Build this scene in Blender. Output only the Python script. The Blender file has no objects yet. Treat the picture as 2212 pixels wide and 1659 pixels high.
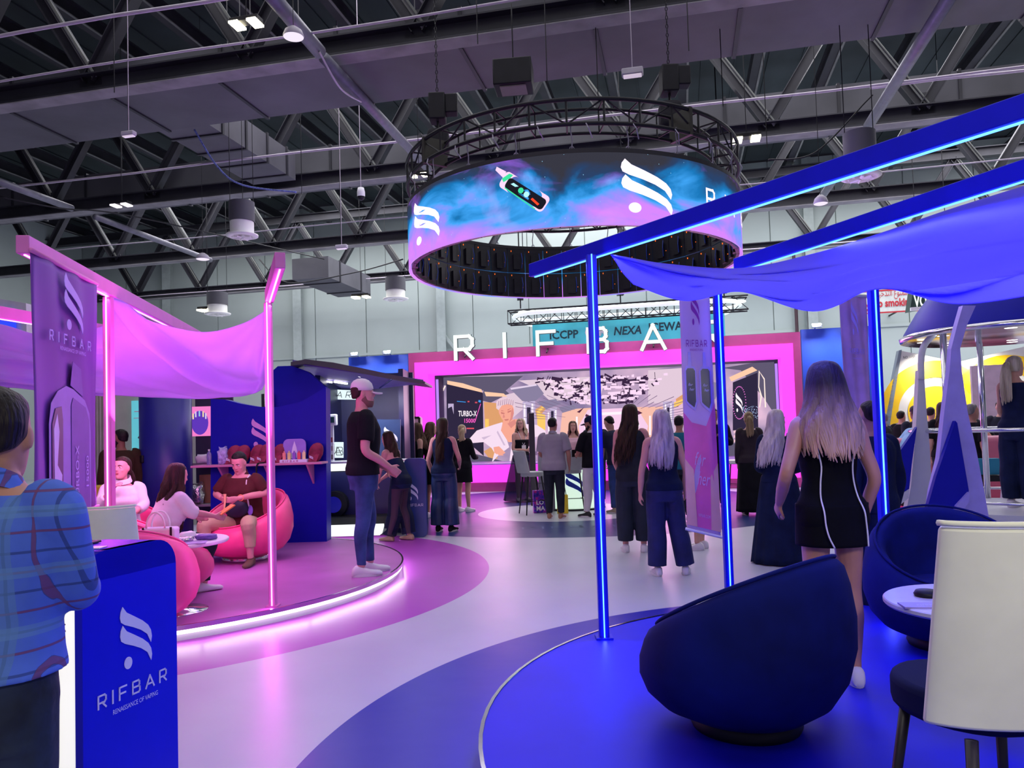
import bpy, bmesh, math, random
from mathutils import Vector, Matrix, Euler, noise
from mathutils.geometry import tessellate_polygon
random.seed(7)
PI = math.pi
scn = bpy.context.scene
COL = scn.collection
# ------------------------------------------------------------------ camera
F = 1650.0; CH = 1.5; PITCH = math.atan(66/1650); ROLL = 0.030; SHP = 40.0
_cp, _sp = math.cos(PITCH), math.sin(PITCH); _ct, _st = math.cos(ROLL), math.sin(ROLL)
_f0 = (0, _cp, _sp); _u0 = (0, -_sp, _cp); _r0 = (1, 0, 0)
_R = tuple(_ct*a-_st*b for a, b in zip(_r0, _u0)); _U = tuple(_ct*b+_st*a for a, b in zip(_r0, _u0))
def ray(u, v):
    xc = (u-1106)/F; yc = (829.5+SHP-v)/F
    return tuple(_f0[i]+xc*_R[i]+yc*_U[i] for i in range(3))
def at(u, v, Y):
    d = ray(u, v); k = Y/d[1]; return Vector((d[0]*k, Y, CH+d[2]*k))
def gnd(u, v, z=0.0):
    d = ray(u, v); k = (z-CH)/d[2]; return Vector((d[0]*k, d[1]*k, z))
cam = bpy.data.cameras.new('camera'); cam.sensor_fit = 'HORIZONTAL'; cam.sensor_width = 36
cam.lens = 36*F/2212; cam.shift_y = SHP/2212; cam.clip_end = 300; cam.clip_start = 0.05
co = bpy.data.objects.new('camera', cam); COL.objects.link(co)
co.matrix_world = Matrix(((_R[0], _U[0], -_f0[0], 0), (_R[1], _U[1], -_f0[1], 0), (_R[2], _U[2], -_f0[2], CH), (0, 0, 0, 1)))
scn.camera = co
# ------------------------------------------------------------------ view, world, hall light
scn.view_settings.view_transform = 'Standard'; scn.view_settings.look = 'None'
scn.view_settings.gamma = 1; scn.view_settings.use_curve_mapping = False
scn.view_settings.exposure = 0.0
w = bpy.data.worlds.new('hall_ambient'); scn.world = w; w.use_nodes = True
w.node_tree.nodes['Background'].inputs[0].default_value = (0.40, 0.37, 0.55, 1)
w.node_tree.nodes['Background'].inputs[1].default_value = 0.5
HA = math.radians(12.5); AX = Vector((math.sin(HA), math.cos(HA), 0)); BX = Vector((math.cos(HA), -math.sin(HA), 0))
def hp(a, b, z): return AX*a+BX*b+Vector((0, 0, z))
def hall(p): return (p.dot(AX), p.dot(BX))
def area(name, loc, target, sx, sy, power, color, spread=180):
    l = bpy.data.lights.new(name, 'AREA'); l.shape = 'RECTANGLE'; l.size = sx; l.size_y = sy; l.energy = power; l.color = color
    l.spread = math.radians(spread)
    o = bpy.data.objects.new(name, l); COL.objects.link(o); o.location = loc
    d = Vector(target)-Vector(loc); o.rotation_euler = d.to_track_quat('-Z', 'Y').to_euler(); return o
def strip(name, p0, p1, facing, power, color, width=0.03):
    # a light as long and thin as the LED strip it stands for
    p0 = Vector(p0); p1 = Vector(p1); x = (p1-p0).normalized(); z = -Vector(facing); z = (z-x*z.dot(x)).normalized(); y = z.cross(x)
    l = bpy.data.lights.new(name, 'AREA'); l.shape = 'RECTANGLE'; l.size = (p1-p0).length; l.size_y = width; l.energy = power; l.color = color
    o = bpy.data.objects.new(name, l); COL.objects.link(o); m = Matrix((x, y, z)).transposed().to_4x4(); m.translation = (p0+p1)/2; o.matrix_world = m
    return o
MAG = (1.0, 0.10, 0.85); BLU = (0.04, 0.05, 1.0)
area('chair_fill_light', (1.7, -.9, 3.0), (1.7, 2.2, .9), .6, .6, 60, (1, .95, .80))  # added warm fill for the cream chair, no fixture hangs here
area('high_bay_light', hp(-2.5, -2, 8), hp(2, -1, .8), 3, 3, 110, (1, .95, .88))
for a, b, pw, sx, sy in ((7, 0, 660, 20, 9), (17, 0, 2100, 24, 9), (27.5, -10, 3900, 22, 9), (27.5, 13, 4300, 22, 9)):
    area('high_bay_light_rows', hp(a, b, 11.6), hp(a, b, 0)+AX*.001, sx, sy, pw, (0.96, 0.94, 1.0))
# ------------------------------------------------------------------ materials
def lin(c):
    return tuple((x/12.92 if x <= 0.04045 else ((x+0.055)/1.055)**2.4) for x in c)
def hexc(h):
    h = h.lstrip('#'); return lin(tuple(int(h[i:i+2], 16)/255 for i in (0, 2, 4)))
_MC = {}
def mat(name, color, rough=0.6, metal=0.0, emit=0.0, ecol=None, var=0.08, vscale=6.0, bump=0.0, bscale=40.0, alpha=1.0, trans=0.0, translucent=0.0, stretch=None, spec=0.5, sheen=0.0):
    if name in _MC: return _MC[name]
    if isinstance(color, str): color = hexc(color)
    m = bpy.data.materials.new(name); m.use_nodes = True; nt = m.node_tree; N = nt.nodes; L = nt.links
    b = N['Principled BSDF']; b.inputs['Roughness'].default_value = rough; b.inputs['Metallic'].default_value = metal
    b.inputs['Specular IOR Level'].default_value = spec
    b.inputs['Sheen Weight'].default_value = sheen
    tc = N.new('ShaderNodeTexCoord'); mp = N.new('ShaderNodeMapping'); L.new(tc.outputs['Object'], mp.inputs['Vector'])
    if stretch: mp.inputs['Scale'].default_value = stretch
    nz = N.new('ShaderNodeTexNoise'); nz.inputs['Scale'].default_value = vscale; nz.inputs['Detail'].default_value = 4; L.new(mp.outputs[0], nz.inputs['Vector'])
    cr = N.new('ShaderNodeValToRGB'); L.new(nz.outputs['Fac'], cr.inputs['Fac'])
    cr.color_ramp.elements[0].position = 0.3; cr.color_ramp.elements[1].position = 0.7
    cr.color_ramp.elements[0].color = (*[c*(1-var) for c in color], 1); cr.color_ramp.elements[1].color = (*[min(1, c*(1+var)) for c in color], 1)
    L.new(cr.outputs['Color'], b.inputs['Base Color'])
    if bump:
        n2 = N.new('ShaderNodeTexNoise'); n2.inputs['Scale'].default_value = bscale; n2.inputs['Detail'].default_value = 3; L.new(mp.outputs[0], n2.inputs['Vector'])
        bp = N.new('ShaderNodeBump'); bp.inputs['Strength'].default_value = bump; bp.inputs['Distance'].default_value = 0.02
        L.new(n2.outputs['Fac'], bp.inputs['Height']); L.new(bp.outputs['Normal'], b.inputs['Normal'])
    if emit:
        b.inputs['Emission Color'].default_value = (*(ecol or color), 1); b.inputs['Emission Strength'].default_value = emit
    b.inputs['Alpha'].default_value = alpha
    b.inputs['Transmission Weight'].default_value = trans
    if translucent:
        tr = N.new('ShaderNodeBsdfTranslucent'); L.new(cr.outputs['Color'], tr.inputs['Color'])
        mx = N.new('ShaderNodeMixShader'); mx.inputs[0].default_value = translucent
        L.new(b.outputs[0], mx.inputs[1]); L.new(tr.outputs[0], mx.inputs[2]); L.new(mx.outputs[0], N['Material Output'].inputs['Surface'])
    _MC[name] = m; return m
def glow(name, color, s=1.0):
    if name in _MC: return _MC[name]
    if isinstance(color, str): color = hexc(color)
    m = bpy.data.materials.new(name); m.use_nodes = True; nt = m.node_tree; nt.nodes.clear()
    e = nt.nodes.new('ShaderNodeEmission'); e.inputs[0].default_value = (*color, 1); e.inputs[1].default_value = s
    o = nt.nodes.new('ShaderNodeOutputMaterial'); nt.links.new(e.outputs[0], o.inputs[0]); _MC[name] = m; return m
# ------------------------------------------------------------------ mesh builder
def frame(d, up=(0, 0, 1)):
    d = Vector(d).normalized(); up = Vector(up)
    if abs(d.dot(up.normalized())) > 0.98: up = Vector((0, 1, 0)) if abs(d.y) < 0.9 else Vector((1, 0, 0))
    x = d.cross(up).normalized(); y = x.cross(d).normalized(); return x, y, d
def hangup(t, p, z=12.55, r=.006):
    q = MB(); q.tube([Vector(p), Vector((p[0], p[1], z))], r, 5); return q.build('suspension_wire', M_BLACKM, t, world=True)
class MB:
    def __init__(s): s.v = []; s.f = []; s.mi = []; s.cur = 0
    def m(s, i): s.cur = i; return s
    def add(s, vs, fs):
        n = len(s.v); s.v += [tuple(p) for p in vs]; s.f += [tuple(i+n for i in f) for f in fs]; s.mi += [s.cur]*len(fs); return s
    def box(s, c, size, rz=0.0, M=None):
        hx, hy, hz = [q/2 for q in size]; c = Vector(c); out = []
        for z in (-hz, hz):
            for x, y in ((-hx, -hy), (hx, -hy), (hx, hy), (-hx, hy)):
                p = Vector((x, y, z))
                p = (M @ p) if M else Vector((x*math.cos(rz)-y*math.sin(rz), x*math.sin(rz)+y*math.cos(rz), z)); out.append(c+p)
        return s.add(out, [(3, 2, 1, 0), (4, 5, 6, 7), (0, 1, 5, 4), (1, 2, 6, 5), (2, 3, 7, 6), (3, 0, 4, 7)])
    def bar(s, p0, p1, w, h, up=(0, 0, 1)):
        p0 = Vector(p0); p1 = Vector(p1); x, y, d = frame(p1-p0, up); o = []
        for p in (p0, p1):
            for a, b in ((-w/2, -h/2), (w/2, -h/2), (w/2, h/2), (-w/2, h/2)): o.append(p+x*a+y*b)
        return s.add(o, [(3, 2, 1, 0), (4, 5, 6, 7), (0, 1, 5, 4), (1, 2, 6, 5), (2, 3, 7, 6), (3, 0, 4, 7)])
    def ibeam(s, p0, p1, w, h, t=0.03):
        p0 = Vector(p0); p1 = Vector(p1); x, y, d = frame(p1-p0)
        s.bar(p0+y*(h/2-t/2), p1+y*(h/2-t/2), w, t); s.bar(p0-y*(h/2-t/2), p1-y*(h/2-t/2), w, t); return s.bar(p0, p1, t, h-2*t)
    def tube(s, pts, r, seg=8, closed=False, cap=True, flat=1.0, up=(0, 0, 1)):
        pts = [Vector(p) for p in pts]; n = len(pts); rr = r if isinstance(r, (list, tuple)) else [r]*n
        base = len(s.v); vs = []; fs = []; px = None
        for i, p in enumerate(pts):
            if closed: d = pts[(i+1) % n]-pts[i-1]
            else: d = pts[min(i+1, n-1)]-pts[max(i-1, 0)]
            if d.length < 1e-9: d = Vector((0, 0, 1))
            x, y, dd = frame(d, up)
            if px is not None:
                x2 = px-dd*px.dot(dd)
                if x2.length > 1e-6: x = x2.normalized(); y = dd.cross(x); y = -y if False else y
            px = x
            y = x.cross(dd)*-1
            for k in range(seg):
                t = 2*PI*k/seg; vs.append(p+x*(math.cos(t)*rr[i])+y*(math.sin(t)*rr[i]*flat))
        m = n if closed else n-1
        for i in range(m):
            a = i*seg; b = ((i+1) % n)*seg
            for k in range(seg): fs.append((a+k, a+(k+1) % seg, b+(k+1) % seg, b+k))
        if cap and not closed: fs.append(tuple(range(seg))[::-1]); fs.append(tuple((n-1)*seg+k for k in range(seg)))
        return s.add(vs, fs)
    def loft(s, rings, cap=True, closed=True):
        k = len(rings[0]); vs = [p for r in rings for p in r]; fs = []
        for i in range(len(rings)-1):
            for j in range(k if closed else k-1): fs.append((i*k+j, i*k+(j+1) % k, (i+1)*k+(j+1) % k, (i+1)*k+j))
        if cap: fs.append(tuple(range(k))[::-1]); fs.append(tuple((len(rings)-1)*k+j for j in range(k)))
        return s.add(vs, fs)
    def lathe(s, prof, c=(0, 0, 0), seg=32, a0=0, a1=2*PI, cap=False):
        full = abs(a1-a0-2*PI) < 1e-6; n = seg if full else seg+1; vs = []; c = Vector(c)
        for i in range(n):
            t = a0+(a1-a0)*i/seg
            for r, z in prof: vs.append(c+Vector((r*math.cos(t), r*math.sin(t), z)))
        k = len(prof); fs = []
        for i in range(seg):
            a = i*k; b = ((i+1) % n)*k
            for j in range(k-1): fs.append((a+j, b+j, b+j+1, a+j+1))
        return s.add(vs, fs)
    def ball(s, c, r, seg=12, ring=8, M=None):
        if not isinstance(r, (list, tuple)): r = (r, r, r)
        c = Vector(c); vs = [Vector((0, 0, 1))]
        for i in range(1, ring):
            t = PI*i/ring
            for k in range(seg): vs.append(Vector((math.sin(t)*math.cos(2*PI*k/seg), math.sin(t)*math.sin(2*PI*k/seg), math.cos(t))))
        vs.append(Vector((0, 0, -1))); vs = [Vector((p.x*r[0], p.y*r[1], p.z*r[2])) for p in vs]
        if M: vs = [M @ p for p in vs]
        fs = [(0, 1+k, 1+(k+1) % seg) for k in range(seg)]
        for i in range(ring-2):
            for k in range(seg): a = 1+i*seg; b = a+seg; fs.append((a+k, b+k, b+(k+1) % seg, a+(k+1) % seg))
        e = len(vs)-1; a = 1+(ring-2)*seg; fs += [(e, a+(k+1) % seg, a+k) for k in range(seg)]
        return s.add([c+p for p in vs], fs)
    def grid(s, P, thick=0.0):   # P[i][j] points
        n = len(P); k = len(P[0]); vs = [p for r in P for p in r]
        fs = [(i*k+j, i*k+j+1, (i+1)*k+j+1, (i+1)*k+j) for i in range(n-1) for j in range(k-1)]
        return s.add(vs, fs)
    def prism(s, poly, mp, off=0.0, depth=0.01):
        # poly: 2D points, mp(x,y,o) -> 3D, front face at off+depth
        n = len(poly); tri = tessellate_polygon([[Vector((p[0], p[1], 0)) for p in poly]])
        vs = [Vector(mp(p[0], p[1], off+depth)) for p in poly]
        fs = [tuple(t) for t in tri]
        if depth > 0.0015:
            vs += [Vector(mp(p[0], p[1], off)) for p in poly]; fs += [(i, (i+1) % n, n+(i+1) % n, n+i) for i in range(n)]
        return s.add(vs, fs)
    def mesh(s, name='m', mats=(), smooth=False, origin=None):
        me = bpy.data.meshes.new(name); vv = s.v
        if origin is not None: o = Vector(origin); vv = [tuple(Vector(p)-o) for p in vv]
        me.from_pydata(vv, [], s.f)
        for m in mats: me.materials.append(m)
        if len(mats) > 1: me.polygons.foreach_set('material_index', s.mi)
        if smooth: me.polygons.foreach_set('use_smooth', [True]*len(me.polygons))
        me.update(); bm = bmesh.new(); bm.from_mesh(me)
        if s.__dict__.get('norm', True): bmesh.ops.recalc_face_normals(bm, faces=bm.faces)
        bm.to_mesh(me); bm.free(); return me
    def build(s, name, mats, parent=None, smooth=False, world=False, bevel=0.0, angle=None):
        if not isinstance(mats, (list, tuple)): mats = [mats]
        org = None
        if world and parent is not None:
            org = parent.location
            if parent.parent: org = org+parent.parent.location
        me = s.mesh(name, mats, smooth or angle is not None, org)
        if angle is not None: me.set_sharp_from_angle(angle=math.radians(angle))
        o = bpy.data.objects.new(name, me); COL.objects.link(o)
        if parent is not None: o.parent = parent
        if bevel:
            b = o.modifiers.new('bevel', 'BEVEL'); b.width = bevel; b.segments = 3; b.limit_method = 'ANGLE'; b.angle_limit = math.radians(40)
            for p in me.polygons: p.use_smooth = True
            me.set_sharp_from_angle(angle=math.radians(50))
        return o
def thing(name, label, cat, loc=(0, 0, 0), rz=0.0, group=None, scale=None):
    o = bpy.data.objects.new(name, None); COL.objects.link(o); o.location = loc; o.rotation_euler = (0, 0, rz); o.empty_display_size = 0.1
    if scale: o.scale = (scale,)*3
    o['label'] = label; o['category'] = cat
    if group: o['group'] = group
    return o
def tag(o, label, cat, group=None, kind=None):
    o['label'] = label; o['category'] = cat
    if group: o['group'] = group
    if kind: o['kind'] = kind
    return o
def struct(o): o['kind'] = 'structure'; return o
def copy_tree(o, parent=None):
    c = o.copy(); COL.objects.link(c)
    if parent is not None: c.parent = parent
    for ch in list(o.children): copy_tree(ch, c)
    return c
def smoothpath(pts, n=6):
    P = [Vector(p) for p in pts]; out = []
    for i in range(len(P)-1):
        a = P[max(i-1, 0)]; b = P[i]; c = P[i+1]; d = P[min(i+2, len(P)-1)]
        for k in range(n):
            t = k/n; out.append(0.5*((2*b)+(c-a)*t+(2*a-5*b+4*c-d)*t*t+(3*b-a-3*c+d)*t**3))
    out.append(P[-1]); return out
def fmap(o, ux, uy):
    o = Vector(o); ux = Vector(ux); uy = Vector(uy); n = ux.cross(uy).normalized()
    return lambda x, y, q=0: o+ux*x+uy*y+n*q
# logo and lettering -------------------------------------------------
_SW = [(.08, 0), (.02, .08), (.0, .17), (.03, .25), (.15, .31), (.4, .385), (.65, .475), (.85, .58), (.97, .74), (1, .64), (.97, .53), (.88, .43), (.7, .325), (.45, .215), (.2, .11)]
def logo_polys():
    a = [(x, 1.05-y) for x, y in _SW]; b = [(x, 1.05-y-.31) for x, y in _SW]
    c = [(.24+.12*math.cos(t*PI/10), .10+.10*math.sin(t*PI/10)) for t in range(20)]
    return [a, b, c]
def add_logo(mb, mp, x, y, w, h, off=0.002, depth=0.004):
    for p in logo_polys():
        q = []
        for i in range(len(p)):
            a = p[i]; b = p[(i+1) % len(p)]; q.append((x+a[0]*w, y+a[1]*h)); q.append((x+(a[0]+b[0])/2*w, y+(a[1]+b[1])/2*h))
        mb.prism(q, mp, off, depth)
_LT = {'R': [[(0, 0), (0, 1), (.82, 1), (1, .86), (1, .58), (.82, .42), (.12, .42)], [(.5, .42), (1, 0)]],
       'I': [[(0, 0), (0, 1)]], 'F': [[(0, 0), (0, 1), (1, 1)], [(0, .48), (.85, .48)]],
       'B': [[(0, 0), (0, 1), (.82, 1), (.95, .87), (.95, .65), (.82, .52), (0, .52)], [(.82, .52), (1, .4), (1, .12), (.85, 0), (0, 0)]],
       'A': [[(0, 0), (.5, 1), (1, 0)], [(.16, .3), (.84, .3)]]}
_LW = {'R': .78, 'I': 0.0, 'F': .74, 'B': .8, 'A': .95}
def stroke(mb, pts, t, mp, off, depth):
    for i in range(len(pts)-1):
        a = Vector(pts[i]); b = Vector(pts[i+1]); d = (b-a).normalized(); n = Vector((-d.y, d.x))*t/2; a2 = a-d*t/2; b2 = b+d*t/2
        mb.prism([a2-n, b2-n, b2+n, a2+n], mp, off, depth)
def rifbar_xy(w, h, word='RIFBAR'):
    tot = sum(_LW[c]*h for c in word); gap = (w-tot)/(len(word)-1); x = 0; o = []
    for c in word: o.append((c, x)); x += _LW[c]*h+gap
    return o
def add_rifbar(mb, mp, x, y, w, h, t=None, off=0.002, depth=0.004, word='RIFBAR', slant=0.0):
    t = t or h*.1
    for c, lx in rifbar_xy(w, h, word):
        for s in _LT[c]: stroke(mb, [(x+lx+p[0]*_LW[c]*h+slant*p[1]*h, y+p[1]*h) for p in s], t, mp, off, depth)
def add_text(mb, mp, txt, x, y, h, off=0.003, width=None, align='LEFT', shear=0.0, font=None, thick=0.0):
    cu = bpy.data.curves.new('t', 'FONT'); cu.body = txt; cu.size = 1; cu.align_x = align; cu.shear = shear; cu.resolution_u = 2; cu.offset = thick
    if font: cu.font = font
    o = bpy.data.objects.new('t', cu); COL.objects.link(o); dg = bpy.context.evaluated_depsgraph_get(); me = bpy.data.meshes.new_from_object(o.evaluated_get(dg))
    xs = [q.co.x for q in me.vertices]
    if xs:
        ys = [q.co.y for q in me.vertices]; sy = h/0.72; wid = max(xs)-min(xs); sx = (width/wid) if width else sy
        x0 = min(xs) if align == 'LEFT' else (min(xs)+max(xs))/2
        mb.add([mp(x+(q.co.x-x0)*sx, y+q.co.y*sy, off) for q in me.vertices], [tuple(p.vertices) for p in me.polygons])
    bpy.data.objects.remove(o); bpy.data.curves.remove(cu); bpy.data.meshes.remove(me)
def round_rect(x0, y0, x1, y1, r, n=5, corners=(1, 1, 1, 1)):
    o = []
    for (cx, cy, a, f) in ((x1-r, y1-r, 0, corners[0]), (x0+r, y1-r, 90, corners[1]), (x0+r, y0+r, 180, corners[2]), (x1-r, y0+r, 270, corners[3])):
        if f:
            for k in range(n+1): t = math.radians(a+90*k/n); o.append((cx+r*math.cos(t), cy+r*math.sin(t)))
        else: o.append((x1 if a in (0, 270) else x0, y1 if a in (0, 90) else y0))
    return o
M_BLUEWALL = mat('blue_laminate', (0.004, 0.006, 0.36), 0.45, var=.04)
M_WHITE = mat('white_plastic', (0.8, 0.8, 0.82), 0.4, var=.03)
M_BLACKM = mat('black_metal', (0.008, 0.008, 0.012), 0.5, 0.0, var=.2, spec=.3)
M_CHROME = mat('chrome', (0.75, 0.75, 0.8), 0.15, 1.0, var=.03)
M_LEDW = glow('led_white', (1.0, .96, 1.0), 3.0)
M_LEDM = glow('led_magenta', (1.0, .35, 1.0), 2.6)
M_LEDB = glow('led_blue', (.10, .32, 1.0), 3.2)
M_LILAC = mat('lilac_print', (0.55, 0.42, 1.0), 0.5, var=.03)
M_LOGOW = mat('white_print', (0.75, 0.72, 1.0), 0.5, var=.02)
# ================================================================== SETTING
LPC = Vector((-4.13, 8.24)); LPR = 2.87; RPC = Vector((2.28, 3.57)); RPR = 2.46
def floor_material():
    m = bpy.data.materials.new('printed_vinyl_floor'); m.use_nodes = True; nt = m.node_tree; N = nt.nodes; L = nt.links; b = N['Principled BSDF']
    g = N.new('ShaderNodeNewGeometry'); base = (0.62, 0.56, 0.66, 1)
    nz = N.new('ShaderNodeTexNoise'); nz.inputs['Scale'].default_value = 1.3; nz.inputs['Detail'].default_value = 5
    L.new(g.outputs['Position'], nz.inputs['Vector'])
    prev = N.new('ShaderNodeMixRGB'); prev.inputs[1].default_value = (0.43, 0.43, 0.56, 1); prev.inputs[2].default_value = (0.56, 0.56, 0.68, 1); L.new(nz.outputs['Fac'], prev.inputs[0])
    prev = prev.outputs[0]
    def circ(cx, cy, r, col, prev):
        d = N.new('ShaderNodeVectorMath'); d.operation = 'DISTANCE'; s = N.new('ShaderNodeVectorMath'); s.operation = 'MULTIPLY'; s.inputs[1].default_value = (1, 1, 0)
        L.new(g.outputs['Position'], s.inputs[0]); L.new(s.outputs[0], d.inputs[0]); d.inputs[1].default_value = (cx, cy, 0)
        c = N.new('ShaderNodeMath'); c.operation = 'LESS_THAN'; c.inputs[1].default_value = r; L.new(d.outputs['Value'], c.inputs[0])
        mx = N.new('ShaderNodeMixRGB'); mx.inputs[2].default_value = (*col, 1); L.new(c.outputs[0], mx.inputs[0]); L.new(prev, mx.inputs[1]); return mx.outputs[0]
    prev = circ(1.17, 15.4, 4.55, (0.018, 0.035, 0.16), prev)
    prev = circ(0.9, 14.42, 1.6, (0.55, 0.55, 0.62), prev)
    prev = circ(-4.42, 8.48, 4.11, (0.42, 0.06, 0.50), prev)
    prev = circ(2.44, 3.17, 3.5, (0.007, 0.008, 0.36), prev)
    L.new(prev, b.inputs['Base Color']); b.inputs['Specular IOR Level'].default_value = .35
    rr = N.new('ShaderNodeMapRange'); rr.inputs[3].default_value = .30; rr.inputs[4].default_value = .42; L.new(nz.outputs['Fac'], rr.inputs[0]); L.new(rr.outputs[0], b.inputs['Roughness'])
    n2 = N.new('ShaderNodeTexNoise'); n2.inputs['Scale'].default_value = 3; L.new(g.outputs['Position'], n2.inputs['Vector'])
    bp = N.new('ShaderNodeBump'); bp.inputs['Strength'].default_value = .05; bp.inputs['Distance'].default_value = .05; L.new(n2.outputs['Fac'], bp.inputs['Height']); L.new(bp.outputs[0], b.inputs['Normal'])
    return m
mb = MB(); P = [hp(-12, -45, 0), hp(-12, 45, 0), hp(40, 45, 0), hp(40, -45, 0)]; mb.box(hp(14, 0, -0.1), (90, 52, 0.2), -HA)
struct(mb.build('floor', floor_material()))
# round lounge platforms
def platform(name, label, c, r, h, top, side, ledmat, glowz):
    t = thing(name, label, 'platform', (c.x, c.y, 0))
    m = MB(); n = 96
    m.lathe([(0, h), (r, h), (r, h-.03)], seg=n); m.build('deck', top, t, smooth=False)
    m = MB(); m.lathe([(r, h+.004), (r+.018, h+.004), (r+.018, h-.032), (r, h-.032)], seg=n); m.build('edge_trim', M_CHROME, t)
    m = MB(); m.lathe([(r-.03, h-.03), (r-.03, 0)], seg=n); m.build('riser', side, t)
    m = MB(); m.lathe([(r-.02, h-.04), (r+.004, h-.04), (r+.004, glowz), (r-.02, glowz)], seg=n); m.build('led_strip', ledmat, t)
    return t
M_LDECK = mat('magenta_deck_vinyl', (0.46, 0.13, 0.48), 0.38, var=.18, vscale=1.2)
M_RDECK = mat('blue_deck_vinyl', (0.006, 0.007, 0.62), 0.48, var=.15, vscale=1.0, spec=.2)
M_LEDWS = glow('platform_led', (1, .93, 1.0), 2.2); M_LEDBS = glow('platform_led_blue', (.35, .8, 1.0), 1.2)
platform('lounge_platform', 'low round magenta lounge platform with white light strip under its metal rim', LPC, LPR, .12, M_LDECK, M_WHITE, M_LEDWS, .055)
platform('lounge_platform', 'low round deep blue lounge platform under the blue beams', RPC, RPR, .12, M_RDECK, M_BLUEWALL, M_LEDBS, .06)
for (c, r, col, pw) in ((LPC, LPR, (1, .93, 1), 16), (RPC, RPR, (.3, .7, 1), 5)):
    for k in range(20):
        a0 = 2*PI*k/20; a1 = 2*PI*(k+1)/20; p0 = Vector((c.x+(r+.012)*math.cos(a0), c.y+(r+.012)*math.sin(a0), .07)); p1 = Vector((c.x+(r+.012)*math.cos(a1), c.y+(r+.012)*math.sin(a1), .07))
        am = (a0+a1)/2
        if math.sin(am) > .75: continue
        if c is LPC and math.cos(am) < -.2: continue
        d = Vector((math.cos(am), math.sin(am), 0)); strip('platform_rim_light', p0+d*.05, p1+d*.05, d+Vector((0, 0, -.35)), pw*.065, col, .04)
# back wall with panel seams
def wall_mat():
    m = mat('green_grey_wall_panel', (0.40, 0.47, 0.44), 0.7, var=.05, vscale=.5); nt = m.node_tree; return m
mb = MB(); WA = 33.5
for k in range(-13, 14):
    mb.box(hp(WA, k*2.6, 6.3), (2.56, .2, 12.6), -HA)
mb.box(hp(WA+.08, 0, 6.3), (70, .2, 12.6), -HA); mb.box(hp(WA-.13, 0, 5.4), (70, .06, .12), -HA)
struct(mb.build('wall_back', wall_mat()))
mb = MB(); mb.box(hp(14, -30, 6.3), (.2, 42, 12.6), -HA); struct(mb.build('wall_left', wall_mat()))
mb = MB(); mb.box(hp(14, 31, 6.3), (.2, 42, 12.6), -HA); struct(mb.build('wall_right', wall_mat()))
# roof deck and purlins
M_DECK = mat('dark_roof_deck', (0.028, 0.042, 0.045), 0.75, var=.3, vscale=.6)
M_STEEL = mat('dark_painted_steel', (0.018, 0.018, 0.026), 0.6, .0, var=.3, vscale=2)
M_STEELL = mat('dusty_grey_steel', (0.22, 0.215, 0.225), 0.7, .0, var=.25, vscale=2)
M_PURL = mat('galvanised_purlin', (0.17, 0.18, 0.165), 0.8, .0, var=.2, vscale=3)
M_DUCT = mat('charcoal_duct', (0.085, 0.085, 0.10), 0.65, var=.25, vscale=.7)
mb = MB(); mb.box(hp(15, 0, 12.75), (84, 44, .12), -HA)
for k in range(-40, 41): mb.box(hp(15, k*1.0, 12.67), (.05, 40, .05), -HA)
struct(mb.build('ceiling', M_DECK))
for k in range(-14, 15):
    mb = MB(); b = k*2.05+.4; mb.ibeam(hp(0, b, 11.95), hp(33.3, b, 11.95), .24, .38, .035); mb.m(1).box(hp(16.6, b+.14, 11.74), (.06, 33, .025), -HA)
    tag(mb.build('purlin', [M_STEEL, M_PURL]), 'long grey steel purlin running front to back under the dark roof deck', 'purlin', 'roof purlins')
# main trusses
NODE = 3.35
def truss(a, lab, b0=-9, b1=9, ph=0.0, top=11.4):
    t = thing('roof_truss', lab, 'truss', hp(a, 0, 8.3))
    W = lambda a_, b_, z_: hp(a_, b_, z_)
    m = MB(); m.ibeam(W(a, b0*NODE, 8.48), W(a, b1*NODE, 8.48), .36, .36, .03); m.m(1).box(W(a, (b0+b1)/2*NODE, 8.285), ((b1-b0)*NODE, .36, .02), -HA)
    m.build('bottom_chord', [M_STEEL, M_STEELL], t, world=True)
    m = MB(); m.ibeam(W(a, b0*NODE, top), W(a, b1*NODE, top), .34, .36, .03); m.build('top_chord', M_STEEL, t, world=True)
    for k in range(b0, b1):
        x = (k+ph)*NODE
        m = MB(); m.ibeam(W(a, x, 8.6), W(a, x+NODE/2, top-.15), .22, .24, .02); m.build('web_diagonal', M_STEEL, t, world=True)
        m = MB(); m.ibeam(W(a, x, 8.6), W(a, x-NODE/2, top-.15), .22, .24, .02); m.m(1).bar(W(a-.06, x+.13, 8.6), W(a-.06, x-NODE/2+.13, top-.15), .02, .10); m.build('web_diagonal', [M_STEEL, M_PURL], t, world=True)
        m = MB(); m.box(W(a, x, 8.72), (.5, .03, .5), -HA); m.build('gusset_plate', M_STEEL, t, world=True)
    return t
def b_at(u, a, z=8.3):
    # lateral hall coordinate where the photograph's column u meets the truss at distance a
    p0 = at(u, 500, 1.0); lo, hi = 1.0, 80.0
    for _ in range(50):
        mid = (lo+hi)/2; p = at(u, 500, mid)
        if hall(p)[0] < a: lo = mid
        else: hi = mid
    return hall(at(u, 500, lo))[1]
def phase(u, a): return (b_at(u, a)/NODE) % 1.0
truss(6.25, 'roof truss nearest the camera crossing above the lounges', ph=.3)
truss(12.5, 'roof truss with broad grey lower flange crossing the top of the view', ph=phase(200, 12.5))
truss(18.8, 'roof truss crossing behind the circular screen, second from the top of the view', ph=phase(330, 18.8))
truss(25.0, 'roof truss lower in the view, third from the top, before the pale wall', ph=phase(415, 25))
truss(31.2, 'roof truss closest to the pale rear wall', ph=phase(430, 31.2))
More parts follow.
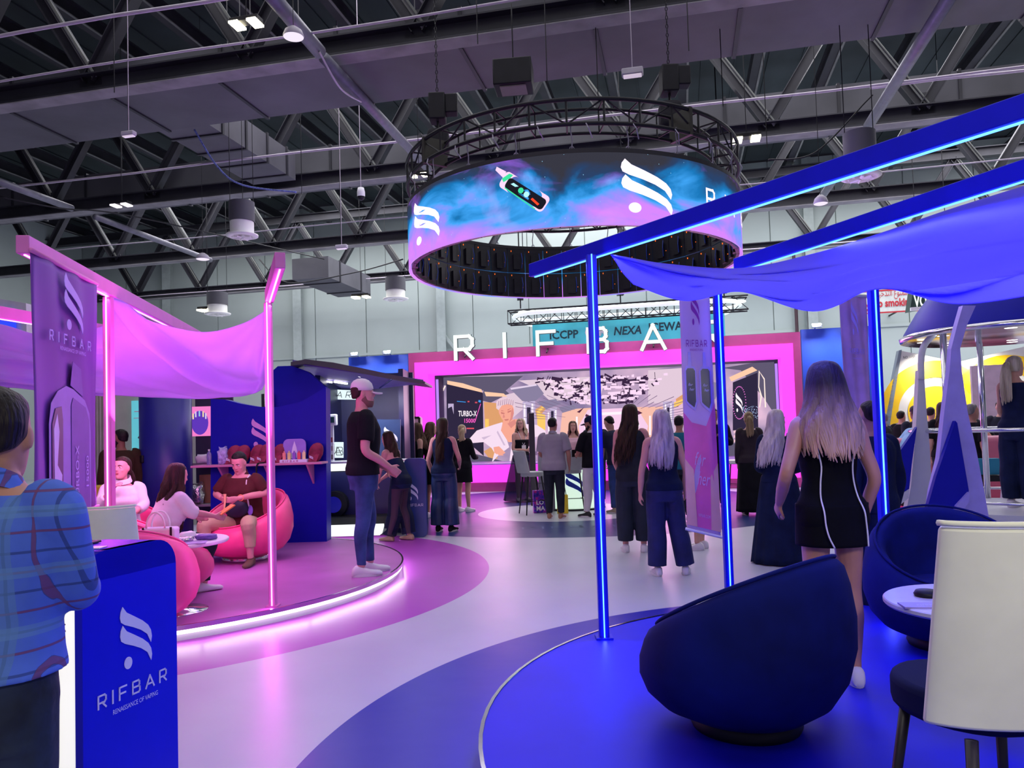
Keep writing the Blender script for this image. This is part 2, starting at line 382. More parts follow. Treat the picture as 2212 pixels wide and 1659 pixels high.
# rectangular ducts
def duct(lab, p0, p1, w, h, seams):
    t = thing('air_duct', lab, 'duct', p0)
    p0 = Vector(p0); p1 = Vector(p1); m = MB(); m.bar(p0, p1, w, h); m.build('duct_body', M_DUCT, t, world=True)
    for k in range(seams):
        q = p0.lerp(p1, (k+.5)/seams); d = (p1-p0).normalized()*.035; m = MB(); m.bar(q-d, q+d, w+.07, h+.07); m.build('seam_flange', M_STEEL, t, world=True)
    return t
duct('wide charcoal air duct running beside the broad-flanged roof truss', hp(13.75, -24, 8.75), hp(13.75, 24, 8.75), 1.7, .7, 20)
duct('dark air duct crossing behind the circular screen', hp(20.2, -24, 9.3), hp(20.2, 24, 9.3), 1.3, .8, 18)
b1 = hall(gnd(380, 260, 8.6))[1]
duct('short branch air duct leading away above the white diffuser', hp(14.6, b1+.2, 8.75), hp(18.4, b1+.2, 8.75), 1.25, .7, 4)
b2 = hall(gnd(1960, 200, 8.8))[1]
duct('branch air duct at the upper right of the view', hp(8.5, b2+.4, 9.0), hp(12.9, b2+.4, 9.0), 1.2, .7, 4)
b3 = hall(gnd(720, 590, 8.2))[1]
duct('dropped duct elbow before the pale rear wall', hp(26.5, b3, 8.0), hp(30.5, b3, 8.0), 1.5, .8, 2)
# pipes
M_PIPE = mat('grey_roof_pipe', (0.16, 0.16, 0.20), 0.45, .2, var=.15)
M_COND = mat('white_conduit', (0.50, 0.44, 0.52), 0.45, var=.1)
def pipe(lab, pa, pb, r, z, name='roof_pipe', m=M_PIPE):
    a = gnd(pa[0], pa[1], z); b = gnd(pb[0], pb[1], z); q = MB(); q.tube([a, b], r, 12)
    return tag(q.build(name, m, smooth=True), lab, 'pipe')
pipe('stout grey roof pipe dropping from the top edge beside the round lamp', (560, -40), (690, 112), .12, 8.1)
pipe('grey roof pipe pointing at the circular screen from the broad flange', (700, 125), (925, 365), .10, 8.05)
pipe('grey roof pipe with a lamp at its end, above the magenta canopy', (205, 468), (455, 562), .085, 7.9)
pipe('short grey roof pipe at the left edge of the hall', (-30, 382), (155, 450), .09, 7.9)
pipe('long bluish roof pipe falling from the upper right', (2085, -60), (1876, 272), .11, 8.0)
pipe('lower bluish roof pipe ending in a lamp behind the blue beam', (1862, 300), (1765, 440), .10, 7.9)
def conduit(lab, u, v, z, bl, br, r=.022):
    a, b = hall(gnd(u, v, z)); q = MB(); q.tube([hp(a, bl, z+.03*math.sin(i)) if 0 else hp(a, bl+(br-bl)*i/16, z+.02*math.sin(i*1.7)) for i in range(17)], r, 6)
    return tag(q.build('conduit', M_COND, smooth=True), lab, 'conduit')
conduit('pale conduit nearest the top left corner', 240, 37, 8.0, -16, 9, .028)
conduit('pale conduit just above the broad truss flange', 400, 112, 8.15, -18, 14, .02)
conduit('pale conduit crossing in front of the second truss', 480, 350, 8.2, -20, 17, .026)
conduit('pale conduit at right, behind the blue beams', 1900, 188, 8.3, 4, 24, .03)
conduit('thin pale conduit before the third truss', 500, 505, 8.2, -22, 20, .018)
conduit('thin pale conduit just before the rear wall', 700, 610, 8.2, -26, 24, .02)
# sprinkler and hanger wires, swagged cables
def wire(pts, r, lab, m=M_BLACKM, name='hanging_cable'):
    q = MB(); q.tube(smoothpath(pts, 8), r, 5); return tag(q.build(name, m, smooth=True), lab, 'cable')
wire([gnd(690, 112, 8.0), gnd(735, 190, 7.7), gnd(780, 220, 7.9)], .018, 'pale cable drooping from the stout grey roof pipe', M_COND)
wire([at(420, 280, 16), at(470, 360, 16), at(525, 400, 16), at(640, 415, 16)], .02, 'blue and white safety rope sagging under the duct', mat('rope', (.15, .2, .5), .7, var=.5, vscale=30))
wire([at(0, 425, 17), at(130, 450, 18), at(300, 470, 20), at(700, 560, 26)], .02, 'dark cable sagging above the magenta canopy')
wire([at(870, 560, 20), at(760, 590, 24), at(620, 610, 26), at(560, 560, 27)], .02, 'dark cable sagging before the pale wall at centre left')
wire([at(1660, 345, 14), at(1760, 330, 14), at(1870, 220, 14), at(1885, 205, 14)], .015, 'blue twisted cable strung at the upper right')
for i, (u, v0, v1, Y) in enumerate([(275, 205, 280, 13), (735, 425, 530, 19), (523, 400, 480, 17), (262, 380, 450, 19), (1030, 0, 95, 10.5), (1180, 40, 180, 12), (1655, 120, 320, 14), (1486, 0, 110, 11), (650, 330, 420, 17), (245, 60, 200, 12), (1560, 100, 230, 13), (1290, 60, 210, 12.6)]):
    q = MB(); wp = at(u+2, v1, Y); q.tube([wp, Vector((wp.x, wp.y, 12.62))], .008, 5); tag(q.build('hanger_wire', M_BLACKM), 'thin vertical hanger wire below the roof', 'wire', 'thin hanger wires')
# ceiling lights, diffusers
M_LAMP = glow('warm_lamp', (1.0, .93, .62), 14.0); M_LAMPD = glow('dim_lamp', (1.0, .9, 1.0), 1.6)
M_HOUS = mat('lamp_housing', (.45, .42, .48), .5, var=.05)
def floodlamp(u, v, Y, s, lab, lit=True):
    p = at(u, v, Y); t = thing('flood_lamp', lab, 'lamp', p, rz=-HA)
    m = MB(); m.box((0, 0, s*.35), (s*1.3, s*.5, s*.18)); m.tube([(0, 0, s*.4), (0, 0, 12.6-p.z)], .008, 6); m.build('housing', M_BLACKM, t, bevel=.01)
    for sx in (-1, 1):
        m = MB(); m.box((sx*s*.42, 0, s*.2), (s*.42, s*.7, s*.10)); m.build('lamp_panel', M_LAMP if lit else M_LAMPD, t)
    return t
floodlamp(532, 62, 11.5, .36, 'brightest twin-panel flood lamp, glowing warm at the top left')
floodlamp(262, 450, 18.5, .36, 'twin-panel flood lamp hanging above the magenta canopy', False)
floodlamp(905, 385, 15.8, .3, 'flood lamp shining behind the left rim of the circular truss')
floodlamp(1613, 310, 14.5, .4, 'warm flood lamp right beside the circular truss')
floodlamp(780, 648, 28, .5, 'small twin flood lamp before the rear wall')
floodlamp(448, 676, 27, .5, 'small flood lamp above the left canopy dip')
def batten(u, v, Y, s, lab):
    p = at(u, v, Y); t = thing('emergency_light', lab, 'lamp', p, rz=-HA)
    m = MB(); m.box((0, 0, 0), (s, s*.45, s*.32)); m.build('housing', M_HOUS, t, bevel=.02)
    m = MB(); m.box((0, 0, -s*.18), (s*.85, s*.34, s*.08)); m.build('diffuser', mat('frosted_diffuser', (.75, .7, .75), .3, emit=.5, ecol=(.9, .75, .85)), t, bevel=.01)
    m = MB(); m.tube([(0, 0, s*.16), (0, 0, 12.6-p.z)], .007, 5); m.build('cord', M_COND, t)
batten(278, 289, 13.0, .25, 'white box lamp hanging below the wide duct at left')
batten(1366, 156, 12.0, .34, 'white box lamp above the circular truss')
batten(738, 533, 19.0, .3, 'small white box lamp right of the white diffuser')
def dome(u, v, Y, r, lab, lit=.8):
    p = at(u, v, Y); t = thing('dome_lamp', lab, 'lamp', p)
    m = MB(); m.lathe([(0, -.02), (r*.7, -.015), (r*.95, .0)], seg=24); m.build('lens', glow('dome_lens', (.95, .85, 1), 1.0), t, smooth=True)
    m = MB(); m.lathe([(r*.95, 0), (r, .02), (r*.8, .10), (r*.3, .16), (0, .16)], seg=24); m.build('housing', M_HOUS, t, smooth=True)
    m = MB(); m.tube([(0, 0, .15), (0, 0, 12.6-p.z)], .006, 5); m.build('cord', M_BLACKM, t)
dome(634, 80, 11.5, .16, 'round dome lamp clipped under the stout grey pipe')
dome(438, 560, 19.5, .17, 'round dome lamp at the end of the grey pipe above the left canopy')
dome(1773, 440, 14.0, .13, 'round dome lamp at the end of the bluish pipe at right')
def diffuser(u, v, Y, r, lab, h=.34):
    p = at(u, v, Y); t = thing('swirl_diffuser', lab, 'vent', p); wm = mat('diffuser_white', (.85, .86, .80), .5, var=.05)
    m = MB(); m.lathe([(r*.74, .05), (r*.74, h)], seg=32); m.build('drum', wm, t, smooth=True)
    m = MB(); m.lathe([(0, .03), (r*.6, .03), (r*.75, -.01), (r, .02), (r, .05), (r*.7, .08)], seg=40); m.build('flange', wm, t, smooth=True)
    for k in range(8):
        a = 2*PI*k/8; m = MB(); m.bar((r*.12*math.cos(a), r*.12*math.sin(a), -.01), (r*.62*math.cos(a+.5), r*.62*math.sin(a+.5), -.02), .05, .02, up=(.5*math.cos(a+1.5), .5*math.sin(a+1.5), 1)); m.build('vane', wm, t)
    m = MB(); m.lathe([(r*.8, h), (r*.8, h+.45)], seg=24); m.build('duct_neck', M_DUCT, t, smooth=True)
    m = MB(); [m.tube([(x, 0, h+.4), (x, 0, 12.6-p.z)], .008, 5) for x in (-r*.75, r*.75)]; m.build('hanger_rod', M_BLACKM, t)
diffuser(523, 512, 17.0, .35, 'white swirl diffuser hanging at left, before the second truss')
diffuser(1860, 385, 13.0, .33, 'white swirl diffuser between the two blue beams')
diffuser(855, 648, 27.0, .45, 'white swirl diffuser close to the rear wall, left of the screen')
diffuser(470, 680, 27.0, .45, 'white swirl diffuser behind the dip of the magenta canopy')
# ceiling speaker box
t = thing('ceiling_speaker', 'black box with a square pale grille above the circular truss', 'speaker', at(1110, 190, 12.2), rz=-HA+.1)
m = MB(); m.box((0, 0, .18), (.62, .5, .42)); m.build('cabinet', M_BLACKM, t, bevel=.02)
m = MB(); m.box((0, 0, -.04), (.42, .34, .02)); m.build('grille', mat('speaker_grille', (.30, .26, .24), .6, var=.05), t)
m = MB(); m.tube([(0, 0, .38), (0, 0, 1.4)], .01, 6); m.build('cord', M_BLACKM, t)
# security camera
t = thing('security_camera', 'small white dome camera hung from a chain, left of the circular screen', 'camera', at(780, 425, 17))
m = MB(); m.lathe([(0, .22), (.07, .2), (.09, .1), (.09, 0)], seg=16); m.build('body', M_WHITE, t, smooth=True)
m = MB(); m.ball((0, 0, 0), .085, 14, 10); m.build('lens', M_BLACKM, t, smooth=True)
m = MB(); m.tube([(0, 0, .2), (0, 0, 12.6-at(780, 425, 17).z)], .008, 6); m.build('chain', M_COND, t)
# chain hoists above the ring
def hoist(u, v, Y, ztop, lab):
    p = at(u, v, Y); t = thing('chain_hoist', lab, 'hoist', p)
    m = MB(); m.box((0, 0, 0), (.26, .3, .42)); m.box((.22, 0, .05), (.2, .22, .3)); m.build('motor', M_BLACKM, t, bevel=.02)
    m = MB(); m.box((.0, 0, -.55), (.34, .3, .42)); m.build('chain_bag', mat('chain_bag_cloth', (.01, .01, .016), .8, var=.2, bump=.4, bscale=12), t, bevel=.08)
    ztop = 12.6; m = MB(); m.tube([(0, 0, -.1), (.0, 0, 5.98-p.z)], .02, 6); m.build('sling', M_BLACKM, t); m = MB(); n = int((ztop-p.z-.2)/.07)
    for k in range(n): m.tube([(0+.018*math.cos(q*PI/3)*(k % 2), .018*math.cos(q*PI/3)*((k+1) % 2), .24+k*.07+.035*math.sin(q*PI/3)) for q in range(6)], .007, 4, closed=True)
    m.build('chain', M_BLACKM, t)
hoist(945, 235, 11.9, 8.3, 'black chain hoist over the left side of the circular truss')
hoist(1445, 175, 11.7, 8.3, 'black chain hoist over the right side of the circular truss')

# ================================================================== CIRCULAR SCREEN
RC = at(1237, 560, 12.9); RC.z = 0; RR = 2.77; RT = math.radians(-1.2)
def led_material():
    m = bpy.data.materials.new('nebula_led_image'); m.use_nodes = True; nt = m.node_tree; nt.nodes.clear(); N = nt.nodes; L = nt.links
    tc = N.new('ShaderNodeTexCoord'); mp = N.new('ShaderNodeMapping'); mp.inputs['Scale'].default_value = (.6, .6, 1.1); mp.inputs['Location'].default_value = (3.1, .4, 1.2); L.new(tc.outputs['Object'], mp.inputs['Vector'])
    n1 = N.new('ShaderNodeTexNoise'); n1.inputs['Scale'].default_value = .9; n1.inputs['Detail'].default_value = 6; n1.inputs['Distortion'].default_value = 1.1; L.new(mp.outputs[0], n1.inputs['Vector'])
    n2 = N.new('ShaderNodeTexNoise'); n2.inputs['Scale'].default_value = 1.5; n2.inputs['Detail'].default_value = 5; n2.inputs['Distortion'].default_value = .7; L.new(mp.outputs[0], n2.inputs['Vector'])
    sx = N.new('ShaderNodeSeparateXYZ'); L.new(tc.outputs['Object'], sx.inputs[0])
    a = N.new('ShaderNodeMapRange'); a.inputs[1].default_value = 4.2; a.inputs[2].default_value = 5.3; a.inputs[3].default_value = .30; a.inputs[4].default_value = -.24; L.new(sx.outputs['Z'], a.inputs[0])
    ad = N.new('ShaderNodeMath'); ad.operation = 'ADD'; L.new(n1.outputs['Fac'], ad.inputs[0]); L.new(a.outputs[0], ad.inputs[1])
    c = N.new('ShaderNodeValToRGB'); L.new(ad.outputs[0], c.inputs[0]); e = c.color_ramp.elements
    e[0].position = .28; e[0].color = (.035, .035, .05, 1); e[1].position = .78; e[1].color = (.62, .22, .95, 1)
    for p, q in ((.40, (.02, .05, .13, 1)), (.50, (.01, .17, .45, 1)), (.58, (.05, .35, .85, 1)), (.66, (.30, .25, .95, 1))): x = e.new(p); x.color = q
    mx = N.new('ShaderNodeMixRGB'); mx.blend_type = 'SCREEN'; cc = N.new('ShaderNodeValToRGB'); L.new(n2.outputs['Fac'], cc.inputs[0]); f = cc.color_ramp.elements
    f[0].position = .53; f[0].color = (0, 0, 0, 1); f[1].position = .72; f[1].color = (.30, .08, .75, 1); L.new(c.outputs[0], mx.inputs[1]); L.new(cc.outputs[0], mx.inputs[2]); mx.inputs[0].default_value = .8
    vo = N.new('ShaderNodeTexVoronoi'); vo.inputs['Scale'].default_value = 9; L.new(tc.outputs['Object'], vo.inputs['Vector']); lt = N.new('ShaderNodeMath'); lt.operation = 'LESS_THAN'; lt.inputs[1].default_value = .045; L.new(vo.outputs['Distance'], lt.inputs[0])
    m2 = N.new('ShaderNodeMixRGB'); L.new(lt.outputs[0], m2.inputs[0]); L.new(mx.outputs[0], m2.inputs[1]); m2.inputs[2].default_value = (.3, .7, 1, 1)
    em = N.new('ShaderNodeEmission'); em.inputs[1].default_value = 1.15; L.new(m2.outputs[0], em.inputs[0]); o = N.new('ShaderNodeOutputMaterial'); L.new(em.outputs[0], o.inputs[0]); return m
Z0, Z1 = 4.25, 5.24
ring = thing('circular_led_screen', 'large hanging cylindrical screen showing clouds, white swoosh marks and a device', 'screen', (RC.x, RC.y, 0)); ring.rotation_euler = (0, 0, 0)
def cyl(s, z, off=0.0):   # s: metres along the rim measured from the point nearest the camera, to the right
    t = s/RR-PI/2+math.atan2(RC.x, RC.y)*-1; return Vector(((RR+off)*math.cos(t), (RR+off)*math.sin(t), z))
m = MB(); m.lathe([(RR, Z0), (RR, Z1)], seg=128); m.build('screen_face', led_material(), ring, smooth=True)
m = MB(); m.lathe([(RR+.004, Z1), (RR+.004, Z1+.06), (RR-.1, Z1+.06), (RR-.1, Z1)], seg=96); m.build('top_rim', mat('matt_black_rim', (.02, .02, .024), .6), ring)
m = MB(); m.lathe([(RR+.003, Z0-.003), (RR-.006, Z0-.004)], seg=96); m.build('bottom_light_edge', glow('rim_glow', (.75, .35, 1), 1.1), ring)
NS = 44; mcab = mat('cabinet_black', (.010, .010, .016), .45, var=.3, vscale=8); mred = glow('status_led', (1.0, .16, .02), 1.6); mblu = mat('data_cable', (.02, .08, .5), .4)
for k in range(NS):
    a = 2*PI*(k+.5)/NS; ca, sa = math.cos(a), math.sin(a); w_ = 2*PI*RR/NS*.93; m = MB(); R1 = RR-.055
    def L_(x, dr, z): r = R1-dr; return Vector((r*ca-x*sa, r*sa+x*ca, z))
    for zc in (Z0+.25, Z0+.745):
        m.m(0).add([L_(x, d, zc+h) for x in (-w_/2, w_/2) for d in (0, .05) for h in (-.24, .24)], [(0, 1, 3, 2), (4, 6, 7, 5), (0, 4, 5, 1), (2, 3, 7, 6), (0, 2, 6, 4), (1, 5, 7, 3)])
        m.add([L_(x, d, zc+h) for x in (-w_/5, w_/5) for d in (.05, .09) for h in (-.18, .12)], [(0, 1, 3, 2), (4, 6, 7, 5), (0, 4, 5, 1), (2, 3, 7, 6), (0, 2, 6, 4), (1, 5, 7, 3)])
        m.m(2).tube([L_(-w_/4, .10, zc-.16), L_(-w_/4-.01, .13, zc), L_(-w_/4, .10, zc+.15)], .007, 5)
        m.m(1).box(L_(w_*.3, .056, zc+.19), (.012, .012, .025)); m.box(L_(-w_*.34, .056, zc-.05), (.01, .01, .01))
    m.build('screen_cabinet', [mcab, mred, mblu], ring)
    if k % 2 == 0:
        m = MB(); q = [L_(0, 0, Z1+.06), L_(.01, 0, Z1+.2), L_(-.01, 0, Z1+.34), L_(0, .0, Z1+.46)]; m.tube(q, .009, 5)
        m.tube([L_(.03*math.cos(j*PI/4), 0, Z1+.08+.03*math.sin(j*PI/4)) for j in range(8)], .007, 4, closed=True); m.build('hanging_strap', mat('strap_steel', (.32, .30, .38), .4, .5), ring)
lm = glow('screen_white', (1, .86, 1), 1.25)
sc = RR
def s_of(u, v=400):      # arc position for a photograph column
    best = None
    for i in range(-300, 301):
        s = i/300*RR*1.5; p = cyl(s, 4.7)+Vector((RC.x, RC.y, 0)); q = p-Vector((0, 0, CH)); dz = sum(a*b for a, b in zip(q, _f0)); uu = 1106+F*sum(a*b for a, b in zip(q, _R))/dz
        if best is None or abs(uu-u) < best[0]: best = (abs(uu-u), s)
    return best[1]
m = MB(); sA, sB = s_of(1343), s_of(1451); add_logo(m, cyl, sA, 4.42, sB-sA, .70, .006, .003); m.build('swoosh_logo', lm, ring)
m = MB(); sA, sB = s_of(896), s_of(950); add_logo(m, cyl, sA, 4.42, sB-sA, .66, .006, .003); m.build('swoosh_logo', lm, ring)
m = MB(); sA = s_of(1527); add_rifbar(m, cyl, sA, 4.66, 2.6, .23, .035, .006, .003); m.build('lettering', lm, ring)
# device picture: tilted vape
s0 = s_of(1075); s1 = s_of(1185); cx, cz = (s0+s1)/2, 4.78; ang = -math.radians(37); Ld = .82
def dv(x, y, q=0): return cyl(cx+x*math.cos(ang)-y*math.sin(ang), cz+x*math.sin(ang)+y*math.cos(ang), q)
m = MB(); m.prism(round_rect(-.36, -.11, .40, .13, .06), dv, .006, .002); m.prism([(-.36, .02), (-.52, .05), (-.53, .10), (-.36, .11)], dv, .006, .002); m.build('device_shell', glow('screen_pink', (1, .66, .9), 1.1), ring)
m = MB(); m.prism(round_rect(-.27, -.085, .38, .075, .05), dv, .009, .002); m.build('device_front', glow('screen_black', (.012, .012, .02), 1), ring)
m = MB(); m.prism([(-.36, .0), (-.30, .11), (-.24, .12), (-.25, .07), (-.31, -.03)], dv, .013, .002)
m.prism([(-.02+.04*math.cos(t), .0+.04*math.sin(t)) for t in [i*PI/6 for i in range(12)]], dv, .013, .002); m.prism([(-.25, -.09), (.3, -.115), (.3, -.10), (-.25, -.075)], dv, .013, .002); m.build('green_lights', glow('screen_green', (.05, .75, .35), 1.1), ring)
m = MB(); m.prism([(.08+.04*math.cos(t), -.005+.04*math.sin(t)) for t in [i*PI/6 for i in range(12)]], dv, .014, .002); m.prism([(-.2, .0), (-.12, .0), (-.08, .03), (-.17, .035)], dv, .014, .002); m.build('cyan_lights', glow('screen_cyan', (.45, .9, 1), 1.1), ring)
m = MB(); m.prism([(.17, -.03), (.30, -.05), (.31, -.02), (.18, 0)], dv, .014, .002); m.build('red_light', glow('screen_red', (1, .06, .02), 1.3), ring)
# circular truss above the screen
ct_ = thing('circular_truss', 'black circular lighting truss that carries the cylindrical screen', 'truss', (RC.x, RC.y, 0))
def cring(r, z, rad=.026):
    m = MB(); m.tube([(r*math.cos(2*PI*k/96), r*math.sin(2*PI*k/96), z) for k in range(96)], rad, 8, closed=True); m.build('ring_tube', M_BLACKM, ct_, smooth=True)
TZ0, TZ1 = 5.64, 5.98
cring(2.76, TZ0, .03); cring(2.76, TZ1, .03); cring(2.42, TZ0, .024); cring(2.42, TZ1, .024)
for k in range(34):
    a = 2*PI*k/34; b = 2*PI*(k+1)/34; C = lambda r, t, z: (r*math.cos(t), r*math.sin(t), z)
    m = MB(); m.tube([C(2.76, a, TZ0), C(2.76, a, TZ1)], .016, 6); m.tube([C(2.42, a, TZ0), C(2.76, a, TZ0)], .013, 6); m.tube([C(2.42, a, TZ1), C(2.76, a, TZ1)], .013, 6); m.tube([C(2.42, a, TZ0), C(2.42, a, TZ1)], .012, 6)
    m.tube([C(2.76, a, TZ0 if k % 2 else TZ1), C(2.76, b, TZ1 if k % 2 else TZ0)], .013, 6); m.build('truss_bay', M_BLACKM, ct_)
for k in range(4):
    a = 2*PI*(k+.37)/4; m = MB(); m.box((2.59*math.cos(a), 2.59*math.sin(a), 5.81), (.4, .06, .40), a); m.build('joint_frame', mat('joint_olive', (.035, .035, .025), .5), ct_)
for k in range(12):
    a = -PI*.05-PI*k*.9/12; m = MB(); m.tube([(2.78*math.cos(a), 2.78*math.sin(a), TZ0), (2.82*math.cos(a+.01), 2.82*math.sin(a+.01), TZ0-.08), (2.76*math.cos(a+.03), 2.76*math.sin(a+.03), TZ0-.2)], .009, 5); m.build('steel_clip', mat('strap_steel', 0), ct_)
for s_ in (1, -1):   # light thrown by the screen
    pass
for k in range(8):
    a = 2*PI*k/8+.2; d = Vector((math.cos(a), math.sin(a), 0)); p = RC+d*(RR+.06)+Vector((0, 0, 4.75)); area('screen_spill', p, p+d, 1.9, .9, 40, (.5, .32, 1.0))

# steel columns on the rear wall
for i, u in enumerate((948, 640, 1745, 360)):
    b = b_at(u, WA-.35); q = MB(); q.ibeam(hp(WA-.35, b, 0), hp(WA-.35, b, 12.5), .4, .3, .03)
    if i == 0: q.bar(hp(WA-.3, b, 6.2), hp(WA-.3, b+3.2, 2.0), .12, .12)
    struct(q.build('trim_%d' % (i+1), mat('column_grey_green', (.34, .40, .38), .6, var=.08)))
q = MB(); b = b_at(1712, WA-.3)
for db in (0, .5): q.tube([hp(WA-.3, b+db, 0), hp(WA-.3, b+db, 9)], .07, 8)
tag(q.build('wall_pipe', mat('rust_pipe', (.06, .03, .04), .6)), 'dark pair of vertical pipes on the rear wall right of the stage', 'pipe')
# ================================================================== HELPERS FOR PLACING
def pl(u, v, a):      # point seen at (u,v) on the plane at hall distance a
    d = Vector(ray(u, v)); k = a/(d.x*AX.x+d.y*AX.y); return Vector((0, 0, CH))+d*k
def plmap(a): return lambda x, y, q=0: pl(x, y, a-q)
def slab(mb, pix, a, t):   # closed plate: outline given at the front plane, real thickness t going back
    P = [pl(u, v, a) for u, v in pix]; n = len(P); tri = tessellate_polygon([[Vector((hall(p)[1], p.z, 0)) for p in P]])
    Q = [p+AX*t for p in P]; mb.add(P+Q, [tuple(t_) for t_ in tri]+[tuple(i+n for i in reversed(t_)) for t_ in tri]+[(i, (i+1) % n, n+(i+1) % n, n+i) for i in range(n)])
def ypl(u, v, Y): return at(u, v, Y)
def yslab(mb, pix, Y, t):
    P = [at(u, v, Y) for u, v in pix]; n = len(P); tri = tessellate_polygon([[Vector((p.x, p.z, 0)) for p in P]])
    Q = [p+Vector((0, t, 0)) for p in P]; mb.add(P+Q, [tuple(t_) for t_ in tri]+[tuple(i+n for i in reversed(t_)) for t_ in tri]+[(i, (i+1) % n, n+(i+1) % n, n+i) for i in range(n)])
# ================================================================== LOUNGE FRAMES
M_PINKF = mat('pink_frame_laminate', (0.80, 0.20, 0.62), 0.5, var=.05)
M_BLUEF = mat('blue_frame_laminate', (0.006, 0.008, 0.66), 0.45, var=.06, spec=.3)
def post(lab, base, top, w, body, led, lightcol, power, face=(0, -1, 0), group=None):
    base = Vector(base); top = Vector(top); t = thing('lounge_post', lab, 'post', base, group=group)
    f = Vector(face).normalized(); m = MB(); m.bar(base, top, w, w); pb = m.build('post_body', body, t, world=True, bevel=.006)
    o = f*(w/2+.003); m = MB(); m.bar(base+o, top+o, .008, .012, up=f); m.build('led_line', led, pb, world=True)
    m = MB(); m.box(base+Vector((0, 0, .006)), (w*1.7, w*1.7, .012)); m.build('foot_plate', body, t, world=True)
    strip('post_led_light', base+f*(w/2+.02), top+f*(w/2+.02), f, power, lightcol, .02); return t
def beam(lab, p0, p1, w, h, body, led, lightcol, power, down=True):
    p0 = Vector(p0); p1 = Vector(p1); t = thing('lounge_beam', lab, 'beam', p0)
    m = MB(); m.bar(p0, p1, w, h); pb = m.build('beam_body', body, t, world=True, bevel=.006)
    o = Vector((0, 0, -h/2-.004)); d = (p1-p0).normalized(); m = MB(); m.bar(p0+o+d*.03, p1+o-d*.03, .012, .008); m.build('led_line', led, pb, world=True)
    strip('beam_led_light', p0+o*1.4, p1+o*1.4, (0, 0, -1), power, lightcol, .02); return t
# right: blue
z_ = 2.74
P1b = gnd(1305, 1378, .12); P1t = Vector((P1b.x, P1b.y, z_-.05))
post('blue square lounge post nearest the camera, rising at the left end of the longest beam', P1b, P1t, .066, M_BLUEF, M_LEDB, BLU, 12)
p2 = gnd(1577, 1308, .12); post('blue lounge post directly behind the dark tub armchair, carrying the second beam', p2, (p2.x, p2.y, z_-.05), .062, M_BLUEF, M_LEDB, BLU, 12)
p3 = Vector((at(1911, 1150, 5.4).x, 5.4, .12)); post('blue lounge post immediately right of the woman in the short black dress', p3, (p3.x, p3.y, z_-.05), .062, M_BLUEF, M_LEDB, BLU, 12)
beam('long blue beam with thin light line crossing in front of the circular screen', gnd(1150, 585, z_), gnd(2330, 195, z_), .07, .10, M_BLUEF, M_LEDB, BLU, 22)
beam('second blue beam, directly over the fabric canopy', gnd(1592, 573, z_), gnd(2330, 330, z_), .07, .10, M_BLUEF, M_LEDB, BLU, 22)
# left: magenta
P4 = gnd(592, 1312, .12)+Vector((-.02, .04, 0)); post('magenta lounge post standing alone at the platform rim', P4, (P4.x, P4.y, 2.66), .058, M_PINKF, M_LEDM, MAG, 8)
p5 = Vector((at(237, 1000, 5.95).x, 5.95, .12)); post('magenta lounge post beside the hanging purple banner', p5, (p5.x, p5.y, 2.66), .062, M_PINKF, M_LEDM, MAG, 14)
bA, bB = gnd(48, 527, 2.72), gnd(430, 728, 2.72)
beam('magenta beam that carries the purple banner', bA, bB, .075, .11, M_PINKF, M_LEDM, MAG, 14)
beam('short magenta beam jutting toward the camera from the lone post', gnd(605, 562, 2.72), Vector((P4.x, P4.y+.035, 2.72)), .07, .11, M_PINKF, M_LEDM, MAG, 7)
beam('magenta beam at the left edge behind the purple banner', gnd(-120, 655, 2.62), gnd(235, 715, 2.62), .07, .10, M_PINKF, M_LEDM, MAG, 8)
# added uplights without fixtures, boosting the strips' light on the canopies
strip('added_canopy_wash', at(250, 895, 5.9), at(560, 895, 6.1), (0, .75, 1), 20, (1, .16, .85), .3)
strip('added_canopy_wash', at(-40, 895, 6.4), at(220, 895, 6.4), (0, .75, 1), 12, MAG, .3)
strip('added_canopy_wash', at(1400, 760, 4.9), at(2200, 760, 3.6), (0, .1, 1), 20, BLU, .3)
strip('added_deck_wash', (-4.4, 6.6, 1.86), (-2.4, 7.9, 1.86), (0, .35, -1), 34, (1, .38, .80), .4)  # added lights in mid-air brightening the decks and sitters, no lamp there
strip('added_deck_wash', (1.0, 4.4, 2.15), (3.4, 2.6, 2.15), (0, 0, -1), 20, (.05, .07, 1), .4)
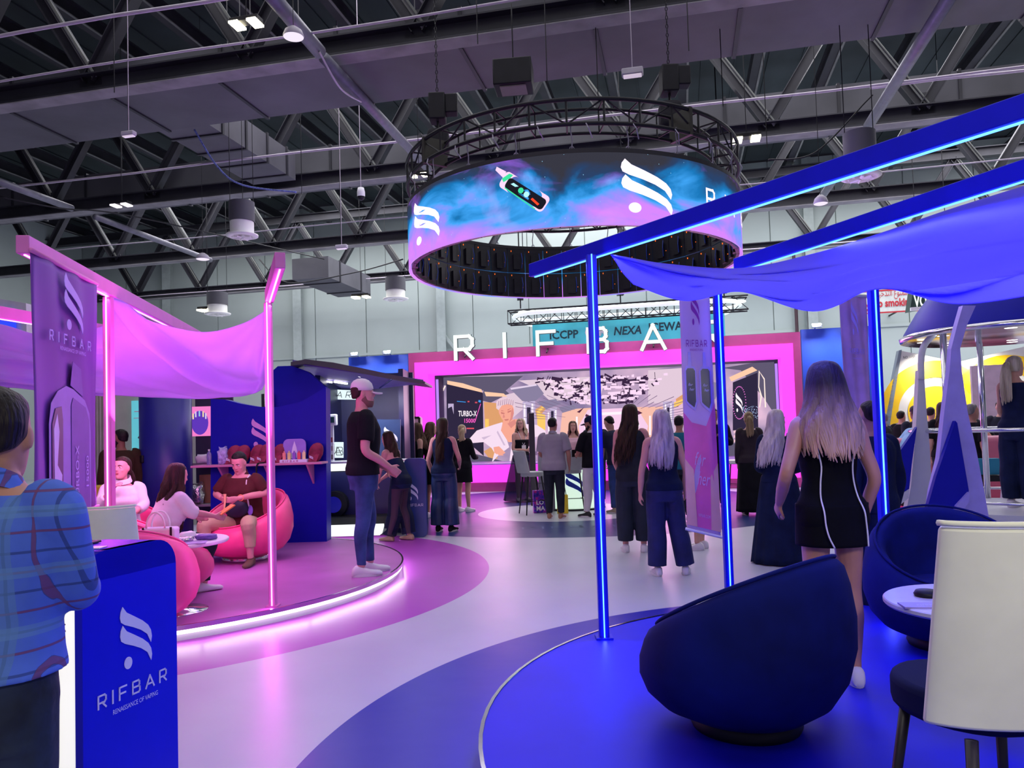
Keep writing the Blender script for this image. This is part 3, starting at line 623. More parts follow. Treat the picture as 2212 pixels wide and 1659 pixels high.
# fabric canopies
def patch(rows, n, fold=0.0, seed=0):
    P = [[at(*q) for q in r] for r in rows]
    cols = [smoothpath(r, n) for r in P]; k = len(cols[0]); out = []
    T = [smoothpath([c[j] for c in cols], n) for j in range(k)]
    H = len(T[0]); return [[T[j][i] for j in range(k)] for i in range(H)]
def cloth(name, lab, rows, n, m, fold=.03, fx=7.0, parent=None, ridges=()):
    G = patch(rows, n); H = len(G); K = len(G[0]); vs = []
    for i in range(H):
        for j in range(K):
            p = G[i][j].copy(); u = j/(K-1); v = i/(H-1); a = math.atan2(v+.03, u+.03); b = math.atan2(v+.03, 1.03-u)
            e = min(1, 4*u, 4*(1-u))*min(1, 4*v+.3)
            d = fold*e*(math.sin(a*fx*3+1)*.5+math.sin(b*fx*2.3)*.5+.6*noise.noise(Vector((u*3, v*5, 2))))
            for u0, v0, u1, v1, am, wd in ridges:
                L2 = (u1-u0)**2+(v1-v0)**2; k = max(0, min(1, ((u-u0)*(u1-u0)+(v-v0)*(v1-v0))/L2)); q_ = math.hypot(u-u0-k*(u1-u0), v-v0-k*(v1-v0)); w_ = wd*(.8+.6*math.sin(PI*k))
                d += am*math.exp(-(q_/w_)**2)*(.3+math.sin(PI*k))
            p.y += d; p.z += d*.4; G[i][j] = p
    q = MB(); q.norm = False; q.grid(G); o = q.build(name, m, parent, smooth=True); s = o.modifiers.new('thickness', 'SOLIDIFY'); s.thickness = .003; return o
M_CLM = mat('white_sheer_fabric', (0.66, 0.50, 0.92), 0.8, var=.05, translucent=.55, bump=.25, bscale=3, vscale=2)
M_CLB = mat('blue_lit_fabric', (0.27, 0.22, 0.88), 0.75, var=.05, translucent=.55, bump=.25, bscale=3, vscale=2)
o = cloth('fabric_canopy', '', [
    [(238, 636, 5.98), (300, 682, 6.05), (370, 706, 6.3), (450, 717, 6.45), (530, 696, 6.5), (588, 660, 6.4)],
    [(238, 715, 6.5), (310, 745, 6.8), (390, 772, 7.0), (460, 790, 7.0), (530, 775, 6.9), (584, 725, 6.6)],
    [(236, 790, 7.1), (320, 812, 7.5), (400, 828, 7.7), (470, 836, 7.7), (530, 830, 7.4), (577, 795, 7.0)],
    [(234, 853, 7.7), (320, 858, 8.1), (400, 861, 8.3), (470, 860, 8.3), (530, 855, 8.0), (570, 838, 7.5)]], 16, M_CLM, .015, ridges=((0, 0, 1, 1, -.13, .045), (0, -.1, 1, .85, .10, .05), (0, .72, 1, .97, -.06, .035), (0, .85, 1, 1, .05, .03), (1, 0, .93, 1, -.06, .04)))
tag(o, 'sheer white fabric canopy glowing pink, draped between the magenta posts', 'canopy')
o = cloth('fabric_canopy', '', [
    [(-90, 690, 7.6), (0, 700, 7.5), (80, 722, 7.6), (160, 722, 7.2), (232, 700, 6.9)],
    [(-90, 745, 7.9), (0, 755, 7.8), (80, 768, 7.9), (160, 772, 7.6), (232, 770, 7.3)],
    [(-90, 800, 8.2), (0, 810, 8.1), (80, 820, 8.2), (160, 830, 8.0), (231, 836, 7.8)],
    [(-90, 850, 8.4), (0, 838, 8.3), (80, 842, 8.4), (160, 850, 8.3), (231, 856, 8.0)]], 14, M_CLM, .015, ridges=((0, .25, 1, .3, -.09, .03), (0, .45, 1, .5, .08, .03), (0, .68, 1, .75, -.09, .03), (0, .85, 1, .88, .07, .03)))
tag(o, 'second sheer pink-lit fabric, partly hidden behind the purple banner at the left edge', 'canopy')
o = cloth('fabric_canopy', '', [
    [(1318, 549, 5.05), (1440, 570, 5.2), (1600, 580, 5.3), (1760, 548, 5.0), (1900, 505, 4.7), (2060, 450, 4.3), (2300, 375, 3.9)],
    [(1330, 566, 5.0), (1440, 592, 5.1), (1600, 600, 5.15), (1760, 590, 4.8), (1900, 562, 4.4), (2060, 520, 4.0), (2300, 470, 3.6)],
    [(1345, 590, 4.9), (1450, 620, 4.9), (1600, 618, 4.9), (1760, 635, 4.5), (1890, 605, 4.1), (2060, 590, 3.75), (2300, 555, 3.4)],
    [(1368, 615, 4.8), (1478, 650, 4.75), (1600, 632, 4.7), (1755, 672, 4.3), (1900, 626, 3.95), (2068, 657, 3.6), (2300, 625, 3.2)]], 14, M_CLB, .012, ridges=((0, 0, .5, .5, -.05, .03), (.0, .1, .33, 1, .05, .03), (.33, 1, .62, .35, -.06, .025), (.33, 1, .75, .6, .06, .03), (.3, .2, 1, .25, -.06, .03), (.35, .45, 1, .5, .06, .03), (.62, 1, 1, .62, -.07, .025), (.62, 1, .9, .85, .06, .03), (.62, 1, .45, .55, .05, .025), (.16, .9, .3, .2, -.04, .02)))
tag(o, 'blue-lit fabric canopy sagging in scallops from the blue beams', 'canopy')
# ------------------------------------------------------------------ purple banner on the left beam
def banner(name, lab, TL, TR, H, m, rod, thick=.006):
    TL = Vector(TL); TR = Vector(TR); t = thing(name, lab, 'banner', TL); ux = (TR-TL); W = ux.length; ux.normalize(); uy = Vector((0, 0, 1)); n = ux.cross(uy)
    org = TL-uy*H; mp = fmap(org, ux, uy)
    G = [[org+ux*(W*j/20)+uy*(H*i/30)+n*.01*math.sin(j*.8+i*.15) for j in range(21)] for i in range(31)]; q = MB(); q.norm = False; q.grid(G); o = q.build('sheet', m, t, smooth=True, world=True); s = o.modifiers.new('thickness', 'SOLIDIFY'); s.thickness = thick
    q = MB(); q.tube([TL-ux*.03, TR+ux*.03], .015, 8); q.build('top_rod', rod, t, world=True, smooth=True)
    q = MB(); q.tube([org-ux*.02, org+ux*(W+.02)], .014, 8); q.build('bottom_rod', rod, t, world=True, smooth=True)
    return t, mp, W
M_PURB = mat('purple_print', (0.20, 0.055, 0.42), 0.55, var=.12, vscale=2, stretch=(1, 1, .4))
dn = (bB-bA).normalized(); off = Vector((dn.y, -dn.x, 0))*.055
def online(u):  # point on the banner line at column u
    lo, hi = -1.0, 4.0
    A = bA+off
    for _ in range(40):
        mid = (lo+hi)/2; p = A+dn*mid-Vector((0, 0, CH)); dz = sum(a*b for a, b in zip(p, _f0)); uu = 1106+F*sum(a*b for a, b in zip(p, _R))/dz
        if uu < u: lo = mid
        else: hi = mid
    return A+dn*lo
TL = online(71); TR = online(206); TL.z = TR.z = 2.68
t, mp, W = banner('hanging_banner', 'purple banner with pale swoosh mark and large device picture, hung beside the nearest magenta post', TL, TR, 1.62, M_PURB, M_PINKF)
H = 1.62
def bq(fx, fy): return (fx*W, (1-fy)*H)
FO = .022
m = MB(); add_logo(m, mp, .39*W, .745*H, .31*W, .218*H, FO, .003); m.build('swoosh_logo', M_LILAC, t, world=True)
m = MB(); add_rifbar(m, mp, .17*W, .685*H, .66*W, .036*H, .010, FO, .003); m.build('lettering', M_LILAC, t, world=True); m = MB(); add_text(m, mp, 'RENAISSANCE OF VAPING', .32*W, .655*H, .016*H, FO+.003, width=.42*W); m.build('motto_lettering', M_LILAC, t, world=True)
m = MB(); body = [(.17, .0), (.17, .36), (.20, .44), (.30, .49), (.43, .515), (.55, .505), (.74, .465), (.82, .41), (.84, .33), (.84, .0)]
m.prism([bq(x, 1-y) for x, y in body], mp, FO-.008, .003); m.build('device_outline', mat('device_lilac', (.32, .20, .66), .5), t, world=True)
m = MB(); m.prism([bq(x, 1-y) for x, y in [(.5, .52), (.54, .62), (.68, .595), (.71, .48)]], mp, FO-.009, .003)
m.prism([bq(x, 1-y) for x, y in [(.50, .0), (.50, .44), (.53, .47), (.74, .435), (.80, .38), (.81, .0)]], mp, FO-.003, .003); m.build('device_panel', mat('device_plum', (.20, .085, .46), .5), t, world=True)
m = MB(); m.prism([bq(x, 1-y) for x, y in [(.20, .12), (.20, .36), (.25, .42), (.34, .43), (.36, .38), (.36, .02), (.27, .02)]], mp, FO-.002, .003); m.build('device_screen', mat('device_dark', (.10, .015, .16), .4), t, world=True)
m = MB(); m.prism([bq(x, 1-y) for x, y in [(.23, .10), (.22, .34), (.27, .40), (.30, .33), (.27, .2), (.34, .16), (.33, .1), (.27, .04)]], mp, FO+.001, .002); m.build('device_highlight', mat('device_light', (.6, .5, 1.0), .4), t, world=True)
vm = lambda x, y, q=0: mp(W*.60-y, x+.03*H, q)
m = MB(); add_text(m, vm, 'TURBO-X', 0, 0, .05*W*1.1, FO+.006, width=.35*H*.7); add_text(m, lambda x, y, q=0: mp(W*.77-y, x+.10*H, q), '15000', 0, 0, .045*W, FO+.006, width=.13*H); m.build('device_lettering', M_LILAC, t, world=True)
# ------------------------------------------------------------------ pink and white twin banner hanging in the middle
M_LILB = mat('lilac_banner', (0.80, 0.62, 0.88), 0.6, var=.05, vscale=2, translucent=.3, emit=.0); M_PKB = mat('pink_banner_ink', (0.95, 0.16, 0.42), 0.6, var=.06); M_PEACH = mat('peach_banner_ink', (.95, .50, .38), .6)
YB = 6.2
TL = at(1468, 640, YB); TR = at(1532, 640, YB-.0); BL = at(1468, 1135, YB); BR = at(1532, 1170, YB)
zt = TL.z; Hh = zt-at(1500, 1152, YB).z
t = thing('hanging_banner', 'tall lilac and pink banner with two device pictures, hung under the blue canopy', 'banner', (TL.x, YB, zt))
q = MB(); [q.tube([Vector((x, YB, zt)), Vector((x, YB, at(1500, 596, YB).z))], .003, 5) for x in (TL.x+.02, TR.x-.02)]; q.build('hanging_cord', M_BLACKM, t, world=True)
def twist(x, y, q=0):   # x 0..1 across, y metres up from the lower edge; the sheet turns a little as it falls
    f = 1-y/Hh; ang = .35*f; w_ = (TR.x-TL.x); c = (TL.x+TR.x)/2+.0*f; r = (x-.5)*w_*1.02/math.cos(ang)
    return Vector((c+r*math.cos(ang)+q*math.sin(ang), YB-r*math.sin(ang)-q, zt-Hh+y-(.06*(x-.5)*f)))
q = MB(); q.norm = False; q.grid([[twist(j/10, Hh*i/40) for j in range(11)] for i in range(41)]); o = q.build('sheet', M_LILB, t, world=True, smooth=True); s = o.modifiers.new('thickness', 'SOLIDIFY'); s.thickness = .004
q = MB(); q.tube([twist(-.05, 0), twist(1.05, 0)], .012, 8); q.build('bottom_rod', M_WHITE, t, world=True)
sheet_ = o; q = MB(); q.prism([(0, .02*Hh), (0, .50*Hh), (.25, .46*Hh), (.7, .45*Hh), (1, .55*Hh), (1, .02*Hh)], twist, .004, .002); q.build('pink_field', M_PKB, t, world=True)
q = MB(); q.prism([(0, .02*Hh), (0, .30*Hh), (.25, .26*Hh), (.3, .02*Hh)], twist, .007, .002); q.prism([(.72, .02*Hh), (.76, .24*Hh), (1, .30*Hh), (1, .02*Hh)], twist, .007, .002); q.build('peach_field', M_PEACH, t, world=True)
tw2 = lambda x, y, q=0: twist(x/(TR.x-TL.x), y, q)
ww = TR.x-TL.x
q = MB(); add_logo(q, tw2, .36*ww, .875*Hh, .27*ww, .14*Hh, .004, .002); add_rifbar(q, lambda x, y, o_=0: tw2(x, .785*Hh+y*2.1, o_), .17*ww, 0, .66*ww, .012*Hh, .003, .004, .002); add_text(q, tw2, 'RENAISSANCE OF VAPING', .28*ww, .765*Hh, .010*Hh, .006, width=.42*ww); q.build('logo_and_lettering', mat('magenta_ink', (.40, .05, .42), .5), t, world=True)
for k, (x0, lab) in enumerate(((.07, ''), (.54, ''))):
    q = MB(); q.m(0).prism([(x0*ww+a*ww, b*Hh) for a, b in round_rect(0, .525, .38, .70, .10)], tw2, .008, .002) if 0 else q.prism([(x0+a, b*Hh) for a, b in [(0, .55), (0, .68), (.06, .70), (.32, .70), (.38, .68), (.38, .55), (.3, .51), (.1, .53)]], twist, .008, .003)
    q.prism([(x0+a, b*Hh) for a, b in [(.12, .70), (.14, .76), (.22, .76), (.24, .70)]], twist, .006, .003); q.build('device_shell', mat('device_light_lilac', (.55, .42, .85), .4), t, world=True)
    q = MB(); q.prism([(x0+a, b*Hh) for a, b in [(.05, .55), (.05, .68), (.10, .69), (.28, .69), (.33, .68), (.33, .55), (.27, .525), (.12, .54)]], twist, .012, .002); q.build('device_screen', mat('device_grey', (.035, .03, .075), .3), t, world=True)
    q = MB(); add_text(q, tw2, 'for', (x0+.10)*ww, .615*Hh, .013*Hh, .016, width=.15*ww, shear=.4); add_text(q, tw2, 'her', (x0+.13)*ww, .595*Hh, .013*Hh, .016, width=.16*ww, shear=.4); q.build('device_script', M_LOGOW, t, world=True)
q = MB(); add_text(q, tw2, 'for', .28*ww, .28*Hh, .06*Hh, .012, width=.35*ww, shear=.45); add_text(q, tw2, 'her', .34*ww, .20*Hh, .06*Hh, .012, width=.4*ww, shear=.45); add_text(q, tw2, 'RIFBAR.COM', .35*ww, .065*Hh, .014*Hh, .010, width=.35*ww); q.build('script_lettering', mat('pale_pink_ink', (.85, .5, .8), .5), t, world=True)
# translucent banner by the blue wall
beam('short blue beam hidden behind the canopy, carrying the narrow translucent banner', Vector((at(1700, 640, 6.62).x, 6.62, 2.76)), Vector((at(1935, 640, 6.0).x, 5.4, 2.74)), .06, .06, M_BLUEF, M_LEDB, BLU, 2)
YC = 6.6; TL = at(1814, 636, YC); TR = at(1870, 640, YC)
t, mp, W = banner('hanging_banner', 'narrow translucent lilac banner directly behind the head of the woman in the short black dress', TL, TR, 1.25, mat('sheer_lilac', (.62, .45, .72), .5, var=.15, vscale=5, translucent=.4), M_WHITE)
m = MB(); add_logo(m, mp, W*.36, .90, W*.24, .28, .022, .002); add_rifbar(m, lambda x, y, o_=0: mp(x, .74+y*2.2, o_), W*.24, 0, W*.56, .018, .003, .022, .002); add_text(m, mp, 'RENAISSANCE OF VAPING', W*.36, .69, .014, .024, width=W*.35); m.build('logo_and_lettering', M_LILAC, t, world=True)
# ------------------------------------------------------------------ armchairs
def tub(name, lab, c, back, m, R=.47, hb=.73, hf=.40, base=M_BLACKM, wide=1.0):
    t = thing(name, lab, 'armchair', c, rz=back)   # local +X points to the back of the chair
    N_ = 56
    def hgt(a): s = (math.cos(a)+1)/2; return hf+(hb-hf)*s
    rings = []
    prof = [(0.0, .60), (.10, .82), (.25, .96), (.45, 1.03), (.65, 1.03), (.85, .98), (.96, .93), (1.0, .87)]
    for f, r in prof: rings.append([(R*r*math.cos(a)*(1+.05*f*math.cos(a)), R*r*wide*math.sin(a), .07+(hgt(a)-.07)*f) for a in [2*PI*i/N_ for i in range(N_)]])
    for f, r in ((1.0, .80), (.96, .75), (.85, .71)): rings.append([(R*r*math.cos(a), R*r*wide*math.sin(a), max(.30, .07+(hgt(a)-.07)*f)) for a in [2*PI*i/N_ for i in range(N_)]])
    rings.append([(R*.66*math.cos(a), R*.66*wide*math.sin(a), .30) for a in [2*PI*i/N_ for i in range(N_)]])
    q = MB(); q.loft(rings); sh_ = q.build('shell', m, t, smooth=True)
    q = MB(); q.lathe([(0, .40), (R*.5, .395), (R*.62, .37), (R*.66, .34), (R*.64, .29), (0, .29)], (-.03, 0, 0), 36); o = q.build('seat_cushion', m, t, smooth=True)
    q = MB(); q.tube([(R*.85*math.cos(a)*(1+.05*math.cos(a)), R*.85*wide*math.sin(a), hgt(a)+.012) for a in [2*PI*i/72 for i in range(72)]], .009, 6, closed=True); q.build('piping', m, sh_, smooth=True)
    q = MB(); q.lathe([(0, .0), (R*.52, 0), (R*.54, .02), (R*.5, .075), (R*.3, .10), (0, .1)], (0, 0, 0), 36); q.build('base', base, t, smooth=True)
    return t
M_VELB = mat('navy_velvet', (0.003, 0.007, 0.105), 0.85, var=.4, vscale=3, bump=.15, bscale=6, spec=.15)
M_VELP = mat('hot_pink_leatherette', (0.90, 0.07, 0.28), 0.42, var=.06, bump=.08, bscale=5)
g = gnd(1612, 1566, .12); CB = g
tub('tub_armchair', 'big navy velvet tub armchair seen from behind, lower right foreground', g, math.radians(-50), M_VELB, R=.465, hb=.80, hf=.40, wide=1.02)
tub('tub_armchair', 'navy velvet tub armchair facing the round white table', Vector((at(2055, 1300, 4.75).x, 4.75, .12)), math.radians(75), M_VELB, R=.48, hb=.80)
tub('tub_armchair', 'hot pink tub armchair under the seated man in the maroon polo', Vector((-3.16, 8.98, .12)), math.radians(65), M_VELP, R=.50, hb=.78, wide=1.08, base=M_CHROME)
tub('tub_armchair', 'hot pink tub armchair peeking out behind the blue reception counter', Vector((at(282, 1200, 5.8).x, 5.8, .12)), math.radians(-80), M_VELP, R=.47, hb=.77)
tub('tub_armchair', 'hot pink tub armchair of the woman with long dark hair', Vector((at(345, 1200, 7.0).x, 7.0, .12)), math.radians(-150), M_VELP, R=.46, hb=.76)
tub('tub_armchair', 'hot pink tub armchair of the woman in the white collared shirt', Vector((at(262, 1200, 7.95).x, 7.95, .12)), math.radians(120), M_VELP, R=.46, hb=.74)
# bar chairs
M_CREAM = mat('cream_upholstery', (0.80, 0.81, 0.66), 0.7, var=.06, bump=.1, bscale=8, sheen=.2); M_GREYUP = mat('pale_grey_upholstery', (.42, .45, .46), .7, var=.06)
def bar_chair(lab, c, rz, m, seatm=None, sw=.9, sy_=.02, sh=.70, bh=.42, w=.50, legm=M_BLACKM, group=None, s=1.0):
    # local: faces +Y, back at -Y
    t = thing('bar_chair', lab, 'chair', c, rz=rz, group=group, scale=s); seatm = seatm or m
    G = []; n = 24
    for k in range(13):
        f = k/12; z = sh+.02+bh*f; G.append([(w/2*(1-.04*f)*math.sin(a)*(1.0 if abs(a) < 1.2 else .98), -.20*math.cos(a)*.9-.03-.08*f, z-(.16*(abs(a)/1.6)**2*(f)**1.0 if 0 else 0)) for a in [(-1.25+2.5*i/n) for i in range(n+1)]])
    inner = G; th = .035; outer = [[(x*(1+th*2/w), y-th, z) for x, y, z in r] for r in G]
    loop = [inner[i]+outer[i][::-1] for i in range(13)]
    q = MB(); q.loft(loop); q.build('backrest', m, t, bevel=.018)
    q = MB(); q.tube([Vector(p)+Vector((0, 0, .01)) for p in outer[12]], .008, 6); q.build('piping', m, t, smooth=True)
    q = MB(); q.loft([[(x, y*.96, z) for x, y in [(w/2*sw*math.cos(a), sy_+.22*math.sin(a)) for a in [2*PI*i/28 for i in range(28)]]] for z in (sh-.05, sh, sh+.04)]); q.build('seat', seatm, t, bevel=.02)
    for sx in (-1, 1):
        for sy in (-1, 1):
            q = MB(); q.tube([(sx*.15, .02+sy*.13, sh-.04), (sx*.21, .02+sy*.20, 0)], [.016, .011], 8); q.build('leg', legm, t, smooth=True)
    q = MB(); q.tube([(sx*.186, .02+sy*.172, .25) for sx, sy in ((-1, -1), (1, -1), (1, 1), (-1, 1))], .008, 6, closed=True); q.build('footrest', legm, t)
    return t
M_WOOD = mat('dark_wood_leg', (.02, .015, .02), .4)
cx = at(2200, 1300, 1.98)
bar_chair('cream high chair with dark blue seat, cropped by the right edge in the foreground', Vector((cx.x, 2.12, .12)), math.radians(8), M_CREAM, mat('dark_seat_velvet', (.003, .006, .05), .85, spec=.15), sw=.66, sy_=.10, sh=.60, bh=.50, w=.56, legm=M_WOOD)
bar_chair('cream high chair with its back just above the blue reception counter', Vector((at(250, 1150, 4.62).x, 4.62, 0)), math.radians(4), M_CREAM, sh=.72, bh=.40, w=.38)
g = gnd(1150, 1112); bar_chair('pale grey bar chair in front of the blonde woman in the sheer skirt', (g.x, g.y+.15, 0), math.radians(-72), M_GREYUP, sh=.74, bh=.40, w=.48, s=1.0)
g = gnd(1238, 1108); bar_chair('pale grey bar chair between the grey shirt man and the white trousers man', (g.x, g.y+.3, 0), math.radians(5), M_GREYUP, sh=.76, bh=.36, w=.46)
g = gnd(1618, 1075); bar_chair('pale grey bar chair against the stage, behind the platinum blonde woman', (g.x-.1, g.y+.5, 0), math.radians(60), M_CREAM, sh=.74, bh=.42, w=.48)
# round tables
def round_table(lab, c, r, h, m=M_WHITE):
    t = thing('round_table', lab, 'table', c)
    q = MB(); q.lathe([(0, h-.03), (r-.01, h-.03), (r, h-.02), (r, h-.005), (r-.006, h), (0, h)], seg=56); q.build('tabletop', m, t, smooth=False)
    q = MB(); q.lathe([(.03, .03), (.03, h-.03)], seg=16); q.build('pedestal', M_CHROME, t, smooth=True)
    q = MB(); q.lathe([(0, .0), (r*.6, 0), (r*.6, .008), (.06, .03), (.03, .05)], seg=40); q.build('base', M_CHROME, t, smooth=True)
    return t
TB = Vector((at(2112, 1320, 3.62).x, 3.62, .12)); round_table('round white table on the blue platform at the right edge', TB, .40, .53, mat('lilac_tabletop', (.62, .58, .72), .3, var=.03))
tz = .12+.53
o = MB(); o.lathe([(0, 0), (.055, 0), (.06, .012), (.05, .028), (0, .03)], (0, 0, 0), 24); o = o.build('ashtray', M_BLACKM, smooth=True); o.location = (at(2003, 1290, TB.y+.12).x, TB.y+.12, tz); tag(o, 'small round black dish on the white table at the right', 'dish')
t = thing('brochure', 'lilac brochure lying flat on the white table at the right', 'brochure', (at(1990, 1322, TB.y-.08).x, TB.y-.08, tz), rz=-.15); q = MB(); q.box((0, 0, .004), (.17, .10, .008)); q.build('pages', mat('brochure_paper', (.35, .28, .6), .4), t); q = MB(); add_text(q, lambda x, y, p=0: Vector((x, y, .009)), 'RIFBAR', -.02, -.02, .02, 0); q.build('lettering', M_LOGOW, t)
LT = Vector((at(378, 1170, 6.35).x, 6.35, .12)); round_table('round white lounge table strewn with packets beside the seated women', LT, .42, .58); lz = .12+.58
def blob(name, lab, cat, c, size, m, rz=0, group=None, bump=0.2, seed=1):
    q = MB(); q.ball((0, 0, 0), (.5, .5, .5), 20, 12); vs = []
    for p in q.v:
        p = Vector(p); s = Vector([math.copysign(abs(a*2)**.55/2, a) for a in p]); s *= 1+bump*noise.noise(p*5+Vector((seed, 0, 0))); vs.append((s.x*size[0], s.y*size[1], (s.z+.5)*size[2]))
    q.v = vs; o = q.build(name, m, smooth=True); o.location = c; o.rotation_euler = (0, 0, rz); return tag(o, lab, cat, group)
M_FOIL = mat('silver_foil', (.62, .6, .62), .22, .9, var=.2, vscale=30, bump=.6, bscale=30)
blob('snack_packet', 'silver foil snack packet on the lounge table', 'packet', (LT.x+.12, LT.y-.12, lz), (.16, .10, .04), M_FOIL, .4)
blob('snack_packet', 'crumpled purple packet at the right rim of the lounge table', 'packet', (LT.x+.27, LT.y-.02, lz), (.16, .12, .045), mat('purple_packet', (.16, .08, .40), .5, bump=.5, bscale=30), -.3)
blob('snack_packet', 'small white packet in the middle of the lounge table', 'packet', (LT.x+.04, LT.y+.16, lz), (.12, .09, .05), M_WHITE, .9)
q = MB(); q.box((0, 0, .003), (.28, .20, .006)); o = q.build('magazine', mat('magazine_cover', (.35, .25, .55), .35, var=.5, vscale=12)); o.location = (LT.x+.2, LT.y-.22, lz); o.rotation_euler = (0, 0, .3); tag(o, 'open glossy magazine at the near rim of the lounge table', 'magazine')
t = thing('handbag', 'white handbag with black straps and tall pale handles beside the seated women', 'bag', (at(345, 1180, 5.98).x, 5.98, lz), rz=.05)
q = MB(); q.box((0, 0, .075), (.27, .12, .15)); q.build('body', mat('bag_canvas', (.72, .68, .78), .7, var=.05), t, bevel=.02)
for y in (-.05, .05): q = MB(); q.tube([(.0+.07*math.cos(a)-.01, y, .15+.12*math.sin(a)) for a in [PI*i/14 for i in range(15)]], .008, 6); q.build('handle', M_WHITE, t, smooth=True)
for x in (-.10, .11): q = MB(); q.box((x, -.062, .08), (.016, .006, .15)); q.build('strap', M_BLACKM, t)
# ------------------------------------------------------------------ reception counter, left foreground
c0 = Vector((-1.600, 2.83, 0)); c1 = Vector((-1.462, 3.30, 0)); cd = (c1-c0).normalized(); cn = Vector((cd.y, -cd.x, 0)); cW = (c1-c0).length; cH = 1.10; dep = .10
t = thing('reception_counter', 'blue counter slab with white swoosh mark and a glowing white edge, left foreground', 'counter', c0)
fm = fmap(c0, cd, (0, 0, 1)); outl = round_rect(0, 0, cW, cH, .11, 8, (1, 1, 0, 0))
q = MB(); q.prism(outl, fm, -.035, .035); q.build('blue_face', mat('counter_blue', (.003, .004, .72), .45, var=.03, spec=.25), t, world=True)
q = MB(); inn = [(.012, 0), (cW-.012, 0), (cW-.012, cH-.12), (.012, cH-.12)]; q.prism(inn, fm, -.03-dep, dep); q.build('glowing_edge', mat('lit_acrylic', (.85, .85, .80), .35, emit=.75, ecol=(1, .98, .92)), t, world=True)
q = MB(); q.prism([(x, min(y, cH-.12)) for x, y in outl if y < cH-.05], fm, -.035-dep-.02, .03); 
q.build('rear_face', M_BLACKM, t, world=True)
topc = c0+cd*(cW/2)-cn*(dep/2+.03)+Vector((0, 0, cH-.03))
q = MB(); q.prism([(x, y) for x, y in outl if y > cH-.115]+[], fm, -.05-dep*2.2, dep*2.2+.05); q.build('countertop', mat('counter_blue', 0), t, world=True)
q = MB(); add_logo(q, fm, .36*cW, .62, .34*cW, .235, .001, .002); q.build('swoosh_logo', M_LOGOW, t, world=True)
q = MB(); add_rifbar(q, fm, .14*cW, .515, .72*cW, .046, .0065, .001, .002); q.build('lettering', M_LOGOW, t, world=True); q = MB(); add_text(q, fm, 'RENAISSANCE OF VAPING', .28*cW, .47, .019, .003, width=.48*cW); q.build('motto_lettering', M_LOGOW, t, world=True)
ctop = cH
q = MB(); q.box((0, 0, .004), (.07, .14, .008)); o = q.build('phone', M_BLACKM, bevel=.003); o.location = topc+cd*(-.02)-cn*.14+Vector((0, 0, .032)); tag(o, 'black phone lying on the blue reception counter', 'phone')
q = MB(); q.box((0, 0, .002), (.09, .06, .003)); o = q.build('card', M_WHITE); o.location = topc+cd*(-.10)-cn*.02+Vector((0, 0, .031)); tag(o, 'white card on the blue reception counter', 'card')
# skateboard and bottle leaning behind the man in plaid
g = gnd(60, 1655, 0)
t = thing('skateboard', 'skateboard standing on end at the lower left corner, pale wheel showing', 'skateboard', at(95, 1780, 2.45)); p = at(95, 1780, 2.45); p.z = 0.02
t.location = (at(40, 1600, 2.62).x, 2.62, 0); bl = Vector(t.location)
q = MB(); G = [[Vector((.10*s_, .02*abs(s_), z)) for s_ in (-1, -.6, 0, .6, 1)] for z in [i*.08 for i in range(10)]]; q.norm = False; q.grid(G); o = q.build('deck', mat('scuffed_deck', (.04, .10, .16), .5, var=.9, vscale=14), t); s = o.modifiers.new('thickness', 'SOLIDIFY'); s.thickness = .012
for z in (.12,):
    for x in (-.055, .085):
        q = MB(); q.tube([(x-.02, -.055, z), (x+.02, -.055, z)], .028, 20); q.build('wheel', mat('cream_wheel', (.75, .70, .55), .4), t, smooth=False)
    q = MB(); q.tube([(-.09, -.045, z), (.09, -.045, z)], .01, 8); q.box((0, -.02, z), (.05, .04, .07)); q.build('axle', M_CHROME, t)
q = MB(); q.lathe([(0, 0), (.036, 0), (.038, .1), (.036, .17), (.014, .2), (.014, .225), (0, .225)], seg=20); o = q.build('drink_bottle', mat('dark_bottle', (.02, .02, .08), .15, var=.3), smooth=True); o.location = (at(86, 1650, 2.75).x, 2.75, 0); tag(o, 'dark drink bottle on the floor beside the skateboard', 'bottle')
# ================================================================== STAGE
SA = 19.6
M_ROSE = mat('rose_laminate', (0.52, 0.07, 0.26), 0.5, var=.05); 
M_MAGP = mat('glowing_magenta_panel', (.9, .05, .8), .5, emit=.85, ecol=(1.0, .06, .88)); M_GREYR = mat('grey_reveal', (.12, .11, .17), .6, var=.1)
stage = thing('stage_portal', 'wide pink stage portal with glowing magenta inner frame around the rear screen', 'stage', pl(1300, 1050, SA)); stage.location.z = 0
def hb(u, v, a): p = pl(u, v, a); return hall(p)[1], p.z
bL, zt = hb(882, 765, SA); bR = hb(1728, 715, SA)[0]; zt = (zt+hb(1728, 715, SA)[1])/2
iL, iz = hb(925, 812, SA); iR = hb(1686, 768, SA)[0]; iz = (iz+hb(1686, 768, SA)[1])/2
mL, mz = hb(896, 788, SA); mR = hb(1712, 737, SA)[0]; mz = (mz+hb(1712, 737, SA)[1])/2
zl = hb(1010, 1004, SA)[1]; zb = hb(1010, 1041, SA)[1]
def hbox(mb, a0, a1, b0, b1, z0, z1): return mb.box(hp((a0+a1)/2, (b0+b1)/2, (z0+z1)/2), (b1-b0, a1-a0, z1-z0), -HA)
q = MB(); hbox(q, SA, SA+.7, bL, mL, 0, zt); hbox(q, SA, SA+.7, mR, bR, 0, zt); hbox(q, SA, SA+.7, mL, mR, mz, zt); q.build('outer_frame', M_ROSE, stage, world=True)
q = MB(); hbox(q, SA-.03, SA+.55, mL, iL, zb, mz); hbox(q, SA-.03, SA+.55, iR, mR, zb, mz); hbox(q, SA-.03, SA+.55, iL, iR, iz, mz); q.build('glowing_frame', M_MAGP, stage, world=True)
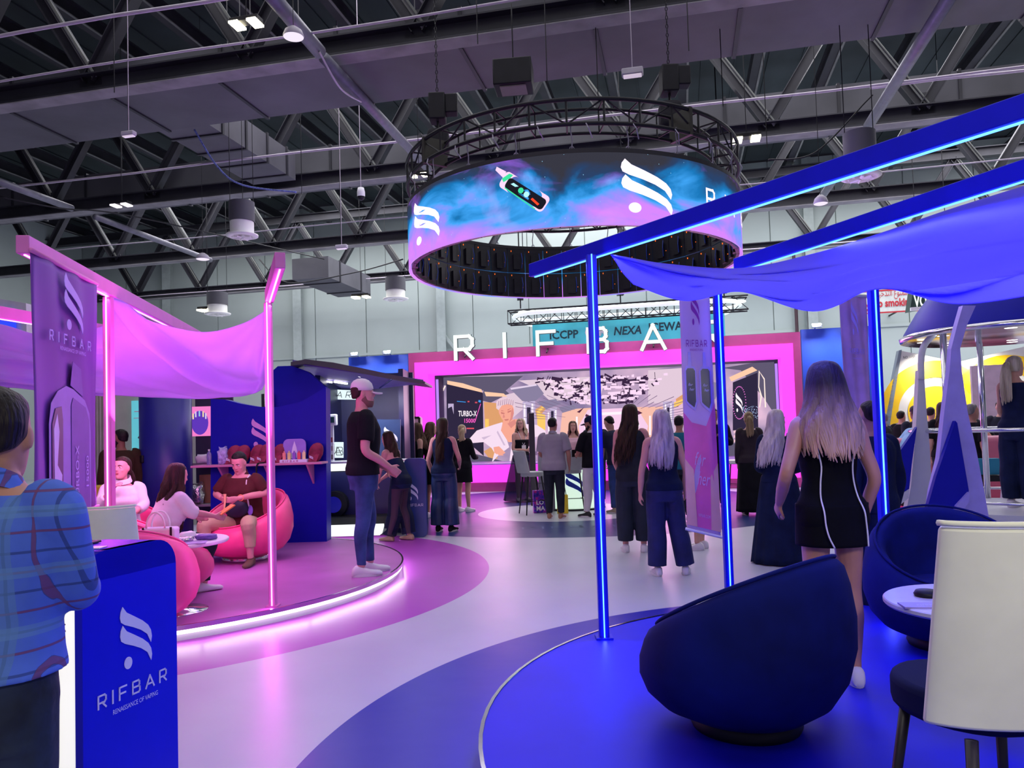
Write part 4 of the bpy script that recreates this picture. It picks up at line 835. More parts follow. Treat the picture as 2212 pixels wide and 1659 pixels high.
q = MB(); hbox(q, SA-.35, SA+.5, mL, mR, zb, zl); q.build('glowing_ledge', M_MAGP, stage, world=True)
q = MB(); hbox(q, SA-.35, SA+1.3, mL, mR, zl, zl+.03); q.build('ledge_top', mat('ledge_lilac', (.55, .35, .80), .3), stage, world=True)
q = MB(); hbox(q, SA-.3, SA+.5, bL, bR, 0, zb); q.build('base_plinth', M_ROSE, stage, world=True)
q = MB(); hbox(q, SA+.56, SA+1.45, iL-.12, iL, zl, iz); hbox(q, SA+.56, SA+1.45, iR, iR+.12, zl, iz); hbox(q, SA+.56, SA+1.45, iL, iR, iz, iz+.12); q.build('reveal', M_GREYR, stage, world=True)
for b in (iL+.04, iR-.04):
    q = MB(); hbox(q, SA+.62, SA+.66, b-.03, b+.03, zl, iz-.1); q.build('light_line', glow('lilac_line', (.5, .25, 1), 1.1), stage, world=True)
strip('stage_glow', hp(SA-.5, mL+.2, 1.2), hp(SA-.5, mR-.2, 1.2), -AX, 90, (1, .12, .85), 1.0)
strip('stage_top_wash', hp(SA-.9, bL, zt+.4), hp(SA-.9, bR, zt+.4), AX+Vector((0, 0, -.8)), 40, (1, .75, .85), .2)
# letters on the portal
LA = SA-.28; x0, zA = hb(985, 776, LA); x1 = hb(1556, 746, LA)[0]; zA = (zA+hb(1556, 746, LA)[1])/2; hL = hb(985, 728, LA)[1]-hb(985, 776, LA)[1]
lmap = lambda x, y, q_=0: hp(LA-q_, x, y)
for i, (c, lx) in enumerate(rifbar_xy(x1-x0, hL)):
    t = thing('channel_letter', 'large white lit letter %s on the pink stage portal, %s' % (c, ['first of the row', 'second of the row', 'third of the row', 'beside a blue post', 'fifth of the row', 'last of the row'][i]), 'letter', hp(LA, x0+lx, zA), group='lit letters on the stage portal')
    q = MB()
    for s in _LT[c]: stroke(q, [(x0+lx+p[0]*_LW[c]*hL, zA+p[1]*hL) for p in s], .085, lmap, .0, .05)
    q.build('lit_face', glow('letter_white', (.92, 1, .95), 1.15), t, world=True)
    q = MB()
    for s in _LT[c]: stroke(q, [(x0+lx+p[0]*_LW[c]*hL, zA+p[1]*hL) for p in s], .10, lmap, -.08, .07)
    q.build('return', mat('letter_side', (.05, .09, .08), .5), t, world=True)
    q = MB(); bb = x0+lx+_LW[c]*hL/2; q.bar(hp(LA+.04, bb, zA+.05), hp(SA+.1, bb, zt-.03), .03, .03); q.build('bracket', M_BLACKM, t, world=True)
# rear LED picture
XA = SA+1.35; S = plmap(XA)
scr = thing('rear_led_screen', 'wide screen showing a space station corridor and a woman in white', 'screen', pl(1300, 900, XA))
def E_(n, c, s=1.0): return glow('scr_'+n, c, s)
bl_, z0_ = hb(938, 1001, XA); br_ = hb(1680, 980, XA)[0]; z1_ = hb(938, 815, XA)[1]
q = MB(); hbox(q, XA+.0, XA+.12, iL-.05, iR+.05, zl, iz+.05)
def corridor():
    m = bpy.data.materials.new('corridor_picture'); m.use_nodes = True; nt = m.node_tree; nt.nodes.clear(); N = nt.nodes; L = nt.links
    tc = N.new('ShaderNodeTexCoord'); mp_ = N.new('ShaderNodeMapping'); mp_.inputs['Scale'].default_value = (.7, .7, .9); L.new(tc.outputs['Object'], mp_.inputs[0])
    n = N.new('ShaderNodeTexNoise'); n.inputs['Scale'].default_value = 1.0; n.inputs['Detail'].default_value = 3; L.new(mp_.outputs[0], n.inputs['Vector'])
    c = N.new('ShaderNodeValToRGB'); e = c.color_ramp.elements; e[0].position = .33; e[0].color = (.22, .17, .33, 1); e[1].position = .68; e[1].color = (.80, .52, .70, 1); x = e.new(.5); x.color = (.48, .34, .52, 1)
    L.new(n.outputs['Fac'], c.inputs[0]); em = N.new('ShaderNodeEmission'); L.new(c.outputs[0], em.inputs[0]); o = N.new('ShaderNodeOutputMaterial'); L.new(em.outputs[0], o.inputs[0]); return m
q.build('panel', corridor(), scr, world=True)
PIC = MB(); PM = []
def pmat(m):
    if m not in PM: PM.append(m)
    PIC.m(PM.index(m)); return PIC
def art(name, polys, m, lev, parent=scr):
    q = pmat(m)
    for p in polys: q.prism(p, S, .004*lev, .001)
D = E_('dark', (.030, .022, .055)); D2 = E_('slate', (.12, .10, .17)); LV = E_('lavender', (.55, .45, .68)); PK = E_('pink', (.95, .62, .85)); OR = E_('orange', (1.0, .42, .10)); YE = E_('yellow', (1, .62, .15)); WT = E_('white', (1, .90, .98)); PW = E_('palewall', (.78, .60, .72))
art('picture_upper_bulkhead', [[(938, 815), (1130, 812), (1085, 850), (1010, 838), (938, 830)], [(1045, 842), (1090, 842), (1100, 850), (1060, 870), (1040, 865)], [(1560, 795), (1680, 775), (1680, 905), (1650, 860), (1600, 800)]], D2, 1)
art('picture_pale_ceiling', [[(1120, 822), (1310, 812), (1290, 880), (1230, 862), (1190, 868), (1160, 840)], [(1400, 800), (1500, 793), (1530, 830), (1480, 850), (1440, 870), (1400, 872)], [(1085, 855), (1150, 838), (1155, 862), (1105, 905), (1085, 890)]], PW, 2)
art('picture_warm_bays', [[(1045, 868), (1085, 872), (1090, 960), (1075, 965), (1048, 930)], [(1045, 975), (1070, 960), (1075, 990), (1060, 995)], [(1156, 885), (1178, 870), (1178, 885), (1160, 905)], [(1460, 862), (1500, 835), (1502, 850), (1462, 880)]], E_('amber', (.75, .36, .16)), 3)
art('picture_amber_lights', [[(1161, 887), (1178, 872), (1178, 878), (1161, 895)], [(1160, 888), (1178, 897), (1178, 935), (1161, 930)], [(1048, 905), (1056, 905), (1056, 945), (1048, 945)], [(1455, 870), (1490, 855), (1490, 862), (1456, 880)]], YE, 4)
art('picture_orange_walls', [[(1215, 885), (1290, 880), (1290, 960), (1240, 960), (1210, 935)], [(1350, 880), (1455, 878), (1455, 960), (1370, 960)]], E_('peach', (.95, .52, .42)), 3)
art('picture_arch', [[(1270, 885), (1375, 880), (1400, 920), (1390, 965), (1255, 965), (1250, 920)]], PK, 5)
art('picture_arch_lines', [[(1262, 925), (1275, 892), (1370, 888), (1382, 920), (1376, 922), (1366, 894), (1279, 898), (1268, 926)], [(1244, 900), (1248, 900), (1248, 940), (1244, 940)], [(1402, 898), (1406, 898), (1406, 940), (1402, 940)]], WT, 6)
art('picture_dark_fins', [[(1246, 890), (1262, 880), (1252, 892)], [(1266, 894), (1284, 903), (1280, 910), (1264, 899)], [(1372, 884), (1388, 892), (1376, 897)], [(1352, 902), (1372, 890), (1374, 898), (1358, 908)]], E_('maroon', (.09, .02, .06)), 7)
q = pmat(E_('machinery', (.045, .02, .06))); rr = random.Random(5)
for k in range(170):
    t_ = rr.random(); u = 1300+(rr.random()-.5)*(300-170*t_); v = 812+60*t_-.045*(u-1300); a = rr.random()*PI; l = rr.uniform(3, 13)*(1.2-.5*t_); w_ = rr.uniform(1, 4); c, s = math.cos(a), math.sin(a)*.5
    q.prism([(u-c*l-s*w_, v-s*l+c*w_), (u+c*l-s*w_, v+s*l+c*w_), (u+c*l+s*w_, v+s*l-c*w_), (u-c*l+s*w_, v-s*l-c*w_)], S, .004*6+.0005*(k % 5), .001)
q = pmat(E_('machine_pink', (1, .72, .95)))
for k in range(120):
    t_ = rr.random(); u = 1305+(rr.random()-.5)*(290-170*t_); v = 812+58*t_-.045*(u-1300); l = rr.uniform(2, 8); w_ = rr.uniform(1, 3)
    q.prism([(u-l, v-w_), (u+l, v-w_*1.4), (u+l, v+w_), (u-l, v+w_)], S, .004*7+.003+.0005*(k % 5), .001)
art('picture_columns', [[(1129, 868), (1156, 866), (1157, 955), (1131, 955)], [(1188, 882), (1203, 880), (1203, 945), (1190, 945)], [(1432, 868), (1456, 866), (1456, 940), (1434, 940)]], LV, 6)
art('picture_column_lights', [[(1131, 872), (1135, 872), (1136, 950), (1132, 950)], [(1148, 872), (1152, 872), (1153, 950), (1149, 950)], [(1183, 890), (1186, 890), (1187, 940), (1184, 940)], [(1199, 886), (1202, 886), (1202, 940), (1199, 940)], [(1436, 872), (1439, 872), (1439, 940), (1436, 940)], [(1448, 872), (1451, 872), (1451, 940), (1448, 940)]], WT, 7)
art('picture_column_shadow', [[(1138, 880), (1146, 880), (1147, 950), (1139, 950)], [(1190, 888), (1196, 888), (1196, 940), (1190, 940)], [(1441, 880), (1446, 880), (1446, 940), (1441, 940)]], D, 8)
art('picture_dark_console', [[(964, 828), (1043, 848), (1045, 985), (1010, 955), (966, 950)]], D, 9)
art('picture_tube_lights', [[(966, 822), (1000, 828), (1040, 841), (1042, 848), (1000, 838), (966, 830)], [(1046, 846), (1088, 850), (1096, 857), (1050, 856)], [(1575, 815), (1625, 792), (1636, 800), (1580, 824)]], E_('tube', (1.0, .62, .42), 1.0), 10)
art('picture_neon_outline', [[(949, 855), (961, 832), (963, 834), (952, 857), (952, 900), (959, 912), (958, 914), (949, 902)], [(1639, 800), (1652, 818), (1655, 880), (1652, 880), (1650, 820), (1641, 804), (1640, 835), (1646, 855), (1642, 880), (1640, 880), (1643, 856), (1638, 836)]], E_('neon', (1.0, .8, .72), 1.1), 10)
art('picture_right_console', [[(1583, 826), (1636, 805), (1638, 925), (1583, 930)]], D, 9)
art('picture_signs', [[(968, 872), (980, 872), (980, 895), (976, 878), (968, 882)]], LV, 11)
q = pmat(WT); add_text(q, lambda x, y, q_=0: S(x, 899-y, .05), 'TURBO-X', 990, 0, 12, 0, width=40, thick=.02)
q = pmat(E_('hot', (1, .12, .6))); add_text(q, lambda x, y, q_=0: S(x, 913-y, .05), '15000', 1003, 0, 9, 0, width=24, thick=.02); stroke(q, [(1026, 911), (1038, 873)], 1.4, S, .05, .001)
art('picture_blue_glyphs', [[(987, 866), (1006, 868), (1006, 869.5), (987, 867.5)], [(1034, 864), (1039, 865), (1038, 870), (1033, 868)], [(994, 924), (999, 924), (999, 938), (994, 938)]], E_('glyph', (.05, .35, .9)), 12)
art('picture_red_glyphs', [[(1010, 866), (1014, 866), (1014, 869), (1010, 869)], [(1026, 868), (1031, 868), (1031, 871), (1026, 871)], [(1008, 924), (1024, 924), (1024, 927), (1008, 927)]], E_('redg', (.7, .08, .12)), 12)
rs = lambda x, y, q_=0: S(1589+x*15, 890-(y/1.05)*42, q_)
q = pmat(WT); [q.prism(p, rs, .05, .001) for p in logo_polys()]
q = pmat(E_('ring', (.85, .2, .7))); [q.prism([(1597+14*math.cos(a)+dx, 870+35*math.sin(a)+dy) for dx, dy in ((-1, -1), (1, -1), (1, 1), (-1, 1))], S, .05, .001) for a in [2*PI*i/34 for i in range(34)]]
q = pmat(E_('part', (.5, .65, 1.0))); [q.prism([(u+dx, v+dy) for dx, dy in ((0, 0), (1.4, 0), (1.4, 1), (0, 1))], S, .05, .001) for u, v in [(rr.uniform(1603, 1636), rr.uniform(876, 905)) for _ in range(110)]]
art('picture_bench_lights', [[(1585, 930), (1615, 928), (1615, 934), (1585, 936)], [(1585, 940), (1615, 938), (1615, 944), (1585, 946)], [(1585, 950), (1614, 948), (1614, 953), (1585, 955)]], E_('bench', (.95, .6, .7)), 12)
art('picture_floor_panels', [[(1005, 975), (1045, 985), (1100, 1000), (1005, 1000)], [(1400, 965), (1640, 955), (1640, 985), (1400, 988)]], D2, 9)
q = pmat(E_('panel_line', (.20, .13, .24)))
for k in range(34):
    a = PI*(.06+.88*k/33)*1.0; sgn = 1; r0 = rr.uniform(95, 150); r1 = r0+rr.uniform(40, 120); ca, sa = math.cos(a), -math.sin(a)*.38
    pa = (1322+ca*r0, 915+sa*r0); pb = (1322+ca*r1, 915+sa*r1)
    if 1050 < min(pa[0], pb[0]) and max(pa[0], pb[0]) < 1575 and min(pa[1], pb[1]) > 822: q.prism([pa, pb, (pb[0]+.6, pb[1]+1.3), (pa[0]+.4, pa[1]+.7)], S, .004*8, .001)
art('', [[(1100, 838), (1160, 830), (1175, 850), (1150, 872), (1128, 866)], [(1158, 868), (1200, 862), (1212, 872), (1180, 884)], [(1480, 850), (1530, 822), (1560, 830), (1545, 862), (1500, 872)], [(1207, 880), (1240, 874), (1248, 882), (1215, 892)]], E_('grey_rib', (.26, .22, .36)), 5)
art('', [[(1102, 838), (1158, 830), (1160, 833), (1104, 842)], [(1482, 850), (1530, 822), (1532, 825), (1484, 854)]], E_('rib_light', (.80, .66, .85)), 6)
art('', [[(1185, 958), (1260, 955), (1250, 975), (1140, 985)], [(1390, 958), (1560, 950), (1575, 972), (1400, 975)]], E_('floor_dark', (.22, .15, .27)), 9)
art('', [[(u, 962+3*(k % 3)), (u+13, 961+3*(k % 3)), (u+12, 963+3*(k % 3)), (u-1, 964.5+3*(k % 3))] for k, u in enumerate(range(1190, 1250, 9))]+[[(u, 958+4*(k % 3)), (u+14, 957+4*(k % 3)), (u+14, 959.5+4*(k % 3)), (u, 960.5+4*(k % 3))] for k, u in enumerate(range(1400, 1560, 11))], PK, 10)
# woman on the screen (plain figure)
SK = E_('skin', (.95, .40, .30)); SKD = E_('skin_dark', (.62, .20, .18)); CL = E_('cloth', (.95, .74, .90)); CLD = E_('cloth_fold', (.66, .50, .68))
art('picture_figure_clothes', [[(1012, 950), (1030, 930), (1065, 918), (1085, 912), (1095, 950), (1100, 966), (1075, 985), (1062, 1000), (1100, 1000), (1105, 960), (1125, 915), (1160, 918), (1178, 930), (1180, 940), (1150, 945), (1140, 1000), (1062, 1000), (1068, 978), (1062, 968), (1045, 955), (1022, 957)]], CL, 14)
art('picture_figure_neck', [[(1087, 908), (1118, 905), (1122, 925), (1108, 955), (1098, 955), (1082, 930)]], SK, 15)
art('picture_figure_arm', [[(1066, 966), (1078, 964), (1092, 978), (1086, 982), (1088, 984), (1078, 984), (1074, 980), (1074, 982), (1068, 978)]], SK, 16)
art('picture_figure_face', [[(1076, 880), (1082, 872), (1100, 868), (1110, 878), (1110, 893), (1107, 905), (1099, 914), (1092, 914), (1084, 905), (1078, 893)]], SK, 17)
art('picture_figure_hair', [[(1072, 882), (1072, 868), (1080, 860), (1094, 858), (1106, 864), (1112, 876), (1111, 886), (1107, 876), (1098, 872), (1084, 876), (1077, 886)]], E_('hair', (.85, .62, .72)), 18)
art('', [[(1075+4.5*i, 874-abs(i-4)*-.6), (1077+4.4*i, 861+abs(i-4)*1.2), (1078.6+4.4*i, 861+abs(i-4)*1.2), (1077+4.5*i, 874-abs(i-4)*-.6)] for i in range(8)], E_('hair_streak', (.52, .34, .46)), 18.5)
art('', [[(1107, 880), (1110, 893), (1107, 905), (1099, 914), (1103, 902), (1104, 890)], [(1096, 915), (1112, 906), (1116, 914), (1104, 925)], [(1088, 893), (1091, 901), (1088, 903), (1086, 901)]], E_('skin_shade', (.75, .27, .24)), 17.5)
art('picture_figure_features', [[(1082, 890), (1090, 892), (1090, 894), (1083, 894)], [(1096, 889), (1104, 886), (1104, 889), (1097, 892)], [(1089, 906), (1099, 905), (1098, 908), (1092, 909)], [(1083, 886), (1090, 888), (1083, 888)], [(1096, 885), (1105, 881), (1097, 887)]], SKD, 19)
art('picture_figure_folds', [[(1040, 945), (1062, 940), (1045, 950)], [(1110, 960), (1112, 1000), (1116, 1000), (1114, 958)], [(1075, 930), (1092, 962), (1088, 962), (1073, 934)]], CLD, 15)
PIC.build('picture', PM, scr, world=True)
area('screen_light', hp(XA-1.5, (iL+iR)/2, 2.2), hp(XA-5, (iL+iR)/2, 1.0), 6, 1.6, 110, (1, .62, .85))
# blue side walls of the stage
def side_wall(lab, pixL, pixR, a, lamps, th=.15):
    b0, z1 = hb(*pixL, a); b1_ = hb(*pixR, a)[0]; t = thing('booth_wall', lab, 'wall', hp(a, (b0+b1_)/2, 0)); q = MB(); hbox(q, a, a+th, b0, b1_, 0, z1); q.build('panel', M_BLUEW2, t, world=True)
    for u in lamps:
        b = hb(u, pixL[1], a)[0]; q = MB(); q.bar(hp(a+.1, b, z1), hp(a-.25, b, z1+.06), .03, .03); q.box(hp(a-.3, b, z1+.04), (.24, .12, .09), -HA); q.build('wall_lamp', M_CHROME, t, world=True)
        area('wall_wash', hp(a-.45, b, z1+.1), hp(a+.1, b, z1-.9), .2, .1, 22, (.8, .95, 1.0), 120)
    return t
M_BLUEW2 = mat('bright_blue_laminate', (.012, .05, .42), .5, var=.06)
side_wall('tall bright blue booth wall left of the pink stage portal', (753, 772), (881, 765), SA+.4, (775, 845))
side_wall('tall bright blue booth wall right of the pink stage portal', (1730, 712), (1885, 705), SA+.4, (1760, 1838))
# ------------------------------------------------------------------ turquoise booth behind, with its truss
t = thing('booth_fascia', 'turquoise booth fascia with dark letters above the stage portal', 'sign', pl(1350, 730, 25)); b0, z1 = hb(1150, 706, 25); b1_ = hb(1565, 684, 25)[0]
q = MB(); hbox(q, 25, 25.3, b0, b1_, 0, z1+.1); q.build('panel', mat('turquoise_print', (.06, .40, .46), .5, emit=.35, ecol=(.05, .5, .6), var=.35, vscale=.9), t, world=True)
f25 = lambda x, y, q_=0: hp(25-.01-q_, x, y)
for s_, u, v, u2, dark in (('ICCPP', 1188, 733, 1250, 1), ('ODM', 1264, 727, 1308, 0), ('NEXA', 1326, 724, 1386, 1), ('ICEWAVE', 1402, 716, 1500, 1)):
    q = MB(); bb, zz = hb(u, v, 25); be = hb(u2, v, 25)[0]; add_text(q, f25, s_, bb, zz, .27, .01, width=be-bb, thick=.025, shear=.2 if s_ == 'NEXA' else 0); q.build('lettering', mat('dark_teal_letter', (.01, .06, .07), .5) if dark else M_WHITE, t, world=True)
def box_truss(lab, p0, p1, s, name='lighting_truss'):
    t = thing(name, lab, 'truss', p0); p0 = Vector(p0); p1 = Vector(p1); x, y, d = frame(p1-p0); n = int((p1-p0).length/s)
    C = [x*s/2+y*s/2, -x*s/2+y*s/2, -x*s/2-y*s/2, x*s/2-y*s/2]
    q = MB(); [q.tube([p0+c, p1+c], .025, 6) for c in C]; q.build('chords', M_BLACKM, t, world=True)
    q = MB()
    for k in range(n):
        a = p0.lerp(p1, k/n); b = p0.lerp(p1, (k+1)/n)
        for i in range(4): c, e = C[i], C[(i+1) % 4]; q.tube([a+(c if k % 2 else e), b+(e if k % 2 else c)], .012, 5); q.tube([a+c, a+e], .012, 5)
    q.build('lacing', M_BLACKM, t, world=True); return t
ta, tb = pl(1100, 690, 24), pl(1615, 652, 24); ta.z = tb.z = (ta.z+tb.z)/2
box_truss('straight black lighting truss over the turquoise fascia', ta, tb, .42)
def oval(lab, u0, u1, v, a, ry, r):
    A0 = pl(u0, v, a); A1 = pl(u1, v, a); c = (A0+A1)/2; L_ = (hall(A1)[1]-hall(A0)[1])/2; q = MB(); z = A0.z
    q.tube([hp(a+ry*math.sin(2*PI*k/72), hall(c)[1]+(L_-ry)*(1 if math.cos(2*PI*k/72) > 0 else -1)+ry*math.cos(2*PI*k/72), z) for k in range(72)], r, 8, closed=True)
    return tag(q.build('oval_light_ring', mat('oval_white', (.8, .85, .82), .4, emit=.55, ecol=(.9, 1, .95)), smooth=True), lab, 'lamp')
oval('upper oval white light ring under the black truss', 1112, 1600, 688, 24.2, 1.0, .07); oval('lower oval white light ring just above the turquoise fascia', 1138, 1575, 700, 25.6, .9, .05)
for i, (u, v) in enumerate(((1124, 650), (1340, 640), (1564, 635))):
    p = pl(u, v, 24); q = MB(); q.tube([p-Vector((0, 0, .25)), Vector((p.x, p.y, 12.68))], .02, 6); q.box(p+Vector((0, 0, .2)), (.2, .2, .35)); tag(q.build('chain_hoist', M_BLACKM), 'small black chain hoist over the straight truss, %s' % ['left one', 'middle one', 'right one'][i], 'hoist')
for i, u in enumerate((1130, 1152, 1500, 1600)):
    p = pl(u, 676-.05*(u-1100), 23.6); q = MB(); q.ball(p, (.16, .12, .05), 12, 8); tag(q.build('spot_lamp', glow('booth_spot', (1, 1, .95), 3), smooth=True), 'bright white spot lamp on the straight truss over the turquoise fascia', 'lamp', group='spots on the straight truss')
for i, (u, v) in enumerate(((1132, 628), (1352, 625))):
    p = pl(u, v, 17.5); q = MB(); q.tube([p, p+Vector((0, 0, .42))], .11, 12); q.tube([p+Vector((0, 0, .4)), Vector((p.x, p.y, 12.6))], .01, 5); tag(q.build('hanging_speaker', M_BLACKM, smooth=True), 'black cylinder lamp hanging below the %s of the circular screen' % ('left side' if i == 0 else 'right side'), 'lamp')
# ------------------------------------------------------------------ signs on the rear wall at right
t = thing('no_smoking_sign', 'white no smoking sign with red border high on the rear wall', 'sign', pl(1930, 650, 30)); b0, z0 = hb(1858, 678, 30); b1_, z1 = hb(1992, 622, 30)
f30 = lambda x, y, q_=0: hp(30-q_, x, y)
q = MB(); hbox(q, 30, 30.06, b0, b1_, z0, z1); q.build('board', mat('sign_white', (.55, .6, .56), .6), t, world=True)
q = MB(); ln = [(b0, z0), (b1_, z0), (b1_, z1), (b0, z1), (b0, z0)]; [stroke(q, [ln[i], ln[i+1]], .05, f30, .005, .004) for i in range(4)]
RED = mat('sign_red', (.45, .015, .03), .5)
bb, zz = hb(1884, 664, 30); be = hb(1972, 660, 30)[0]; add_text(q, f30, 'No smoking', bb, zz, .28, .02, width=be-bb, thick=.03)
q.build('lettering', RED, t, world=True); q = MB(); cb, cz = hb(1866, 655, 30); pts = [(cb+.28*math.cos(2*PI*k/24), cz+.28*math.sin(2*PI*k/24)) for k in range(25)]; [stroke(q, [pts[i], pts[i+1]], .07, f30, .006, .004) for i in range(24)]; stroke(q, [(cb-.2, cz+.2), (cb+.2, cz-.2)], .06, f30, .008, .004)
q.build('pictogram', RED, t, world=True); q = MB(); bb, zz = hb(1890, 641, 30); be = hb(1960, 636, 30)[0]
try: add_text(q, f30, '\uFEE6\uFEF4\uFEA7\uFEAA\uFE98\uFEDF\uFE8D \uFEC9\uFEEE\uFEE8\uFEE4\uFEE3', bb, zz, .24, .02, width=be-bb)
except Exception: pass
q.build('lettering', RED, t, world=True)
for u, v in ((1875, 640),):
    p = hp(30.05, b0, z0); q = MB(); q.bar(hp(30.06, b0+.3, z0+.3), hp(WA-.1, b0+.3, z0+.3), .05, .05); q.bar(hp(30.06, b1_-.3, z0+.3), hp(WA-.1, b1_-.3, z0+.3), .05, .05); q.build('wall_bracket', M_BLACKM, t, world=True)
t = thing('booth_fascia', 'small wedge-shaped sign with white lit VOO letters below the blue canopy', 'sign', pl(2010, 655, 23)); q = MB(); slab(q, [(1972, 628), (2060, 634), (2060, 652), (1966, 671)], 23, .5); q.build('wedge', mat('sign_dark_green', (.02, .05, .04), .5), t, world=True)
q = MB(); f23 = lambda x, y, q_=0: hp(23-.01-q_, x, y); bb, zz = hb(1974, 663, 23); be = hb(2018, 663, 23)[0]; add_text(q, f23, 'VOO', bb, zz, .33, .01, width=be-bb, thick=.03); q.build('lettering', glow('letter_white', (.92, 1, .95), 1.15), t, world=True)
q = MB(); slab(q, [(1968, 664), (2070, 656), (2070, 661), (1968, 671)], 22.9, .1); q.build('lower_rim', M_WHITE, t, world=True)
q = MB(); [q.tube([pl(u, 636, 23.2), Vector((pl(u, 636, 23.2).x, pl(u, 636, 23.2).y, 12.6))], .01, 5) for u in (1985, 2050)]; q.build('hanging_cord', M_BLACKM, t, world=True)
# yellow-circle booth
YA = 21.5; t = thing('exhibition_booth', 'white booth walls with giant yellow arcs behind the rocket structure', 'booth', hp(YA, hb(2050, 900, YA)[0], 0)); M_BW = mat('booth_white', (.66, .64, .60), .6, var=.04); M_YEL = mat('booth_yellow', (.85, .52, .01), .5, var=.03)
def toground(u, a): b = hb(u, 900, a)[0]; return hp(a, b, 0)
q = MB(); P = [pl(1948, 758, YA), pl(2070, 782, YA), pl(2250, 740, YA), toground(2250, YA), toground(1895, YA)]; n = len(P); q.add(P+[p+AX*.2 for p in P], [tuple(range(n)), tuple(range(n, 2*n))[::-1]]+[(i, (i+1) % n, n+(i+1) % n, n+i) for i in range(n)]); q.build('white_wall', M_BW, t, world=True)
def arc(mb, u, v, r0, r1, a, a0, a1, off):
    c = pl(u, v, a); cb_, cz_ = hall(c)[1], c.z; k = Y_ = 1650/23.0; N_ = 40; fm_ = lambda x, y, q_=0: hp(a-q_, x, y)
    for i in range(N_):
        t0 = a0+(a1-a0)*i/N_; t1 = a0+(a1-a0)*(i+1)/N_; mb.prism([(cb_+r/k*math.cos(t_), cz_+r/k*math.sin(t_)) for r, t_ in ((r0, t0), (r1, t0), (r1, t1), (r0, t1))], fm_, off, .01)
q = MB(); arc(q, 2022, 890, 64, 95, YA, math.radians(28), math.radians(195), .01); q.build('large_yellow_arc', M_YEL, t, world=True)
q = MB(); arc(q, 2022, 890, 0, 48, YA, 0, 2*PI, .01); q.build('yellow_disc', M_YEL, t, world=True)
q = MB(); arc(q, 2178, 880, 62, 95, YA, 0, 2*PI, .01); q.build('large_yellow_ring', M_YEL, t, world=True)
fy = lambda x, y, q_=0: hp(YA-.012-q_, x, y)
q = MB(); bb, zz = hb(1951, 775, YA); add_text(q, fy, 'NO: 1150', bb, zz, .07, .004, width=.28); bb, zz = hb(1963, 815, YA); add_text(q, lambda x, y, q_=0: hp(YA-.012-q_, bb+(x-bb)*.85-(y-zz)*.5, zz+(x-bb)*.42+(y-zz)), 'SPARK YOUR LIFE', bb, zz, .07, .004, width=.62); q.build('lettering', M_BLACKM, t, world=True)
for u, v in ((2010, 770), (2122, 772)): area('booth_spot_light', pl(u, v, YA-.6), pl(u, v+60, YA), .2, .1, 30, (1, .97, .85), 130)
q = MB(); P = [pl(1948, 755, YA-.02), pl(1942, 757, YA-.02), toground(1880, YA-.02), toground(1897, YA-.02)]; q.add(P+[p+AX*.25 for p in P], [(0, 1, 2, 3), (7, 6, 5, 4)]+[(i, (i+1) % 4, 4+(i+1) % 4, 4+i) for i in range(4)]); q.build('wall_edge', mat('booth_grey_edge', (.2, .24, .28), .6), t, world=True)
# white counter and pink screens in that booth
def simple(name, lab, cat, fn, m, **k):
    q = MB(); fn(q); o = q.build(name, m, **k); return tag(o, lab, cat)
simple('display_counter', 'white glowing counter left of the rocket, at the yellow booth', 'counter', lambda q: q.box(pl(1948, 1000, 15.5)*1.0-Vector((0, 0, .15)), (.85, .5, 1.05), -HA), mat('counter_glow', (.85, .85, .85), .4, emit=.5), bevel=.06)
simple('display_counter', 'rosy counter front between the rocket legs', 'counter', lambda q: q.box(Vector((pl(2050, 1000, 15).x, pl(2050, 1000, 15).y, .6)), (2.2, .5, 1.2), -HA), mat('rose_counter', (.55, .16, .25), .5), bevel=.1)
simple('pale_partition', 'pale pink partition panel behind the chrome rocket pole', 'partition', lambda q: q.box(Vector((pl(2150, 900, 19).x, pl(2150, 900, 19).y, 1.35)), (.9, .1, 2.7), -HA), mat('pale_pink_panel', (.55, .42, .5), .6))
g0 = gnd(2145, 1100); simple('pink_carpet', 'hot pink carpet seen between the rocket legs', 'carpet', lambda q: q.box((g0.x, g0.y+1.2, .004), (2.6, 3.2, .008), -HA), mat('pink_carpet', (.75, .05, .22), .9))
simple('display_bag', 'turquoise carrier bag behind the rocket railing', 'bag', lambda q: q.box((pl(2130, 1010, 12.5).x, pl(2130, 1010, 12.5).y, .80), (.32, .14, .24), -HA), mat('teal_bag', (.02, .25, .38), .6), bevel=.01)
simple('display_stool', 'dark stool that holds the turquoise carrier bag', 'stool', lambda q: (q.box((pl(2130, 1010, 12.5).x, pl(2130, 1010, 12.5).y, .63), (.4, .3, .08), -HA), q.tube([(pl(2130, 1010, 12.5).x, pl(2130, 1010, 12.5).y, 0), (pl(2130, 1010, 12.5).x, pl(2130, 1010, 12.5).y, .6)], .04, 10)), M_BLACKM)
# ------------------------------------------------------------------ rocket structure
RY = 8.7; RCx = at(2195, 900, RY).x; rk = thing('rocket_cabin', 'open rocket-shaped cabin with blue fins, white legs and a blue dome roof', 'pavilion', (RCx, RY, 0))
M_RW = mat('rocket_white', (.62, .64, .70), .35, var=.03); M_RB = mat('rocket_blue', (.004, .006, .40), .45, var=.05, spec=.25); M_RL = mat('rocket_lilac', (.40, .34, .95), .4)
q = MB(); zr = at(2100, 722, RY).z; q.lathe([(1.12, zr), (1.10, zr+.06), (.96, zr+.30), (.72, zr+.62), (.42, zr+1.0), (.1, zr+1.3), (0, zr+1.32)], seg=64); q.build('dome_roof', M_RB, rk, smooth=True)
q = MB(); q.lathe([(0, zr-.01), (1.04, zr-.01), (1.14, zr-.04), (1.15, zr+.01), (1.12, zr+.03)], seg=64); q.build('roof_rim', M_CHROME, rk, smooth=True)
